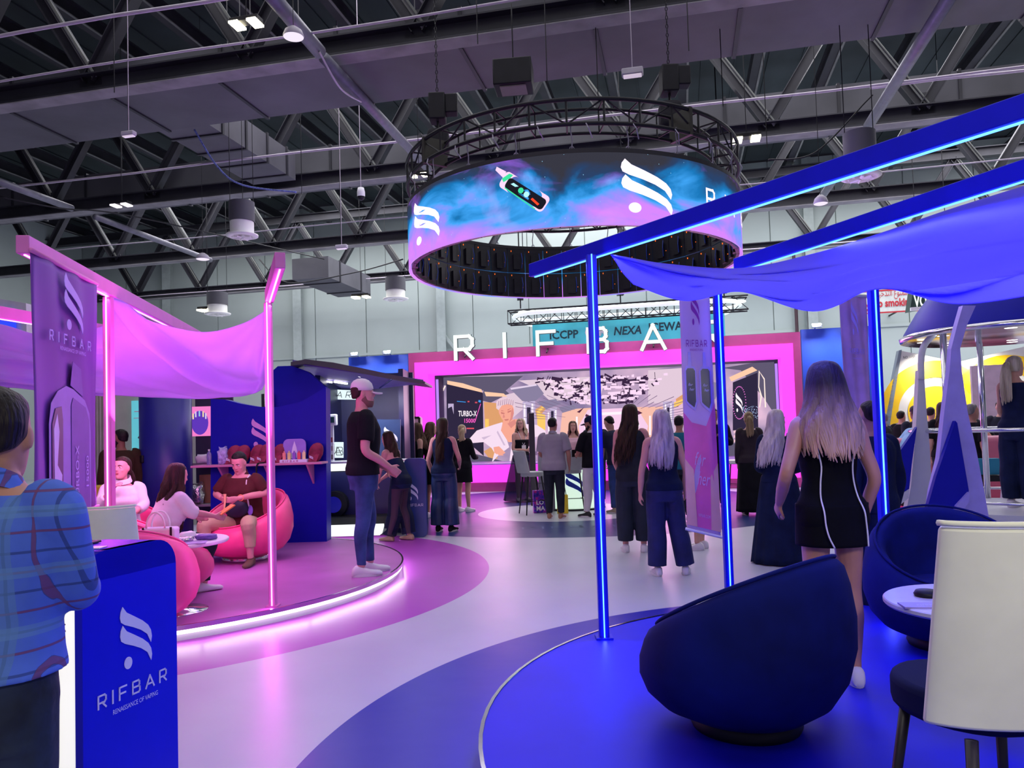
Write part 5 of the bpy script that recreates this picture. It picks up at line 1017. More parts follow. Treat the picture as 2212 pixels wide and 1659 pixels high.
for k in range(8):
    a = 2*PI*k/8+.2; q = MB(); q.lathe([(0, zr-.03), (.06, zr-.03)], (.9*math.cos(a), .9*math.sin(a), 0), 14); q.build('downlight', glow('downlight', (1, 1, .95), 4), rk)
q = MB(); q.lathe([(0, .50), (1.05, .50), (1.05, .44), (1.0, .40), (1.0, 0)], seg=64); q.build('cabin_floor', M_RW, rk)
q = MB(); q.lathe([(1.22, .30), (1.22, .0)], seg=64); q.lathe([(1.0, .30), (1.22, .30)], seg=64); q.build('step_ring', M_RB, rk)
for z, r, rad in ((1.38, 1.08, .022), (.62, 1.08, .016)):
    q = MB(); q.tube([(r*math.cos(a), r*math.sin(a), z) for a in [2*PI*k/64 for k in range(64)]], rad, 8, closed=True); q.build('rail', M_CHROME, rk, smooth=True)
for a in (-104, 76, 200, -10):
    a = math.radians(a); q = MB(); q.tube([(1.05*math.cos(a), 1.05*math.sin(a), .5), (1.05*math.cos(a), 1.05*math.sin(a), zr)], .035, 12); q.build('chrome_pole', M_CHROME, rk, smooth=True)
def wb(q, pix, Y, t): yslab(q, pix, Y, t)
YF = RY-1.3
q = MB(); wb(q, [(2080, 660), (2108, 660), (2089, 702), (2074, 753), (2078, 803), (2090, 888), (2109, 972), (2125, 1055), (2142, 1150), (2000, 1150), (2012, 1060), (2029, 989), (2040, 888), (2051, 803), (2055, 753), (2068, 702)], YF, .07); q.build('front_leg', M_RL, rk, world=True)
q = MB(); wb(q, [(2064, 909), (2068, 914), (2093, 1060), (2090, 1068), (2072, 1090), (2058, 1122), (1998, 1150), (1999, 1112), (2022, 1030)], YF-.06, .05); q.build('blue_fin', M_RB, rk, world=True)
q = MB(); wb(q, [(2093, 1063), (2094, 1085), (2078, 1104), (2066, 1130), (2054, 1130), (2066, 1092)], YF-.09, .03); q.build('fin_trim', M_RL, rk, world=True)
YL = RY-.1
q = MB(); wb(q, [(1985, 800), (1996, 800), (2001, 880), (2008, 960), (2014, 1060), (2004, 1117), (1955, 1119), (1968, 1050), (1976, 960), (1981, 880)], YL, .08); q.build('left_leg', M_RW, rk, world=True)
q = MB(); q.tube(smoothpath([at(2018, 722, YL), at(1997, 745, YL), at(1990, 775, YL), at(1990, 820, YL)], 6), .035, 10); q.build('leg_strut', M_RW, rk, world=True, smooth=True)
q = MB(); wb(q, [(1981, 922), (1970, 1000), (1964, 1056), (1940, 1072), (1921, 1096), (1905, 1096), (1905, 1035), (1918, 1012)], YL-.08, .05); q.build('blue_fin', M_RB, rk, world=True)
q = MB(); wb(q, [(1964, 1058), (1963, 1076), (1943, 1092), (1929, 1130), (1915, 1130), (1921, 1098), (1940, 1074)], YL-.12, .03); q.build('fin_trim', M_RW, rk, world=True)
q = MB(); wb(q, [(2176, 975), (2192, 1010), (2186, 1100), (2165, 1100)], RY+.95, .06); q.build('rear_leg', M_RW, rk, world=True)
# ------------------------------------------------------------------ blue block with shelf, left
BA = 10.32   # Y plane
M_BB = mat('deep_blue_block', (.003, .004, .42), .5, var=.05, spec=.2)
t = thing('display_block', 'deep blue block wall with swoosh mark behind the seated man, curved notch on top', 'wall', at(580, 1172, BA)); t.location.z = 0
q = MB(); yslab(q, [(455, 1176), (455, 862), (485, 863), (520, 872), (560, 879), (600, 879), (650, 868), (700, 838), (704, 838), (706, 1176)], BA, .25); q.build('front_wall', M_BB, t, world=True)
q = MB(); yslab(q, [(575, 880), (590, 800), (600, 791), (630, 790), (665, 803), (703, 836), (703, 880)], BA+.5, .15); q.build('arched_wall', M_BB, t, world=True)
ym = lambda Y: (lambda x, y, q_=0: at(x, y, Y-q_))
lm_ = lambda x, y, q_=0: at(543+x, 966-y, BA-.01-q_)
q = MB(); [q.prism([(a*40, b*59) for a, b in p], lm_, .0, .004) for p in logo_polys()]; q.build('swoosh_logo', mat('pink_print', (.72, .35, .85), .5), t, world=True)
simple('chrome_column', 'short chrome column rising behind the notch of the blue block', 'column', lambda q: q.tube([Vector((at(578, 800, BA+.4).x, BA+.38, 0)), Vector((at(578, 800, BA+.4).x, BA+.38, 2.15))], .085, 24), M_CHROME, smooth=True)
# shelf
shz = at(560, 1000, BA).z; xl, xr = at(424, 1000, BA-.18).x, at(702, 1000, BA-.18).x
M_SH = mat('pink_shelf', (.62, .22, .42), .45, var=.05)
t = thing('wall_shelf', 'long pink shelf on brackets fixed to the deep blue block', 'shelf', ((xl+xr)/2, BA-.19, shz))
q = MB(); q.box((0, 0, -.015), (xr-xl, .36, .03)); q.build('board', M_SH, t, bevel=.006)
for x in (xl+.35-(xl+xr)/2, 0.1, xr-.2-(xl+xr)/2):
    q = MB(); q.add([(x-.012, .18, -.03), (x-.012, -.15, -.03), (x-.012, .18, -.3), (x+.012, .18, -.03), (x+.012, -.15, -.03), (x+.012, .18, -.3)], [(0, 1, 2), (5, 4, 3), (0, 3, 4, 1), (1, 4, 5, 2), (2, 5, 3, 0)]); q.build('bracket', M_SH, t)
# caps standing on the shelf
M_MAR = mat('maroon_cap_cloth', (.28, .015, .07), .7, var=.45, vscale=9, bump=.3, bscale=14)
def capitem(lab, u, tilt):
    p = at(u, 1000, BA-.14); t = thing('baseball_cap', lab, 'cap', (p.x, BA-.14, shz), rz=tilt, group='maroon caps on the pink shelf')
    q = MB(); q.loft([[( .095*r*math.cos(a)+dx, .085*r*math.sin(a), z) for a in [2*PI*i/20 for i in range(20)]] for z, r, dx in ((0, .55, -.02), (.03, .8, -.015), (.09, 1.0, 0), (.15, 1.0, .01), (.20, .85, .02), (.235, .55, .025), (.25, .15, .03))]); q.build('crown', M_MAR, t, smooth=True)
    q = MB(); q.add([(-.05, -.08, .10), (-.09, -.10, .005), (.02, -.115, .005), (.06, -.085, .10), (-.05, -.075, .10), (-.09, -.09, .0), (.02, -.105, .0), (.06, -.078, .10)], [(0, 1, 2, 3), (7, 6, 5, 4), (0, 4, 5, 1), (1, 5, 6, 2), (2, 6, 7, 3)]); q.build('brim', M_MAR, t)
    q = MB(); m2 = lambda x, y, q_=0: Vector((-.07+x, -.100-.1*(0)-q_-.006, .03+y)); [q.prism([(a*.05, b*.055) for a, b in pp], m2, .004, .002) for pp in logo_polys()[:2]]; q.build('white_mark', M_LOGOW, t)
for u, ti, d in ((505, .1, 'leftmost, half behind the next'), (524, .1, 'second from the left'), (556, .15, 'third from the left'), (572, .05, 'fourth from the left'), (604, .1, 'behind the magenta post'), (682, .15, 'at the right end, alone')): capitem('maroon cap with white mark standing on the pink shelf, '+d, u, ti)
t = thing('display_stand', 'small purple arched stand with five coloured devices on the pink shelf', 'stand', (at(638, 1000, BA-.2).x, BA-.2, shz))
q = MB(); q.box((0, -.03, .02), (.36, .14, .04)); q.build('base', M_LOGOW, t, bevel=.005)
q = MB(); mm = fmap((-.16, .03, .04), (1, 0, 0), (0, 0, 1)); q.prism(round_rect(0, 0, .30, .27, .07), mm, 0, .02); q.build('arched_back', mat('lilac_panel', (.30, .20, .75), .4), t)
q = MB(); [q.prism([(.15+sx*a, b) for a, b in ((.0, .24), (.025, .16), (.04, .08), (.07, .0), (.02, .02), (0, .05))], mm, .02, .004) for sx in (-1, 1)]; q.build('rocket_print', M_LOGOW, t)
for i, c in enumerate(((.9, .3, .25), (.8, .7, .25), (.25, .1, .6), (.8, .08, .1), (.85, .75, .35))):
    q = MB(); q.box((-.13+i*.065, -.05, .085), (.042, .025, .09)); q.box((-.13+i*.065, -.05, .14), (.016, .016, .025)); q.build('device', mat('device_colour_%d' % i, c, .4), t, bevel=.004)
q = MB(); add_rifbar(q, fmap((-.14, -.1, .008), (1, 0, 0), (0, 0, 1)), 0, 0, .2, .022, .004, .001, .002); q.build('lettering', mat('rose_laminate', 0), t)
M_CLEAR = mat('clear_plastic', (.55, .5, .85), .08, trans=.7, var=.1)
t = thing('water_bottle', 'clear water bottle at the left end of the pink shelf', 'bottle', (at(452, 1000, BA-.2).x, BA-.2, shz)); q = MB(); q.lathe([(0, 0), (.03, 0), (.032, .02), (.028, .06), (.032, .1), (.03, .15), (.012, .175), (.012, .185), (0, .185)], seg=20); q.build('body', M_CLEAR, t, smooth=True); q = MB(); q.lathe([(.014, .185), (.014, .205), (0, .205)], seg=12); q.build('bottle_top', M_WHITE, t)
blob('plastic_bag', 'clear crumpled plastic bag standing beside the water bottle on the shelf', 'bag', (at(482, 1000, BA-.2).x, BA-.2, shz), (.12, .1, .22), mat('crinkled_plastic', (.42, .38, .85), .12, var=.4, vscale=20, bump=1, bscale=25), .3, bump=.5)
t = thing('waist_bag', 'black pouch hanging by its strap from the pink shelf', 'bag', (at(553, 1030, BA-.42).x, BA-.40, shz-.42)); q = MB(); q.tube([(0, 0, .0), (.0, .0, .38), (.01, .02, .42), (.06, .12, .43)], .012, 6); q.build('strap', M_BLACKM, t)
# curved blue door and the opening with storage
t = thing('curved_door', 'curved blue cupboard door with a black latch, left of the deep blue block', 'door', (at(362, 1100, 10.4).x, 10.4, 0)); r = .34
q = MB(); q.lathe([(r, 0), (r, at(360, 850, 10.3).z)], seg=32, a0=-PI*1.02, a1=.02*PI); o = q.build('door_leaf', mat('deep_blue_door', (.012, .012, .20), .4, var=.06), t, smooth=True); s = o.modifiers.new('thickness', 'SOLIDIFY'); s.thickness = .03
q = MB(); q.box((-.22, -.27, at(325, 991, 10.2).z), (.11, .03, .10), -.7); q.build('latch', M_BLACKM, t, bevel=.01)
t = thing('storage_rack', 'open storage niche with shelves between the curved door and the blue block', 'shelving', (at(432, 1100, 10.9).x, 10.9, 0)); x0, x1 = at(408, 1000, 10.75).x, at(462, 1000, 10.75).x; cx_ = (x0+x1)/2-t.location.x; wd = x1-x0
q = MB(); q.box((cx_, .35, 1.1), (wd+.2, .04, 2.2)); q.build('back_panel', mat('niche_dark', (.03, .025, .07), .6), t)
for v in (1003, 1093): z = at(430, v, 10.7).z; q = MB(); q.box((cx_, .1, z), (wd+.1, .5, .03)); q.build('shelf_board', mat('niche_shelf', (.35, .33, .35), .6), t)
q = MB(); slabz0, slabz1 = at(430, 942, 10.6).z, at(430, 877, 10.6).z; q.box((cx_-.02, -.12, (slabz0+slabz1)/2), (wd*.84, .02, slabz1-slabz0)); q.build('lit_poster', glow('poster_magenta', (.95, .22, .62), 1.0), t)
q = MB(); q.ball((cx_-.02, -.135, (slabz0+slabz1)/2-.02), (.12, .004, .17), 24, 12); q.build('poster_disc', glow('poster_violet', (.12, .04, .5), 1.0), t)
for i in range(5): a = PI*(.15+.175*i); q = MB(); q.box((cx_-.02+.10*math.cos(a), -.145, (slabz0+slabz1)/2+.04+.07*math.sin(a)), (.018, .006, .08)); q.build('poster_device', glow('poster_dev%d' % (i % 3), [(.7, .6, .9), (.9, .7, .4), (.3, .6, .8)][i % 3], 1.0), t)
zf = at(430, 1093, 10.7).z
blob('plastic_bag', 'crinkled clear bag of goods in the lower niche', 'bag', (at(425, 1080, 10.85).x, 10.85, zf), (.2, .25, .30), M_FOIL, .2, bump=.5)
simple('cardboard_box', 'brown cardboard box in the lower niche', 'box', lambda q: q.box((at(446, 1060, 11.0).x, 11.05, zf+.22), (.16, .2, .40)), mat('cardboard', (.30, .17, .08), .8))
blob('cap_stack', 'white caps piled on the upper niche shelf', 'caps', (at(440, 990, 10.75).x, 10.75, at(430, 1003, 10.7).z+.015), (.18, .2, .12), M_WHITE, 0, bump=.3)
# white booth far left, turquoise poster, pale curtain
t = thing('poster_wall', 'cream booth wall with a turquoise poster behind the bearded man', 'wall', (at(270, 900, 14).x, 14, 0))
q = MB(); x0, x1 = at(205, 900, 14).x, at(470, 900, 14).x; q.box(((x0+x1)/2-t.location.x, .1, 1.5), (x1-x0, .1, 3.0)); q.build('wall_panel', mat('cream_wall', (.52, .54, .44), .6, var=.05), t)
x0, x1 = at(279, 900, 13.9).x, at(345, 900, 13.9).x; q = MB(); q.box(((x0+x1)/2-t.location.x, 0, 1.75), (x1-x0, .03, 1.1)); q.build('lit_poster', mat('poster_turquoise', (.15, .6, .65), .5, emit=.5, ecol=(.15, .75, .8)), t)
q = MB(); f = fmap((x0, 13.88, 1.2), (1, 0, 0), (0, 0, 1)); q.box((x0+.15-t.location.x, -.03, 2.1), (.18, .01, .02)); q.box((x0+.2-t.location.x, -.03, 1.98), (.3, .01, .015)); q.build('poster_lines', M_WHITE, t)
q = MB(); q.box((x0+.22-t.location.x, -.04, 1.65), (.12, .02, .16), M=Matrix.Rotation(.6, 3, 'Y')); q.build('poster_device', mat('poster_device_grey', (.05, .08, .12), .3), t)
q = MB(); G = [[Vector((at(200+i*1.0, 900, 12.6).x, 12.6+.05*math.sin(i*.9), z)) for i in range(28)] for z in (0, 1.3, 2.6)]; q.norm = False; q.grid(G); tag(q.build('curtain', mat('cream_curtain', (.55, .56, .48), .8), smooth=True), 'pale pleated curtain to the left of the magenta post', 'curtain')
t = thing('booth_sign', 'white sign box with a glowing blue rounded letter at the left edge', 'sign', (at(15, 680, 11).x, 11, 0)); q = MB(); yslab(q, [(-80, 632), (56, 655), (58, 745), (-80, 745)], 11, .3); q.build('board', mat('sign_board', (.6, .6, .62), .5), t, world=True)
q = MB(); q.prism([(-30, 668), (20, 668), (34, 676), (36, 720), (-30, 722)], ym(10.97), 0, .03); q.build('blue_letter', glow('neon_blue', (.03, .06, .9), 1.2), t, world=True)
q = MB(); q.tube([at(10, 745, 11.15), Vector((at(10, 745, 11.15).x, 11.15, 0))], .06, 8); q.build('support', M_BLACKM, t, world=True)
simple('yellow_crate', 'yellow crate by the cream wall behind the magenta post', 'crate', lambda q: q.box((at(215, 1070, 9.6).x, 9.6, .5), (.3, .3, 1.0)), mat('yellow_plastic', (.55, .42, .03), .5), bevel=.02)
simple('blue_sack', 'dark blue sack against the yellow crate at left', 'sack', lambda q: q.ball((at(218, 1080, 9.2).x, 9.2, .45), (.16, .14, .45), 16, 12), mat('navy_sack', (.02, .03, .10), .7, bump=.4, bscale=10), smooth=True)
# ------------------------------------------------------------------ kiosk trailer
KY = 11.7
k = thing('vending_trailer', 'dark blue kiosk trailer with raised awning, glowing counter and lit sign', 'kiosk', (at(770, 1150, KY).x, KY, 0))
M_KD = mat('trailer_navy', (.010, .012, .09), .4, var=.1)
xl, xr = at(690, 1100, KY).x, at(872, 1100, KY).x; kx = k.location.x
q = MB(); z0, z1 = at(750, 1140, KY).z, at(750, 865, KY).z; q.box(((xl+xr)/2-kx, 1.5, 1.35), (xr-xl, .08, 2.5)); q.box((xl-kx, .8, 1.35), (.08, 1.5, 2.5)); q.box((xr-kx-.1, 1.1, 1.35), (.08, .8, 2.5)); q.build('cabin', M_KD, k)
q = MB(); zc = at(750, 1008, KY).z; q.box(((xl+xr)/2-kx, .05, zc), (xr-xl, .5, .11)); q.build('glowing_counter', glow('counter_white', (.95, 1, 1), 1.3), k)
q = MB(); q.box(((xl+xr)/2-kx, .1, zc+.07), (xr-xl+.05, .6, .03)); q.build('counter_top', M_WHITE, k)
zb_ = at(770, 1150, KY-.35).z; q = MB(); q.box(((xl+xr)/2-kx-.12, -.3, max(.1, zb_+.04)), (xr-xl-.3, .6, .12)); q.build('glowing_step', glow('counter_white', 0, 0), k)
q = MB(); q.box(((xl+xr)/2-kx, .6, .22), (xr-xl+.1, 1.6, .18)); q.build('chassis', M_BLACKM, k)
q = MB(); q.box(((xl+xr)/2-kx, .25, .62), (xr-xl, .06, .70)); q.build('lower_front', M_KD, k)
wx = at(716, 1090, KY-.1).x-kx; wz = at(716, 1092, KY-.1).z
q = MB(); q.tube([(wx, .05, wz), (wx, .25, wz)], .20, 28); q.build('tyre', M_BLACKM, k); q = MB(); q.tube([(wx, .02, wz), (wx, .06, wz)], .125, 24); q.build('rim', M_CHROME, k)
# fender, awning
q = MB(); yl = [(628, 782), (660, 776), (720, 783), (790, 797), (860, 812), (918, 824), (918, 829), (860, 821), (790, 808), (720, 795), (660, 786), (628, 790)]; yslab(q, yl, KY-1.1, 1.0); q.build('awning_edge', mat('awning_grey', (.07, .07, .08), .5), k, world=True)
q = MB(); P = [at(632, 785, KY-1.0), at(915, 828, KY-1.0), at(800, 842, KY+1.4), at(655, 832, KY+1.4)]; q.add(P+[p+Vector((0, 0, .05)) for p in P], [(0, 1, 2, 3), (7, 6, 5, 4), (0, 4, 5, 1), (1, 5, 6, 2), (2, 6, 7, 3), (3, 7, 4, 0)]); q.build('awning_underside', mat('awning_lining', (.16, .12, .42), .5), k, world=True)
for (u0, v0, u1, v1, y) in ((718, 796, 748, 803, KY-.5), (750, 803, 779, 810, KY-.5), (688, 819, 717, 823, KY+.5), (722, 822, 750, 826, KY+.5)):
    q = MB(); a = at(u0, v0, y); b = at(u1, v1, y); q.bar(a-Vector((0, 0, .02)), b-Vector((0, 0, .02)), .07, .03); q.build('light_bar', glow('bar_white', (1, .97, 1), 4), k, world=True)
area('kiosk_light', (kx, KY, 2.15), (kx, KY+.6, .8), 1.4, .2, 25, (.85, .85, 1))
q = MB(); q.tube([at(820, 838, KY-.3), at(848, 818, KY-.9)], .012, 6); q.build('awning_strut', M_CHROME, k, world=True)
q = MB(); yslab(q, [(660, 838), (776, 844), (768, 863), (652, 862)], KY+1.2, .06); q.build('sign_box', glow('sign_pale', (.75, .9, .95), 1.1), k, world=True)
q = MB(); sm = lambda x, y, q_=0: at(x, 860-y, KY+1.17-q_); add_rifbar(q, sm, 664, 1.5, 92, 12, 1.3, 0, .01, slant=.25); q.build('sign_lettering', M_BLACKM, k, world=True)
q = MB(); yslab(q, [(722, 955), (741, 955), (741, 989), (722, 989)], KY+.9, .04); q.build('small_sign', glow('sign_pale', 0, 0), k, world=True); q = MB(); add_rifbar(q, lambda x, y, q_=0: at(x, 983-y, KY+.87-q_), 727, 0, 11, 17, 1.3, 0, .01, word='BA'); q.build('small_sign_lettering', M_BLACKM, k, world=True)
# counter items
ct = zc+.086
t = thing('card_terminal', 'grey point-of-sale display on a post at the kiosk counter', 'terminal', (at(716, 990, KY).x, KY+.02, ct)); q = MB(); q.box((0, 0, at(716, 907, KY).z-ct), (.19, .08, .17)); q.build('screen_housing', M_WHITE, t, bevel=.015); q = MB(); q.box((0, -.045, at(716, 907, KY).z-ct), (.12, .01, .09)); q.build('display', mat('display_green', (.02, .06, .06), .2), t); q = MB(); q.box((0, .02, .3), (.06, .06, .55)); q.build('post', M_WHITE, t)
t = thing('device_rack', 'white three-tier rack full of small coloured vapes on the kiosk counter', 'rack', (at(712, 990, KY).x, KY-.12, ct)); q = MB()
for i in range(3): q.box((0, 0, .02+i*.13), (.19, .1, .015))
q.build('tiers', M_WHITE, t)
for i in range(3):
    for j in range(5): q = MB(); q.box((-.07+j*.035, -.01, .07+i*.13), (.022, .022, .075)); q.build('vape', mat('vape_%d' % ((i+j) % 3), [(.35, .05, .08), (.15, .1, .12), (.4, .3, .3)][(i+j) % 3], .4), t)
t = thing('baseball_cap', 'white trucker cap on the kiosk counter', 'cap', (at(845, 985, KY-.05).x, KY-.08, ct)); q = MB(); q.ball((0, 0, .0), (.11, .12, .12), 18, 12); q.v = [(x, y, max(0, z)) for x, y, z in q.v]; q.build('crown', M_WHITE, t, smooth=True); q = MB(); q.ball((-.1, -.03, .01), (.09, .08, .012), 16, 8); q.build('brim', M_WHITE, t, smooth=True)
t = thing('kiosk_poster', 'dark teal board with white swoosh mark beside the kiosk', 'sign', (at(842, 1000, KY-.2).x, KY+.3, 0)); q = MB(); yslab(q, [(815, 906), (865, 906), (865, 1000), (815, 1000)], KY+.5, .05); q.build('board', mat('teal_board', (.012, .04, .12), .5), t, world=True)
q = MB(); [q.prism([(a*30, b*44) for a, b in p], lambda x, y, q_=0: at(829+x, 968-y, KY+.48-q_), 0, .01) for p in logo_polys()]; q.build('swoosh_logo', M_LOGOW, t, world=True)
q = MB(); q.bar(Vector((at(840, 1000, KY+.55).x, KY+.56, 0)), at(840, 1000, KY+.56), .05, .05); q.build('support', M_BLACKM, t, world=True)
t = thing('display_case', 'framed display case with small products behind the kiosk queue', 'cabinet', (at(886, 1000, 14).x, 14, 0)); x0, x1 = at(862, 950, 14).x-t.location.x, at(909, 950, 14).x-t.location.x; zt_ = at(886, 903, 14).z
q = MB(); [q.box(((x0 if i == 0 else x1), 0, zt_/2), (.04, .3, zt_)) for i in range(2)]; q.box(((x0+x1)/2, 0, zt_), (x1-x0, .3, .04)); q.build('frame', mat('case_brown', (.06, .03, .03), .4), t)
q = MB(); q.box(((x0+x1)/2, .14, zt_/2), (x1-x0, .02, zt_)); q.build('back_panel', mat('case_back', (.35, .2, .35), .5, emit=.3, ecol=(.6, .3, .5)), t)
for i in range(4): q = MB(); q.box(((x0+x1)/2, .04, zt_-.25-i*.3), (x1-x0, .2, .02)); q.build('shelf_board', M_WHITE, t)
# second reception slab by the kiosk
t = thing('reception_counter', 'blue counter slab with swoosh mark in the kiosk queue', 'counter', (at(898, 1140, 11.4).x, 11.4, 0)); q = MB(); q.prism(round_rect(-.15, 0, .17, at(898, 990, 11.4).z, .07, 6, (1, 1, 1, 1)), fmap(t.location, (1, 0, 0), (0, 0, 1)), -.14, .16); q.build('slab', mat('counter_navy', (.015, .04, .22), .4), t, world=True)
q = MB(); add_logo(q, fmap(t.location, (1, 0, 0), (0, 0, 1)), -.10, .55, .15, .28, .022, .003); add_rifbar(q, fmap(t.location, (1, 0, 0), (0, 0, 1)), -.10, .46, .22, .035, .006, .022, .003); q.build('logo_and_lettering', M_LOGOW, t, world=True)
# round glowing table in front of the stage with carrier bags
g = gnd(1230, 1108); t = thing('lit_bar_table', 'round glowing pale green bar table with blue stripes in front of the stage', 'table', (g.x+.15, g.y+.9, 0))
q = MB(); q.lathe([(.52, 0), (.50, 1.0), (.0, 1.0)], seg=48); q.build('glowing_drum', mat('lit_drum', (.7, .85, .7), .5, emit=.75, ecol=(.75, 1, .8)), t, smooth=False)
q = MB(); q.lathe([(0, 1.0), (.58, 1.0), (.58, 1.04), (0, 1.04)], seg=48); q.build('tabletop', M_WHITE, t); q = MB(); q.lathe([(0, .0), (.62, 0), (.62, .03), (0, .03)], seg=48); q.build('base', M_BLACKM, t)
q = MB(); dm = lambda x, y, q_=0: Vector(((.525+q_)*math.sin(x/.52), -(.525+q_)*math.cos(x/.52), y)); [q.prism([(x*.35-.18, y*.5+.25) for x, y in pp], dm, 0, .003) for pp in logo_polys()[:2]]; q.build('blue_swoosh', mat('blue_stripe', (.01, .05, .6), .4), t)
def bag(lab, c, w_, h, m, rz, txt=None, tilt=0):
    t = thing('carrier_bag', lab, 'bag', c, rz=rz); q = MB(); q.box((0, 0, h/2), (w_, .12, h)); q.build('body', m, t, bevel=.01)
    for y in (-.05, .05): q = MB(); q.tube([(-.07, y, h), (-.05, y, h+.13), (.05, y, h+.13), (.07, y, h)], .005, 5); q.build('handle', M_BLACKM, t)
    if txt: q = MB(); [add_text(q, lambda x, y, q_=0: Vector((x, -.062, y)), s_, -.12, .16-i*.11, .08, 0, thick=.03) for i, s_ in enumerate(txt)]; q.build('lettering', M_WHITE, t)
    return t
def _bagmat():
    m = mat('glitter_bag', (.25, .02, .30), .25, .4, var=.1); cr = [n for n in m.node_tree.nodes if n.type == 'VALTORGB'][0]; e = cr.color_ramp.elements; e[0].color = (.02, .01, .05, 1); e[1].color = (.75, .03, .30, 1); x = e.new(.5); x.color = (.08, .04, .55, 1)
    for n in m.node_tree.nodes:
        if n.type == 'TEX_NOISE': n.inputs['Scale'].default_value = 14
    return m
g = gnd(1172, 1108); bag('shiny red and violet carrier bag standing by the grey bar chair', (g.x, g.y+.05, 0), .34, .42, _bagmat(), .15, ('LO', 'MA'))
g = gnd(1213, 1112); bag('bright yellow carrier bag at the feet of the man in the grey shirt', (g.x+.04, g.y+.25, 0), .2, .34, mat('yellow_bag', (.85, .65, .02), .4), 0)
simple('tester_stand', 'small glass tester stand with vapes on the pedestal left of the grey shirt', 'stand', lambda q: (q.box((pl(1178, 975, 14.5).x, pl(1178, 975, 14.5).y, .56), (.30, .30, 1.12)), [q.box((pl(1178, 975, 14.5).x-.1+.04*i, pl(1178, 975, 14.5).y, 1.17), (.02, .02, .1)) for i in range(6)]), mat('pedestal_grey', (.35, .35, .42), .3), bevel=.005)
simple('display_tower', 'narrow dark display tower right of the blonde woman in the sheer skirt', 'tower', lambda q: q.box((pl(1149, 950, 15.5).x+.0, pl(1149, 950, 15.5).y, .95), (.12, .16, 1.9)), mat('tower_dark', (.03, .02, .035), .4), bevel=.01)
# RIF lettering printed on the floor
g = gnd(1130, 1143); q = MB(); add_rifbar(q, lambda x, y, q_=0: Vector((g.x+x, g.y+y, .002)), 0, 0, 1.6, .22, .03, 0, .001); tag(q.build('floor_lettering', mat('floor_print', (.10, .14, .32), .4)), 'brand lettering printed on the navy vinyl floor before the stage', 'lettering')
# ================================================================== PEOPLE
def remesh(mb, voxel, smooth=4, name='body', subs=0):
    me = mb.mesh(name); o = bpy.data.objects.new('tmp', me); COL.objects.link(o)
    r = o.modifiers.new('r', 'REMESH'); r.mode = 'VOXEL'; r.voxel_size = voxel; r.use_smooth_shade = True
    if smooth: s = o.modifiers.new('s', 'SMOOTH'); s.iterations = smooth; s.factor = .5
    dg = bpy.context.evaluated_depsgraph_get(); m2 = bpy.data.meshes.new_from_object(o.evaluated_get(dg)); bpy.data.objects.remove(o); bpy.data.meshes.remove(me); m2.name = name; return m2
def addmesh(name, me, mats, parent):
    for m in (mats if isinstance(mats, (list, tuple)) else [mats]): me.materials.append(m)
    o = bpy.data.objects.new(name, me); COL.objects.link(o); o.parent = parent; return o
def ell(c, rx, ry, x=Vector((1, 0, 0)), y=Vector((0, 1, 0)), n=20, p=2.0):
    o = []
    for k in range(n):
        t = 2*PI*k/n; cx, sy = math.cos(t), math.sin(t); a = abs(cx)**(2/p)*math.copysign(1, cx); b = abs(sy)**(2/p)*math.copysign(1, sy)
        o.append(Vector(c)+x*(rx*a)+y*(ry*b))
    return o
def skinm(n, c): return mat('skin_'+n, c, .5, var=.05, vscale=9, spec=.3)
SK_L = skinm('light', (.62, .33, .26)); SK_M = skinm('tan', (.50, .24, .17)); SK_D = skinm('brown', (.26, .12, .08)); SK_P = skinm('rosy', (.66, .30, .30))
def hairm(n, a, b=None, streak=1.0):
    k = 'hair_'+n
    if k in _MC: return _MC[k]
    m = mat(k, a, .5, var=.0, vscale=26, stretch=(1, 1, .06), bump=.5, bscale=60, spec=.22); nt = m.node_tree; cr = [q for q in nt.nodes if q.type == 'VALTORGB'][0]; e = cr.color_ramp.elements
    b = b or tuple(x*2.2 for x in a); e[0].color = (*a, 1); e[1].color = (*b, 1); return m
H_BLK = hairm('black', (.006, .004, .006), (.02, .013, .014)); H_DBR = hairm('dark_brown', (.014, .006, .006), (.06, .026, .018)); H_BRN = hairm('brown', (.05, .025, .015), (.20, .11, .07)); H_BLD = hairm('blonde', (.30, .20, .11), (.68, .55, .36)); H_PLT = hairm('platinum', (.48, .38, .42), (.85, .74, .78)); H_GRY = hairm('grey', (.12, .11, .11), (.3, .28, .28))
def ombre(n, top, end, z0, z1):
    k = 'hair_'+n
    m = mat(k, top, .5, var=0, vscale=24, stretch=(1, 1, .06), bump=.5, bscale=60, spec=.22); nt = m.node_tree; N = nt.nodes; L = nt.links
    cr = [q for q in N if q.type == 'VALTORGB'][0]; e = cr.color_ramp.elements; e[0].color = (.72, .72, .72, 1); e[1].color = (1.25, 1.25, 1.25, 1)
    tc = [q for q in N if q.type == 'TEX_COORD'][0]; s = N.new('ShaderNodeSeparateXYZ'); L.new(tc.outputs['Object'], s.inputs[0]); r = N.new('ShaderNodeMapRange'); r.inputs[1].default_value = z0; r.inputs[2].default_value = z1; L.new(s.outputs['Z'], r.inputs[0])
    mx = N.new('ShaderNodeMixRGB'); mx.inputs[1].default_value = (*end, 1); mx.inputs[2].default_value = (*top, 1); L.new(r.outputs[0], mx.inputs[0]); mu = N.new('ShaderNodeMixRGB'); mu.blend_type = 'MULTIPLY'; mu.inputs[0].default_value = 1; L.new(mx.outputs[0], mu.inputs[1]); L.new(cr.outputs[0], mu.inputs[2]); L.new(mu.outputs[0], N['Principled BSDF'].inputs['Base Color']); return m
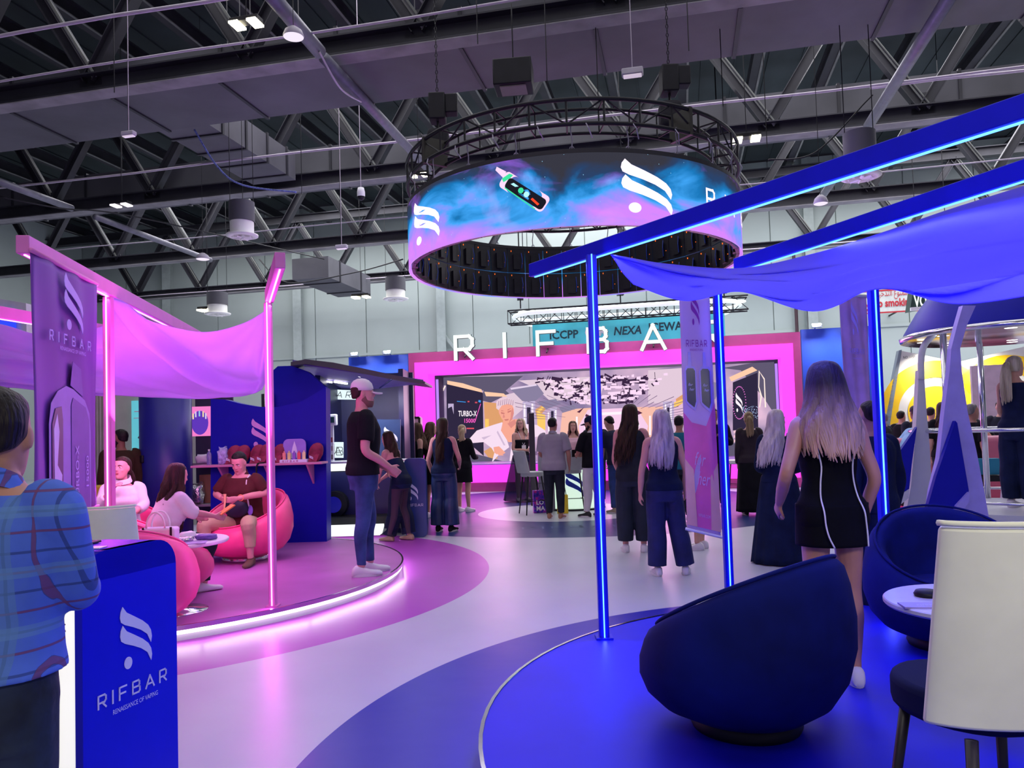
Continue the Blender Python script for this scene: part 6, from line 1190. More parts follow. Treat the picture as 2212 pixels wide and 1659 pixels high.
C_BLK = mat('cloth_black', (.008, .008, .012), .85, spec=.15, var=.3, bump=.3, bscale=9); C_NVY = mat('cloth_navy', (.008, .014, .055), .8, spec=.15, var=.3, bump=.35, bscale=9); C_JEAN = mat('cloth_denim', (.045, .075, .22), .8, spec=.15, var=.5, vscale=5, bump=.4, bscale=14)
C_WHT = mat('cloth_white', (.70, .66, .70), .75, spec=.15, var=.06, bump=.35, bscale=8); C_GRY = mat('cloth_grey_shirt', (.36, .31, .38), .8, spec=.15, var=.08, bump=.35, bscale=8); C_BEI = mat('cloth_beige', (.48, .37, .24), .8, spec=.15, var=.08, bump=.3, bscale=9); C_MAR = mat('cloth_maroon', (.075, .018, .020), .8, spec=.15, var=.2, bump=.3, bscale=9)
C_CHA = mat('cloth_charcoal', (.022, .025, .04), .85, spec=.15, var=.3, bump=.3, bscale=9); C_SHEER = mat('cloth_sheer_navy', (.006, .010, .045), .6, spec=.15, alpha=.72, var=.2, bump=.3, bscale=9); C_BRN = mat('cloth_brown', (.04, .022, .012), .8, spec=.15, var=.2); C_SHOE = mat('shoe_white', (.75, .70, .78), .5, var=.04); C_SHB = mat('shoe_black', (.01, .01, .012), .5); C_LTH = mat('shoe_suede', (.12, .07, .05), .85, var=.2); C_TEAL = mat('cloth_teal', (.02, .16, .24), .8, spec=.15); C_PNK = mat('cloth_pale_pink', (.70, .42, .50), .7, spec=.15, var=.05, bump=.2); C_LBL = mat('cloth_light_blue', (.25, .42, .65), .8, spec=.15)
M_EYE = mat('eye_white', (.8, .78, .78), .3, var=0); M_IRIS = mat('eye_dark', (.02, .012, .01), .2, var=0); M_LIP = mat('lip_rose', (.42, .10, .11), .45, var=.03); M_BROW = mat('brow_dark', (.02, .012, .01), .8, var=0)
BASE = {'M': [(.80, .155, .105, 0), (.88, .172, .118, -.005), (.95, .170, .118, -.01), (1.03, .155, .108, 0), (1.12, .150, .104, .005), (1.22, .162, .112, .01), (1.31, .178, .118, .01), (1.37, .172, .110, 0), (1.41, .150, .096, -.003), (1.445, .112, .078, -.005), (1.475, .076, .064, -.005), (1.50, .060, .056, -.004)],
        'F': [(.80, .150, .108, 0), (.87, .176, .122, -.012), (.94, .170, .118, -.015), (1.02, .135, .095, 0), (1.09, .120, .088, .005), (1.17, .132, .096, .01), (1.26, .148, .112, .022), (1.33, .150, .098, .008), (1.37, .134, .084, .002), (1.405, .100, .068, -.002), (1.44, .064, .054, -.005), (1.46, .050, .048, -.004)]}
class Fig:
    def __init__(s, sex='M', hipz=.93, lean=0, tilt=0, hipy=0):
        s.sex = sex; s.dz = hipz-.93; s.lean = lean; s.tilt = tilt; s.hip = Vector((0, hipy, hipz))
    def T(s, p):
        p = Vector(p)+Vector((0, s.hip.y, s.dz)); f = max(0, min(1, (p.z-s.hip.z)/.35)); q = p-s.hip
        if p.z < s.hip.z: return p
        R = Matrix.Rotation(-s.lean*f, 3, 'X') @ Matrix.Rotation(s.tilt*f, 3, 'Y'); return s.hip+R @ q
    def torso(s, off=0.0, z0=.78, z1=1.6, n=24, flare=0.0, blouse=0.0):
        B = BASE[s.sex]; rings = []
        zs = [z for z in [B[0][0]+(B[-1][0]-B[0][0])*k/26 for k in range(27)] if z0-1e-6 <= z <= z1+1e-6]
        if not zs or zs[0] > z0+.005: zs = [z0]+zs
        for z in zs:
            for i in range(len(B)-1):
                if B[i][0] <= z <= B[i+1][0]+1e-6: f = (z-B[i][0])/(B[i+1][0]-B[i][0]); f = f*f*(3-2*f); a = [B[i][j]+(B[i+1][j]-B[i][j])*f for j in (1, 2, 3)]; break
            else: a = list(B[0][1:]) if z < B[0][0] else list(B[-1][1:])
            e = off+flare*max(0, 1.1-z)+blouse*(1-abs(z-1.15)/.4 if abs(z-1.15) < .4 else 0)
            rings.append([s.T(p) for p in ell((0, a[2], z), a[0]+e, a[1]+e, n=n, p=2.35)])
        return rings
SHX = {'M': .185, 'F': .152}; SHZ = {'M': 1.405, 'F': 1.372}
def head_mesh(mb, sex, Mx, neck0):
    k = 1.0 if sex == 'M' else .95; rings = []
    prof = [(-.118, .022, .020, .062), (-.108, .040, .035, .050), (-.09, .052, .055, .036), (-.065, .060, .070, .024), (-.035, .066, .080, .014), (0, .071, .088, .004), (.03, .073, .093, -.004), (.06, .071, .092, -.008), (.085, .062, .082, -.012), (.105, .045, .060, -.014), (.116, .022, .03, -.014)]
    for z, rx, ry, y in prof: rings.append([Mx @ p for p in ell((0, y*k, z*k), rx*k, ry*k, n=24, p=2.15)])
    mb.loft(rings)
    mb.loft([[Mx @ (Vector(p)) for p in ell((0, y, z), w, d, n=8)] for z, y, w, d in ((.022*k, .086*k, .008, .010), (.0, .094*k, .010, .013), (-.018*k, .100*k, .014, .016), (-.030*k, .094*k, .015, .012))])
    for sx in (-1, 1):
        mb.ball(Mx @ Vector((sx*.074*k, -.004, -.004)), (.011, .020, .032), 10, 8, M=Mx.to_3x3())
        mb.ball(Mx @ Vector((sx*.028*k, .078*k, .032*k)), (.022, .014, .007), 10, 6, M=Mx.to_3x3())
        mb.ball(Mx @ Vector((sx*.036*k, .066*k, -.025*k)), (.022, .02, .02), 10, 6, M=Mx.to_3x3())
    mb.ball(Mx @ Vector((0, .086*k, -.052*k)), (.022, .012, .006), 10, 6, M=Mx.to_3x3()); mb.ball(Mx @ Vector((0, .085*k, -.063*k)), (.018, .012, .007), 10, 6, M=Mx.to_3x3()); mb.ball(Mx @ Vector((0, .080*k, -.095*k)), (.022, .018, .016), 10, 6, M=Mx.to_3x3())
    c = Mx @ Vector((0, -.012, -.07*k)); r = .054 if sex == 'M' else .043; mb.tube([neck0-Vector((0, 0, .03)), neck0, (neck0+c)/2, c, c+(c-neck0)*.2], [r*1.45, r*1.15, r, r, r], 14)
def face_parts(t, sex, Mx, eyes=True, mouth=M_LIP, brow=M_BROW):
    k = 1.0 if sex == 'M' else .95; R3 = Mx.to_3x3()
    for sx in (-1, 1):
        q = MB(); q.ball(Mx @ Vector((sx*.029*k, .0795*k, .012*k)), (.0145, .009, .0065), 12, 8, M=R3); eo = q.build('eye', M_EYE, t, smooth=True); q = MB(); q.ball(Mx @ Vector((sx*.029*k, .0855*k, .0115*k)), (.0062, .0042, .0062), 10, 6, M=R3); q.build('iris', M_IRIS, eo, smooth=True)
        q = MB(); q.tube([Mx @ Vector((sx*x*k, y*k, z*k)) for x, y, z in ((.012, .096, .030), (.028, .0935, .036), (.047, .080, .031))], [.0035, .004, .002], 6); q.build('eyebrow', brow, t, smooth=True)
    q = MB(); q.ball(Mx @ Vector((0, .0955*k, -.0525*k)), (.021, .006, .0045), 12, 6, M=R3); q.ball(Mx @ Vector((0, .0945*k, -.0605*k)), (.017, .006, .005), 12, 6, M=R3); q.build('lips', mouth, t, smooth=True)
def hand(mb, w, d, pn, side, curl=.35, s=1.0):
    d = Vector(d).normalized(); pn = Vector(pn); pn = (pn-d*pn.dot(d)).normalized(); x = d.cross(pn)*side   # x points to the thumb side
    w = Vector(w); rings = []
    for f, a, b in ((-.02, .026, .022), (.0, .027, .020), (.03, .036, .017), (.065, .041, .015), (.092, .039, .012)): rings.append(ell(w+d*f*s, a*s, b*s, x, pn, n=14, p=2.6))
    mb.loft(rings)
    for i, (o, L) in enumerate(((.029, .070), (.010, .080), (-.010, .074), (-.028, .058))):
        p = w+d*.085*s+x*o*s; dd = d.copy(); P = [p-d*.02*s]; rr_ = [.0088*s]; spread = x*(o*.9)
        P.append(p); rr_.append(.0088*s)
        for j in range(3):
            ang = curl*(.7+.35*j+.1*i); dd = (dd+spread*(1 if j == 0 else 0)).normalized(); ax = dd.cross(pn).normalized(); dd = Matrix.Rotation(ang, 3, ax) @ dd; p = p+dd*L*s*(.42 if j == 0 else .30); P.append(p); rr_.append((.0084-.0008*j)*s)
        mb.tube(P, rr_, 8); mb.ball(P[-1], rr_[-1]*.98, 8, 6)
    p = w+d*.02*s+x*.026*s; td = (d*.75+x*.7+pn*.25).normalized(); q = p+td*.045*s; r = q+(d*.95+x*.15+pn*.35).normalized()*.032*s
    mb.tube([p-td*.015, p, q, r], [.013*s, .0125*s, .0105*s, .0085*s], 8); mb.ball(r, .0085*s, 8, 6)
def limb(mb, P, r, n=10, seg=14, upto=1.0, zcut=None):
    P = smoothpath(P, 5); m = len(r)-1; rr_ = []; N0 = len(P)
    for i in range(len(P)):
        f = i/(len(P)-1)*m; k = min(int(f), m-1); rr_.append(r[k]+(r[k+1]-r[k])*(f-k))
    keep = [i for i in range(N0) if i/(N0-1) <= upto+1e-6 and (zcut is None or i < N0*.5 or P[i].z >= zcut)]
    mb.tube([P[i] for i in keep], [rr_[i] for i in keep], seg)
def shoe_mb(q, a, hd, heel=0.0, s=1.0, boot=.075):
    f = Vector((math.sin(hd), math.cos(hd), 0)); x = Vector((f.y, -f.x, 0)); rings = []
    for y, w_, h in ((-.085, .018, .03), (-.075, .032, .07), (-.05, .038, boot+.02), (-.01, .039, boot+.02), (.03, .040, .072), (.08, .047, .055), (.13, .048, .046), (.165, .040, .040), (.185, .018, .028)):
        c = Vector((a.x, a.y, a.z-.08))+f*y*s; zb = heel*max(0, min(1, (.06-y)/.14)); rings.append([c+x*(w_*s*(math.copysign(abs(math.cos(t))**.7, math.cos(t))))+Vector((0, 0, zb+h*s*(.5+.5*math.copysign(abs(math.sin(t))**.8, math.sin(t))))) for t in [2*PI*k/16 for k in range(16)]])
    q.loft(rings)
def person(lab, loc, face, H, sex='M', skin=SK_L, head=(0, 0, 0), lean=0, tilt=0, hipz=.93, armL=None, armR=None, legs=None, top=None, bottom=None, dress=None, shoes=('s', C_SHOE), hair=None, vox=.011, facep=False, group=None, extra=None, hs=1.0, drop=0.0, bare=(), cat='person', hipy=0, handcurl=.35, palms=None, gaze=None, sway=0, fx=1.0):
    t = thing('person', lab, cat, loc, rz=face, scale=H/(1.755 if sex == 'M' else 1.72)); f = Fig(sex, hipz, lean, tilt, hipy); S = SHX[sex]; sz = SHZ[sex]; body = MB(); f.body = body
    body.loft(f.torso(0)); t_ = f
    sh = {k: f.T((k*S, 0, sz)) for k in (-1, 1)}
    dfl = {k: [Vector((k*(S+.045), -.035, sz-.285)), Vector((k*(S+.05), .03, sz-.53))] for k in (-1, 1)}
    arms = {1: armR, -1: armL}; A = {}
    ar = (.050, .047, .040, .037, .032, .024) if sex == 'M' else (.046, .041, .035, .034, .028, .021)
    for k in (-1, 1):
        a = arms[k]; e, w_ = (Vector(a[0]), Vector(a[1])) if a else (f.T(dfl[k][0]), f.T(dfl[k][1])-Vector((0, 0, 0)))
        a0 = f.T((k*(S-.05), 0, sz+.015)); limb(body, [a0, sh[k], sh[k].lerp(e, .5), e, e.lerp(w_, .5), w_], (ar[0], ar[0]*1.12, ar[1], ar[2], ar[3], ar[5])); A[k] = (sh[k], e, w_)
        hdir = (w_-e).normalized(); pn = Vector((-k, 0.1, 0)) if not (palms and palms.get(k)) else Vector(palms[k]); hand(body, w_, hdir if not (a and len(a) > 2) else Vector(a[2]), pn, 1 if True else 1, handcurl, .95 if sex == 'M' else .86)
    L = {}
    hipx = .088; dl = {k: [Vector((k*.10, .012+hipy, .50)), Vector((k*.105, hipy, .085)), -k*.12*-1] for k in (-1, 1)}
    for k in (-1, 1):
        ln = legs[k] if legs else dl[k]; kn, an, hd = Vector(ln[0]), Vector(ln[1]), ln[2]; hp0 = Vector((k*hipx, hipy, hipz-.05)); th = .085 if sex == 'M' else .082
        lp_ = [hp0+Vector((0, 0, .04)), hp0, hp0.lerp(kn, .5), kn, kn.lerp(an, .35)+(Vector((0, -.018, 0)) if an.z < kn.z-.2 else Vector()), an.lerp(kn, .12), an]; f.LP = getattr(f, 'LP', {}); f.LP[k] = lp_; limb(body, lp_, (th, th*.98, th*.86, .056, .053, .036, .036)); L[k] = (hp0, kn, an, hd)
        if shoes is None or shoes[0] == 'bare': shoe_mb(body, an, hd, s=.9, boot=.06)
    neck0 = f.T((0, -.005, 1.47 if sex == 'M' else 1.44)); hc = f.T((0, .0, 1.635 if sex == 'M' else 1.60)); yaw, nod, rol = head
    Rh = Matrix.Rotation(yaw, 3, 'Z') @ Matrix.Rotation(-nod, 3, 'X') @ Matrix.Rotation(rol, 3, 'Y'); up = Rh @ Vector((0, 0, 1)); hc = neck0+(Vector((0, 0, 1))*.6+(f.T((0, 0, 1.7))-f.T((0, 0, 1.5))).normalized()*.2+up*.3).normalized()*(.165 if sex == 'M' else .155)+Rh @ Vector((0, .015, 0))
    hc.z -= drop; Mx = (Rh @ Matrix.Scale(hs, 3)).to_4x4(); Mx.translation = hc; head_mesh(body, sex, Mx, neck0); f.Mx = Mx; f.A = A; f.L = L; f.t = t; f.sh = sh
    bo = addmesh('body', remesh(body, vox, 3), skin, t)
    if facep: face_parts(t, sex, Mx)
    if top:
        kind, m, o = top; q = MB(); z0 = o.get('hem', .93); off = o.get('off', .016); q.loft(f.torso(off, z0, o.get('neck', 1.478 if sex == 'M' else 1.43), blouse=o.get('blouse', .012), flare=o.get('flare', .02)))
        for k in (-1, 1):
            s_, e, w_ = A[k]; sl = o.get('sleeve', .55)
            if sl > 0:
                a0 = f.T((k*(S-.05), 0, sz+.015)); g = o.get('loose', .018); P = [a0, s_, s_.lerp(e, .5), e, e.lerp(w_, .5), w_]
                limb(q, P, [ar[0]+off, ar[0]*1.12+off, ar[1]+g, ar[2]+g, ar[3]+g, ar[5]+g], upto=(1+2*sl)/5)
        addmesh(o.get('name', 'shirt'), remesh(q, max(.009, vox*.9), 3), m, t)
        if o.get('collar'):
            q = MB(); q.loft([[f.T(Vector((r*math.cos(a), -.006+(r-.004)*math.sin(a), z-.03*math.sin(a)))) for a in [2*PI*i/24 for i in range(24)]] for r, z in ((.088, 1.452), (.078, 1.478), (.072, 1.502), (.066, 1.502), (.066, 1.46))], cap=False); q.build('collar', o['collar'] if o['collar'] is not True else m, t, smooth=True)
    if bottom:
        kind, m, o = bottom; q = MB(); w0 = o.get('waist', 1.03); q.loft(f.torso(.017, .765, w0, flare=0))
        hemz = o.get('hem', .10); wid = o.get('width', .018)
        for k in (-1, 1):
            g = o.get('hemw', wid); thb = .085 if sex == 'M' else .082; limb(q, f.LP[k], (thb+.018, thb+.020, thb*.86+wid, .056+wid+.004, .053+(wid+g)/2, .036+g, .036+g), zcut=hemz)
        addmesh(o.get('name', 'trousers'), remesh(q, max(.009, vox*.9), 3), m, t)
    if dress:
        for (nm, m, z1, z0, r0, folds, amp) in dress:     # lofted skirt or gown from z1 down to z0
            q = MB(); rings = []; n = 72; nst = 14; B = Fig.torso(f, .016, max(.80, min(z0, z1)), z1)
            if z1 > .95: q.loft(f.torso(.016, max(.82, z0), z1)); 
            zt = min(z1, .93)
            if z0 < .80:
                q2 = MB(); a = .190 if sex == 'F' else .19
                for i in range(nst+1):
                    g = i/nst; z = zt+.03+(z0-zt-.03)*g; rx = a+(r0-a)*g**.9; ry = .14+(r0*.82-.14)*g**.9; rings.append([f.T((0, 0, z))*0+Vector((((rx+amp*g*math.sin(folds*tt)+amp*.5*g*math.sin(folds*2.3*tt+1))*math.cos(tt)), ((ry+amp*g*math.sin(folds*tt))*math.sin(tt))-.012*(1-g)+hipy, z)) for tt in [2*PI*k/n for k in range(n)]])
                q2.loft(rings); q.add(q2.v, q2.f)
            q.build(nm, m, t, smooth=True)
    if shoes and shoes[0] != 'bare':
        for k in (-1, 1):
            q = MB(); h0, kn, an, hd = L[k]; shoe_mb(q, an, hd); so = q.build('shoe', shoes[1], t, smooth=True)
            if len(shoes) > 2:
                q = MB(); ff = Vector((math.sin(hd), math.cos(hd), 0)); xx = Vector((ff.y, -ff.x, 0)); ln = [Vector((an.x, an.y, an.z-.084))+ff*(.05+.135*math.cos(a))+xx*(.047*math.sin(a)) for a in [2*PI*i/20 for i in range(20)]]; q.loft([[p for p in ln], [p+Vector((0, 0, .022)) for p in ln]]); q.build('sole', shoes[2], so, smooth=False)
    if hair: make_hair(f, hair)
    if extra: extra(f, t)
    return f
def make_hair(f, h):
    t = f.t; Mx = f.Mx; sex = f.sex; k = 1.0 if sex == 'M' else .95; st = h['style']; m = h['m']; rr = random.Random(h.get('seed', 3)); q = MB()
    P = lambda x, y, z: Mx @ Vector((x*k, y*k, z*k))
    R3 = Mx.to_3x3()
    if st == 'short':
        fr = h.get('fringe', 0.0)
        n = 28; rings = []
        for z, rx, ry, y in ((-.045, .030, .02, -.078), (-.03, .062, .045, -.058), (0, .077, .072, -.034), (.03, .081, .070, -.042), (.06, .080, .080, -.030), (.085, .073, .086, -.016), (.108, .055, .072, -.011), (.124, .028, .038, -.014), (.130, .006, .008, -.014)): rings.append([P(*p) for p in ell((0, y, z), rx, ry, n=n)])
        q.loft(rings); me = remesh(q, .009, 2); addmesh('hair', me, m, t)
        if h.get('beard'):
            q = MB(); q.loft([[P(*p) for p in ell((0, y, z), rx, ry, n=20)] for z, rx, ry, y in ((-.126, .022, .024, .062), (-.112, .045, .042, .050), (-.09, .058, .062, .037), (-.066, .064, .072, .028))]); q.loft([[P(*p) for p in ell((0, y, z), rx, ry, n=20)] for z, rx, ry, y in ((-.07, .065, .06, .015), (-.03, .071, .04, .012), (.0, .074, .02, .01))]); addmesh('beard', remesh(q, .009, 2), h.get('bm', m), t)
        return
    # long hair: cap plus locks
    L_ = h.get('len', .45); wave = h.get('wave', .01); back = h.get('back', 1.0); wdt = h.get('w', 1.0)
    rings = []
    for z, rx, ry, y in ((-.06, .072, .055, -.050), (-.02, .081, .072, -.034), (.03, .085, .075, -.036), (.065, .082, .084, -.026), (.09, .073, .086, -.015), (.112, .053, .068, -.012), (.128, .024, .032, -.014), (.132, .006, .008, -.014)): rings.append([P(*p) for p in ell((0, y, z), rx, ry, n=28)])
    q.loft(rings)
    if st == 'pony':
        b = P(0, -.11, .045 if not h.get('low') else -.02); n = 16
        for i in range(n):
            a = 2*PI*i/n; o = Vector((math.cos(a)*.016, math.sin(a)*.012, 0)); e = b+Vector((o.x*3, -.06+o.y*2-.02, -L_*rr.uniform(.85, 1.05))); q.tube(smoothpath([b, b+Vector((o.x*1.5, -.045+o.y, -.03)), b.lerp(e, .5)+Vector((o.x*1.6, -.035, 0)), e], 4), [.016]*4+[.018]*4+[.014]*4+[.004], 7)
    elif st == 'bun': q.ball(P(0, -.12, .02), .042, 14, 10)
    else:
        n = h.get('n', 44); up = Vector((0, 0, 1)); dn = h.get('drift', Vector((0, 0, 0)))
        for layer in (0, 1):
            for i in range(n):
                a = (-1.0+2.0*i/(n-1))*PI*.60*h.get('wrap', 1.0)+rr.uniform(-.03, .03); sx, cy = math.sin(a), -math.cos(a)
                rc = P(.022*sx, -.005+.03*cy, .127-layer*.004); r0 = P(.084*sx, -.018+.094*cy, .055); endl = L_*rr.uniform(.86, 1.0)*(1-.12*abs(sx)*h.get('vshape', .6))
                wz = .098*wdt; b1 = Mx.translation+R3 @ Vector((wz*.98*sx, -.035+.105*cy, 0))*1.0+Vector((0, 0, -.11)); b2 = Mx.translation+R3 @ Vector((wz*1.28*sx*h.get('spread', 1), -.05+(.115+back*.02)*cy, 0))+Vector((0, 0, -.11-endl*.45))+dn*.5; b3 = Mx.translation+R3 @ Vector((wz*1.22*sx*h.get('spread', 1), -.06+(.12+back*.03)*cy, 0))+Vector((0, 0, -.10-endl))+dn
                pts = smoothpath([rc, P(.058*sx, -.014+.068*cy, .108), r0, b1, b2, b3], 4); m_ = len(pts)
                for j in range(12, m_): pts[j] = pts[j]+Vector((wave*math.sin(j*1.5+i*.8), wave*math.cos(j*1.3+i*.5), 0))
                w_ = .0135*wdt*(1.0 if layer == 0 else .8); q.tube(pts, [w_*(.8 if j < 3 else 1.0)*(1 if j < m_*.7 else max(.12, (m_-j)/(m_*.3))) for j in range(m_)], 6, flat=.75)
    q.build('hair', m, t, smooth=True)
def cap(f, m, bill=True, back=False):
    t = f.t; P = lambda x, y, z: f.Mx @ Vector((x, y, z)); q = MB(); rings = []
    for z, rx, ry, y in ((.028, .086, .104, -.006), (.06, .086, .103, -.008), (.095, .078, .094, -.010), (.122, .058, .070, -.012), (.138, .03, .036, -.012), (.142, .005, .006, -.012)): rings.append([P(*p) for p in ell((0, y, z), rx, ry, n=28)])
    q.loft(rings); cp_ = q.build('cap', m, t, smooth=True)
    s_ = -1 if back else 1; q = MB(); V = []
    for i in range(13):
        a = PI*(i/12); V.append((.075*math.cos(a), s_*(.085+.095*math.sin(a)), .032-.028*math.sin(a)-.02*abs(math.cos(a))**2))
    lo = [P(*v)+f.Mx.to_3x3() @ Vector((0, 0, -.008)) for v in V]; hi = [P(*v)+f.Mx.to_3x3() @ Vector((0, 0, .005)) for v in V]; n = 13; q.add(lo+hi, [tuple(range(n))[::-1], tuple(range(n, 2*n))]+[(i, (i+1) % n, n+(i+1) % n, n+i) for i in range(n)]); q.build('cap_bill', m, cp_, smooth=False)
def lanyard(f, badge=True, m=None):
    m = m or C_WHT; t = f.t; q = MB(); pts = [f.T(p) for p in ((-.065, -.03, 1.46), (-.075, .06, 1.42), (-.05, .125, 1.30), (0, .135, 1.17), (.05, .125, 1.30), (.075, .06, 1.42), (.065, -.03, 1.46))]; q.tube(smoothpath(pts, 5), .006, 5); lo_ = q.build('lanyard', m, t)
    if badge: q = MB(); q.box(f.T((0, .14, 1.10)), (.09, .006, .13)); q.build('badge', C_WHT, lo_)
def stand(u, v, zb=0.0): return gnd(u, v, zb)
def htop(p, vtop, u):   # body height so that the head top is seen at vtop
    return at(u, vtop, p.y).z-p.z
LK = None
R_ = math.radians
# default legs helpers
def legs(ax=.105, hd=.12, fy=(0, 0)): return {k: [Vector((k*.10, .012+fy[0 if k < 0 else 1]*.5, .50)), Vector((k*ax, fy[0 if k < 0 else 1], .085)), k*hd] for k in (-1, 1)}
# 1 man in plaid shirt, left foreground -------------------------------
def plaid():
    m = mat('plaid_shirt', (.07, .15, .66), .85, var=.1, bump=.35, bscale=10); nt = m.node_tree; N = nt.nodes; L = nt.links; b = N['Principled BSDF']; base = b.inputs['Base Color'].links[0].from_socket
    tc = [q for q in N if q.type == 'TEX_COORD'][0]; s = N.new('ShaderNodeSeparateXYZ'); L.new(tc.outputs['Object'], s.inputs[0]); prev = base
    n_ = N.new('ShaderNodeTexNoise'); n_.inputs['Scale'].default_value = 3; L.new(tc.outputs['Object'], n_.inputs['Vector'])
    for ax, per, w_, col in (('X', .052, .007, (.01, .02, .10)), ('Z', .052, .007, (.01, .02, .10)), ('X', .104, .006, (.20, .05, .16)), ('Z', .104, .006, (.22, .05, .14)), ('X', .156, .03, (.10, .22, .50)), ('Z', .156, .03, (.12, .26, .56))):
        a = N.new('ShaderNodeMath'); a.operation = 'MULTIPLY_ADD'; L.new(n_.outputs['Fac'], a.inputs[0]); a.inputs[1].default_value = .012; L.new(s.outputs[ax], a.inputs[2])
        c = N.new('ShaderNodeMath'); c.operation = 'PINGPONG'; c.inputs[1].default_value = per/2; L.new(a.outputs[0], c.inputs[0])
        d = N.new('ShaderNodeMath'); d.operation = 'LESS_THAN'; d.inputs[1].default_value = w_/2; L.new(c.outputs[0], d.inputs[0]); e = N.new('ShaderNodeMath'); e.operation = 'MULTIPLY'; e.inputs[1].default_value = .6; L.new(d.outputs[0], e.inputs[0])
        mx = N.new('ShaderNodeMixRGB'); mx.inputs[2].default_value = (*col, 1); L.new(e.outputs[0], mx.inputs[0]); L.new(prev, mx.inputs[1]); prev = mx.outputs[0]
    L.new(prev, b.inputs['Base Color']); return m
p = at(-30, 1000, 2.02); p.z = 0
person('man seen from behind in blue plaid shirt and dark jeans, beside the reception counter', p, R_(-8), 1.68, 'M', SK_M, tilt=.05, head=(R_(25), .05, 0), hs=1.10, drop=.035, armR=((.19, .10, 1.17), (.06, .30, 1.12)), armL=((-.30, .05, 1.12), (-.16, .28, 1.02)), top=('s', plaid(), dict(hem=.96, off=.02, blouse=.018, flare=.10, sleeve=1.55, loose=.022, collar=True, neck=1.46)), legs={1: [(.04, .06, .50), (-.06, .06, .085), .1], -1: [(-.12, 0, .50), (-.16, 0, .085), -.1]}, bottom=('t', mat('dark_jeans', (.012, .022, .05), .8, var=.5, vscale=8, bump=.5, bscale=12), dict(width=.03, waist=1.08)), shoes=('s', C_SHB), hair=dict(style='short', m=H_BLK), vox=.007)
# 2 man in white cap
p = stand(790, 1240, .12)
def capman(f, t):
    cap(f, C_WHT)
    q = MB(); q.ball(f.A[1][1].lerp(f.A[1][2], .35), (.012, .034, .05), 10, 8); 
person('tall man in white cap, black tee and blue jeans standing on the magenta platform', p, R_(-68), htop(p, 822, 800), 'M', SK_P, head=(R_(-8), 0, 0), armR=((.235, -.02, 1.12), (.16, .21, .96)), armL=((-.20, -.02, 1.12), (.02, .22, .94)), legs={1: [(.10, -.03, .50), (.11, -.06, .085), .1], -1: [(-.09, .06, .50), (-.10, .06, .085), .05]}, top=('s', C_BLK, dict(hem=.90, off=.018, sleeve=.75, loose=.03, blouse=.02)), bottom=('t', C_JEAN, dict(width=.008, hemw=.006, waist=.96)), shoes=('s', C_SHOE, C_SHOE), hair=dict(style='short', m=H_DBR, beard=True, bm=mat('stubble', (.20, .09, .08), .7)), vox=.007, facep=True, extra=capman)
# 3 seated man in maroon polo
sp = Vector((-3.14, 8.93, .12))
def seated(f, t):
    q = MB(); q.tube(smoothpath([f.T(v) for v in ((-.13, -.05, 1.44), (-.14, .08, 1.40), (-.07, .14, 1.25), (.05, .16, 1.13), (.16, .12, 1.02))], 5), .014, 6, flat=.4); q.build('bag_strap', C_BLK, t)
    q = MB(); q.ball(f.T((.02, .16, 1.10)), (.15, .05, .11), 16, 10); q.build('chest_bag', mat('bag_nylon', (.015, .015, .05), .6, bump=.3, bscale=10), t, smooth=True)
    q = MB(); q.tube(smoothpath([f.T(v) for v in ((-.10, -.02, 1.46), (-.11, .09, 1.42), (-.12, .13, 1.3), (-.13, .15, 1.12))], 5), .009, 5); q.build('lanyard', C_WHT, t)
    q = MB(); q.ball(f.T((-.14, .15, 1.07)), (.035, .012, .06), 10, 6); q.build('badge', mat('badge_purple', (.2, .12, .6), .5), t)
    q = MB(); [q.ball(f.T((x, .13, 1.30)), (.026, .008, .020), 10, 6) for x in (-.02, .03)]; q.build('hanging_sunglasses', mat('red_glasses', (.55, .02, .05), .2), t)
    c = (f.A[1][2]+f.A[-1][2])/2+Vector((0, .10, .02)); q = MB(); q.tube([c+Vector((0, 0, .04)), c+Vector((.0, 0, -.05)), c+Vector((.01, .01, -.17))], [.02, .012, .008], 8, flat=.5); q.build('held_wrapper', mat('wrapper', (.75, .42, .22), .6), t)
    w_ = f.A[-1][2]; q = MB(); q.tube([w_+(f.A[-1][1]-w_)*.12+Vector((math.cos(a)*.034, 0, math.sin(a)*.034)) for a in [2*PI*i/14 for i in range(14)]], .005, 5, closed=True); q.build('bracelet', mat('orange_band', (.8, .3, .1), .5), t)
person('seated man in maroon polo and beige trousers looking down at his hands', sp, R_(172), 1.76, 'M', SK_P, head=(0, R_(28), 0), lean=R_(10), hipz=.46, drop=.02, armR=((.30, .10, .78), (.09, .36, .74)), armL=((-.30, .10, .78), (-.09, .36, .74)), palms={1: (-1, -.2, .2), -1: (1, -.2, .2)}, handcurl=.55,
    legs={1: [(.25, .43, .47), (.30, .50, .085), .25], -1: [(-.25, .43, .47), (-.26, .40, .085), -.15]}, top=('s', C_MAR, dict(hem=.86, off=.02, blouse=.035, sleeve=.8, loose=.03, collar=True, neck=1.45)), bottom=('t', C_BEI, dict(width=.022, hemw=.014, hem=.20)), shoes=('s', C_LTH), hair=dict(style='short', m=H_BLK), vox=.007, facep=True, extra=seated)
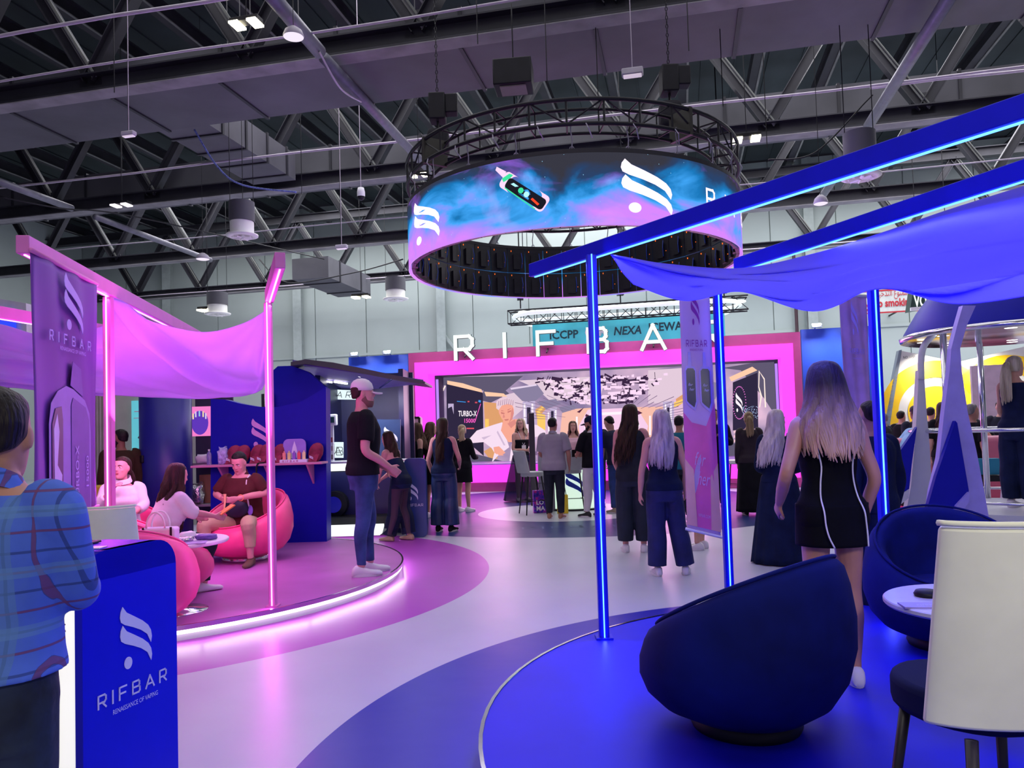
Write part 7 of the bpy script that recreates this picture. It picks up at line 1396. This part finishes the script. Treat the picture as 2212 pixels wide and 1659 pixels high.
# 4 seated woman in white shirt
p = Vector((at(266, 1100, 7.75).x, 7.75, .12))
person('seated woman in white collared shirt with hand at her chest, hair tied back', p, R_(195), 1.66, 'F', SK_P, head=(R_(-20), 0, 0), hipz=.52, armR=((.20, .08, .82), (.06, .18, .97)), armL=((-.22, .10, .80), (-.14, .32, .72)), legs={1: [(.10, .42, .50), (.10, .42, .085), .1], -1: [(-.10, .42, .50), (-.10, .42, .085), 0]}, top=('s', C_WHT, dict(hem=.84, off=.022, sleeve=1.5, loose=.02, collar=True, blouse=.02, neck=1.42)), bottom=('t', C_CHA, dict(width=.02)), hair=dict(style='pony', m=H_DBR, len=.30, low=True), vox=.008, facep=True)
# 5 seated woman with long dark hair
def phone5(f, t):
    q = MB(); w_ = f.A[1][2]; q.box(w_+Vector((.0, .12, .05)), (.085, .17, .012), M=Matrix.Rotation(.5, 3, 'X')); q.build('phone_in_orange_case', mat('orange_case', (.95, .28, .08), .4), t)
p = Vector((at(350, 1150, 6.95).x, 6.93, .12))
person('seated woman with long dark hair and white blouse, holding out an orange phone', p, R_(-40), 1.62, 'F', SK_P, head=(0, .25, 0), lean=R_(16), hipz=.50, armR=((.22, .20, .80), (.24, .42, .74)), armL=((-.22, .18, .78), (-.10, .40, .72)), legs={1: [(.12, .42, .48), (.12, .36, .085), .1], -1: [(-.10, .42, .48), (-.14, .30, .085), 0]}, top=('s', C_WHT, dict(hem=.84, off=.02, sleeve=1.2, loose=.03, blouse=.03)), bottom=('t', C_CHA, dict(width=.02)), hair=dict(style='long', m=H_DBR, len=.50, wave=.012, w=1.15), vox=.009, extra=phone5)
# 6 bearded man behind
p = Vector((at(262, 1000, 10.1).x, 10.1, 0)); person('bearded man in a dark brown jacket looking left, standing beyond the lounge', p, R_(25), htop(p, 928, 265), 'M', SK_D, head=(R_(55), 0, 0), top=('s', C_BRN, dict(hem=.80, off=.03, sleeve=1.9, loose=.025, name='jacket')), bottom=('t', C_CHA, dict(width=.03)), hair=dict(style='short', m=H_BLK, beard=True), vox=.01)
# 7 leaning woman, profile left
def tat(f, t): pass
p = stand(868, 1168); person('woman with long dark hair in a dark strapless top bending toward the kiosk', p, R_(62), 1.62, 'F', SK_P, head=(R_(5), .25, 0), lean=R_(22), armR=((.20, .25, 1.08), (.08, .44, .92)), armL=((-.18, .25, 1.06), (-.04, .42, .86)), legs={1: [(.10, .03, .50), (.11, -.06, .085), .1], -1: [(-.09, .05, .50), (-.10, .16, .085), .0]}, top=('s', C_NVY, dict(hem=.80, off=.010, sleeve=0, neck=1.28, blouse=0, flare=.03, name='top')), bottom=('t', C_SHEER, dict(width=.045, hemw=.075, waist=1.02)), shoes=('s', mat('sandal_tan', (.35, .22, .16), .6)), hair=dict(style='long', m=H_DBR, len=.46, w=.95), vox=.009, facep=True)
# 8 woman with arm sleeves
p = stand(905, 1122); person('brunette in sleeveless black top with long black arm gloves, facing the kiosk', p, R_(118), 1.74, 'F', SK_L, head=(R_(-35), .0, 0), armR=((.20, .05, 1.1), (.12, .22, 1.0)), armL=((-.26, .05, 1.10), (-.30, .12, .90)), top=('s', C_BLK, dict(hem=.86, off=.010, sleeve=0, neck=1.43, blouse=0, name='top')), bottom=('t', C_BLK, dict(width=.04)), hair=dict(style='long', m=H_BRN, len=.28, w=.9), vox=.010, facep=True, extra=lambda f, t: addmesh('arm_glove', (lambda q: (limb(q, [f.A[-1][0].lerp(f.A[-1][1], .45), f.A[-1][1], f.A[-1][2]], (.044, .040, .030)), remesh(q, .01, 2))[1])(MB()), C_BLK, t))
# 9 woman short black dress, profile right
p = stand(935, 1118); person('woman with light brown hair in a short black slip dress and white trainers', p, R_(-35), htop(p, 911, 930), 'F', SK_L, head=(R_(-25), .1, 0), dress=[('slip_dress', C_BLK, 1.30, .60, .19, 6, .004)], armR=((.22, .0, 1.08), (.16, .10, .86)), shoes=('s', C_SHOE, C_SHOE), hair=dict(style='long', m=H_BRN, len=.26, w=.95, wave=.015), vox=.011)
# 10 back view long hair navy jumpsuit
p = stand(962, 1148)
person('woman seen from behind with very long dark hair and sleeveless navy jumpsuit', p, R_(-12), htop(p, 902, 965), 'F', SK_P, head=(R_(-10), 0, 0), armR=((.245, .0, 1.10), (.20, .18, .98)), armL=((-.235, -.02, 1.08), (-.20, .06, .86)), top=('s', C_NVY, dict(hem=.88, off=.014, sleeve=0, neck=1.43, name='jumpsuit_top')), bottom=('t', mat('navy_satin', (.012, .025, .12), .45, var=.4, vscale=4, bump=.5, bscale=6), dict(width=.04, hemw=.085, waist=1.08)), shoes=('s', C_BLK, C_WHT), hair=dict(style='long', m=H_DBR, len=.50, w=.78, spread=.7), vox=.010)
# 11 woman black, blonde ponytail
p = stand(1003, 1105); person('woman in long-sleeved black minidress with a blonde ponytail', p, R_(-30), 1.70, 'F', SK_L, head=(R_(60), .1, 0), armR=((.22, .06, 1.08), (.16, .26, 1.05)), top=('s', C_BLK, dict(hem=.85, off=.012, sleeve=1.9, name='dress_top')), dress=[('skirt', C_BLK, .95, .58, .19, 5, .004)], hair=dict(style='pony', m=H_BLD, len=.26), shoes=('s', C_SHOE, C_SHOE), vox=.011)
# 12 blonde in sheer skirt
p = stand(1130, 1083); person('blonde woman in off-shoulder black top, lanyard and long sheer black skirt', p, R_(200), htop(p, 904, 1127), 'F', SK_L, head=(R_(-30), 0, 0), armR=((.20, .06, 1.08), (-.04, .18, 1.06)), armL=((-.20, .06, 1.06), (-.16, .10, .86)), top=('s', C_BLK, dict(hem=.92, off=.010, sleeve=0, neck=1.30, name='bodice')), dress=[('sheer_skirt', C_SHEER, 1.02, .03, .40, 9, .022)], hair=dict(style='long', m=H_BLD, len=.34, wave=.022, w=1.1, wrap=1.15), vox=.011, facep=True, extra=lambda f, t: lanyard(f))
# 13 grey shirt man
p = stand(1200, 1120); person('man seen from behind in a grey short-sleeved shirt and dark trousers', p, R_(-14), htop(p, 902, 1211), 'M', SK_M, head=(R_(-10), .05, 0), armR=((.27, -.02, 1.12), (.26, .08, .90)), armL=((-.24, .05, 1.12), (-.14, .26, 1.05)), top=('s', C_GRY, dict(hem=.84, off=.03, blouse=.025, flare=.05, sleeve=.85, loose=.04, collar=True)), bottom=('t', C_CHA, dict(width=.022)), shoes=('s', mat('shoe_tan', (.30, .14, .08), .6), C_WHT), hair=dict(style='short', m=H_BLK), vox=.010)
# 14 pink crop top woman facing
p = Vector((at(1240, 1000, 16.4).x, 16.4, 0)); person('woman in a pale pink zip top facing the camera behind the lit bar table', p, R_(178), 1.72, 'F', SK_L, head=(0, 0, 0), armR=((.19, .06, 1.08), (.05, .22, 1.05)), armL=((-.19, .06, 1.08), (-.05, .22, 1.02)), top=('s', C_PNK, dict(hem=1.08, off=.012, sleeve=1.9, neck=1.38, name='zip_top')), bottom=('t', C_CHA, dict(width=.02)), hair=dict(style='long', m=H_BRN, len=.22, wrap=1.2), vox=.011, facep=True)
# 15 black polo man with cap and white trousers
p = stand(1283, 1116); person('bearded man in dark cap, black polo and white trousers, holding a tablet', p, R_(38), htop(p, 900, 1275), 'M', SK_M, head=(R_(20), .15, 0), armR=((.22, .08, 1.12), (.08, .28, 1.08)), armL=((-.24, .10, 1.10), (-.10, .30, 1.08)), legs={1: [(.11, .0, .50), (.13, -.04, .085), .1], -1: [(-.10, .03, .50), (-.12, .05, .085), -.2]}, top=('s', C_BLK, dict(hem=.86, off=.022, sleeve=.8, loose=.035, collar=C_WHT)), bottom=('t', C_WHT, dict(width=.03, hemw=.02)), shoes=('s', C_SHB, C_WHT), hair=dict(style='short', m=H_BLK, beard=True), vox=.010, extra=lambda f, t: (cap(f, C_NVY), (lambda q: (q.box((f.A[1][2]+f.A[-1][2])/2+Vector((0, .12, .03)), (.17, .012, .13)), q.build('tablet', M_BLACKM, t)))(MB())))
# 16 navy tee man bending
p = stand(1337, 1108); person('man in navy tee and blue jeans leaning forward beside the blue post', p, R_(30), 1.78, 'M', SK_L, head=(R_(15), .45, 0), lean=R_(16), armL=((-.25, .10, 1.06), (-.22, .22, .84)), armR=((.22, .15, 1.06), (.12, .30, .86)), top=('s', mat('cloth_navy_tee', (.008, .010, .05), .85, var=.2, bump=.3), dict(hem=.86, off=.022, sleeve=.75, loose=.03)), bottom=('t', mat('jeans_blue', (.02, .05, .20), .8, var=.4, vscale=6, bump=.3), dict(width=.018)), shoes=('s', mat('shoe_beige', (.45, .36, .28), .7), C_WHT), hair=dict(style='short', m=H_BLK), vox=.010)
# 17 person behind with dark hair
p = Vector((at(1362, 1000, 14.3).x, 14.3, 0)); person('dark-haired person in black, mostly hidden between the post and the long-haired woman', p, R_(0), 1.66, 'F', SK_L, top=('s', C_BLK, dict(hem=.86, off=.02, sleeve=1.9)), bottom=('t', C_BLK, dict(width=.02)), hair=dict(style='long', m=H_BLK, len=.18), vox=.013)
# 17b man head above white letters
p = Vector((at(1288, 1000, 15.6).x, 15.6, 0)); person('man just visible behind the dark cap, beyond the lit bar table', p, R_(170), 1.80, 'M', SK_L, top=('s', C_CHA, dict(hem=.86, off=.02, sleeve=1.9)), bottom=('t', C_CHA, dict(width=.02)), hair=dict(style='short', m=H_DBR), vox=.013)
# 18 dark long hair woman
p = stand(1372, 1192); person('tall woman with long straight dark hair in dark top and cropped sheer trousers', p, R_(-8), htop(p, 872, 1392), 'F', SK_P, head=(R_(-35), 0, 0), armL=((-.20, .02, 1.08), (-.16, .14, .92)), armR=((.22, -.02, 1.06), (.23, .04, .83)), top=('s', C_CHA, dict(hem=.82, off=.014, sleeve=0, neck=1.43, name='top')), bottom=('t', mat('cloth_dark_teal', (.008, .014, .04), .8, var=.3, bump=.3), dict(width=.045, hemw=.055, hem=.12)), shoes=('s', C_SHOE, C_SHOE), hair=dict(style='long', m=H_DBR, len=.50, w=.95, drift=Vector((-.05, 0, 0))), vox=.009)
# 19 lavender blonde
p = stand(1441, 1242); person('woman seen from behind with long silvery blonde hair and wide navy trousers', p, R_(4), htop(p, 884, 1442), 'F', SK_P, head=(R_(6), .0, 0), armL=((-.235, -.03, 1.08), (-.25, .0, .85)), armR=((.235, -.02, 1.08), (.24, .05, .86)), legs={1: [(.13, .01, .50), (.20, .0, .085), .35], -1: [(-.09, .012, .50), (-.10, 0, .085), -.05]}, top=('s', C_NVY, dict(hem=.88, off=.014, sleeve=0, neck=1.43, name='jumpsuit_top')), bottom=('t', mat('cloth_royal_navy', (.008, .012, .115), .75, var=.3, bump=.3), dict(width=.035, hemw=.062, waist=1.08)), shoes=('s', C_SHOE, C_SHOE), hair=dict(style='long', m=hairm('silver_blonde', (.30, .22, .34), (.72, .60, .74)), len=.42, w=1.0, wave=.005, drift=Vector((-.045, 0, 0)), vshape=1.0), vox=.008)
# 20 teal shirt behind banner
p = Vector((at(1470, 1000, 12.4).x, 12.4, 0)); person('person in teal shirt mostly hidden behind the silvery blonde woman', p, R_(-20), 1.70, 'M', SK_M, top=('s', C_TEAL, dict(hem=.86, off=.02, sleeve=.8)), bottom=('t', C_CHA, dict(width=.02)), hair=dict(style='short', m=H_BLK), vox=.013)
# 21 photographer in black
p = stand(1549, 1100); person('man in black suit holding up a camera, half hidden by a blue post', p, R_(165), 1.84, 'M', SK_M, head=(R_(10), .1, 0), armL=((-.26, .10, 1.16), (-.06, .28, 1.30)), armR=((.26, .10, 1.14), (.06, .28, 1.26)), top=('s', C_BLK, dict(hem=.82, off=.03, sleeve=1.85, loose=.025, name='jacket')), bottom=('t', C_BLK, dict(width=.016)), shoes=('s', C_SHB), hair=dict(style='short', m=H_BLK), vox=.011, extra=lambda f, t: (lambda q: (q.box((f.A[1][2]+f.A[-1][2])/2+Vector((0, .08, .08)), (.14, .07, .09)), q.tube([(f.A[1][2]+f.A[-1][2])/2+Vector((0, .1, .08)), (f.A[1][2]+f.A[-1][2])/2+Vector((0, .2, .08))], .04, 12), q.build('camera', M_BLACKM, t)))(MB()))
# 22 blonde ponytail woman dark
p = stand(1626, 1112); person('woman with dark blonde ponytail and long black clothes beside the stage', p, R_(-12), htop(p, 888, 1640), 'F', SK_L, head=(0, 0, 0), lean=.05, top=('s', mat('cloth_plum', (.018, .008, .018), .8, var=.2), dict(hem=.86, off=.02, sleeve=1.9)), dress=[('long_skirt', C_BLK, 1.0, .06, .26, 7, .01)], shoes=('s', C_SHB, C_WHT), hair=dict(style='pony', m=hairm('dark_blonde', (.14, .09, .05), (.42, .30, .17)), len=.34), vox=.011)
# 23 platinum blonde long dress
p = stand(1690, 1216); person('platinum blonde woman in a floor-length dark pleated gown, looking right', p, R_(-18), htop(p, 884, 1685), 'F', SK_P, head=(R_(-45), 0, 0), armR=((.22, .02, 1.08), (.12, .22, 1.0)), armL=((-.20, .02, 1.08), (-.08, .20, 1.0)), top=('s', C_NVY, dict(hem=.90, off=.018, sleeve=1.9, loose=.025, name='bodice')), dress=[('pleated_gown', C_NVY, 1.08, .015, .33, 14, .013)], hair=dict(style='long', m=H_PLT, len=.44, w=1.05, wave=.006, drift=Vector((-.06, -.02, 0))), shoes=('s', C_SHB), vox=.009, facep=True)
# 24 woman in black dress
def bd(f, t):
    wm = mat('white_piping', (.8, .76, .9), .5, emit=.0)
    for sx in (-1, 1):
        q = MB(); zs = [1.37, 1.31, 1.24, 1.16, 1.08, 1.0, .93, .86, .80, .745]; xs = [.105, .105, .098, .085, .090, .100, .105, .100, .088, .065] if sx < 0 else [.095, .10, .092, .080, .085, .095, .105, .115, .12, .122]; pts = []
        for z, x in zip(zs, xs):
            B = BASE['F']; a = None
            for i in range(len(B)-1):
                if z > .955 and B[i][0] <= z <= B[i+1][0]: g = (z-B[i][0])/(B[i+1][0]-B[i][0]); g = g*g*(3-2*g); a = [B[i][j]+(B[i+1][j]-B[i][j])*g for j in (1, 2, 3)]
            if a is None: g = (.96-z)/(.96-.74); a = [.190-.002*g-.016, .14+.014*g-.008, -.012*(1-g)]
            rx, ry = a[0]+.02, a[1]+.02; y = a[2]-ry*(max(0, 1-(x/rx)**2.35))**(1/2.35); pts.append(f.T((sx*x, y-.010, z)))
        q.tube(smoothpath(pts, 4), .0045, 6); q.build('white_piping', wm, t, smooth=True)
p = gnd(1812, 1478, .12)
person('woman seen from behind in short sleeveless black dress with two white seams', p, R_(2), htop(p, 780, 1805), 'F', mat('skin_warm', (.52, .24, .18), .45, var=.05), head=(R_(-4), .05, 0), armL=((-.25, -.04, 1.12), (-.225, .14, .95)), armR=((.235, -.02, 1.09), (.235, .10, .88)), dress=[('black_dress', mat('dress_black', (.004, .004, .008), .85, spec=.12, var=.2, bump=.1), 1.40, .74, .188, 5, .002)], shoes=('s', C_SHOE, C_SHOE), hair=dict(style='long', m=ombre('ombre', (.030, .018, .028), (.80, .48, .38), 1.12, 1.60), len=.33, w=1.2, n=60, wave=.006, spread=1.05, vshape=1.0), vox=.0065, extra=bd, legs={1: [(.092, .012, .50), (.09, 0, .085), .2], -1: [(-.092, .012, .50), (-.09, 0, .085), -.1]})
# 25 hidden person behind her
p = Vector((at(1885, 1000, 5.9).x, 5.9, 0)); person('person in dark clothes mostly hidden behind the woman in the short black dress', p, R_(20), 1.66, 'M', SK_M, top=('s', C_NVY, dict(hem=.86, off=.02, sleeve=1.9)), bottom=('t', C_NVY, dict(width=.03)), hair=dict(style='short', m=H_BLK), shoes=('s', C_SHB), vox=.011)
# 26 person behind the long banner
p = stand(1512, 1186); person('person in white trainers hidden behind the tall pink banner', p, R_(60), 1.64, 'F', SK_L, top=('s', C_BLK, dict(hem=.86, off=.014, sleeve=.6)), dress=[('skirt', C_BLK, .95, .60, .18, 5, .004)], shoes=('s', C_SHOE, C_SHOE), hair=dict(style='pony', m=H_BRN, len=.2), vox=.012)
# 27 woman in the rocket cabin
p = Vector((at(2203, 1000, 8.55).x, 8.55, .50)); person('woman with blonde ponytail in a one-shoulder navy jumpsuit standing in the rocket cabin', p, R_(-60), 1.70, 'F', SK_L, head=(R_(-10), 0, 0), armL=((-.20, .05, 1.08), (-.12, .22, .98)), top=('s', C_NVY, dict(hem=.88, off=.014, sleeve=0, neck=1.42, name='jumpsuit_top')), bottom=('t', C_NVY, dict(width=.05, hemw=.06, waist=1.06)), shoes=('s', C_SHOE, C_SHOE), hair=dict(style='pony', m=hairm('ash_blonde', (.28, .22, .16), (.70, .62, .48)), len=.46), vox=.010)
# 28 person by the kiosk in blue pleated skirt
p = stand(822, 1112); person('woman in dark blue pleated skirt and white trainers behind the man in white cap', p, R_(20), 1.66, 'F', SK_L, top=('s', C_BLK, dict(hem=.86, off=.014, sleeve=.6)), dress=[('pleated_skirt', mat('cloth_bright_navy', (.01, .04, .22), .6, var=.2), 1.0, .42, .26, 12, .014)], shoes=('s', C_SHOE, C_SHOE), hair=dict(style='bun', m=H_BRN), vox=.012)
# background visitors at right
bgp = [(1907, 893, 15.5, 'M', SK_P, C_CHA, H_GRY, 'short', 30, 'balding visitor in grey at the yellow booth, next to the right-hand blue post'),
       (1946, 888, 16.0, 'M', SK_L, C_BLK, H_BLK, 'short', -60, 'black-haired man in black looking right before the yellow arcs'),
       (1898, 905, 11.0, 'F', SK_L, C_WHT, H_BLK, 'long', 10, 'woman with long black hair and white top just right of the blue post'),
       (1957, 905, 13.5, 'M', SK_L, C_LBL, H_BLK, 'short', -70, 'man in light blue shirt bending over the white counter'),
       (1976, 878, 14.0, 'M', SK_D, C_CHA, H_BLK, 'short', 0, 'visitor in a shiny black cap left of the white rocket leg'),
       (2010, 880, 15.5, 'M', SK_L, C_CHA, H_BLK, 'short', -50, 'man glimpsed just right of the white rocket leg'),
       (2036, 868, 12.5, 'F', SK_L, C_BLK, H_DBR, 'long', -20, 'woman with long chestnut hair between the rocket legs'),
       (2098, 873, 11.6, 'M', SK_M, C_BLK, H_GRY, 'short', -80, 'grey-haired man in profile just right of the tall lilac fin'),
       (2136, 884, 14.0, 'M', SK_L, C_BLK, H_BLK, 'short', 60, 'person in black tee bending forward behind the chrome pole'),
       (2160, 868, 15.0, 'M', SK_L, C_CHA, H_BLK, 'short', 150, 'visitor in dark grey behind the chrome pole, head lowered')]
for i, (u, v, Y, sex, sk, c, hm, st, fa, lab) in enumerate(bgp):
    z = at(u, v, Y).z; ln = .55 if 'bending' in lab else (.2 if 'lowered' in lab else 0); p = Vector((at(u, v, Y).x, Y, 0))
    person(lab, p, R_(fa), max(1.5, min(1.95, z/(1-.16*ln*ln*2 if ln else 1))), sex, sk, lean=ln, head=(0, ln*.4, 0), top=('s', c, dict(hem=.86, off=.02, sleeve=.8)), bottom=('t', C_CHA if c is not C_LBL else C_BEI, dict(width=.02)), hair=dict(style=st, m=hm, len=.32), shoes=('s', C_SHB), vox=.013, armR=((.24, .12, 1.06), (.12, .34, 1.0)) if ln else None, extra=(lambda f, t: cap(f, M_BLACKM, back=True)) if 'cap' in lab else None)
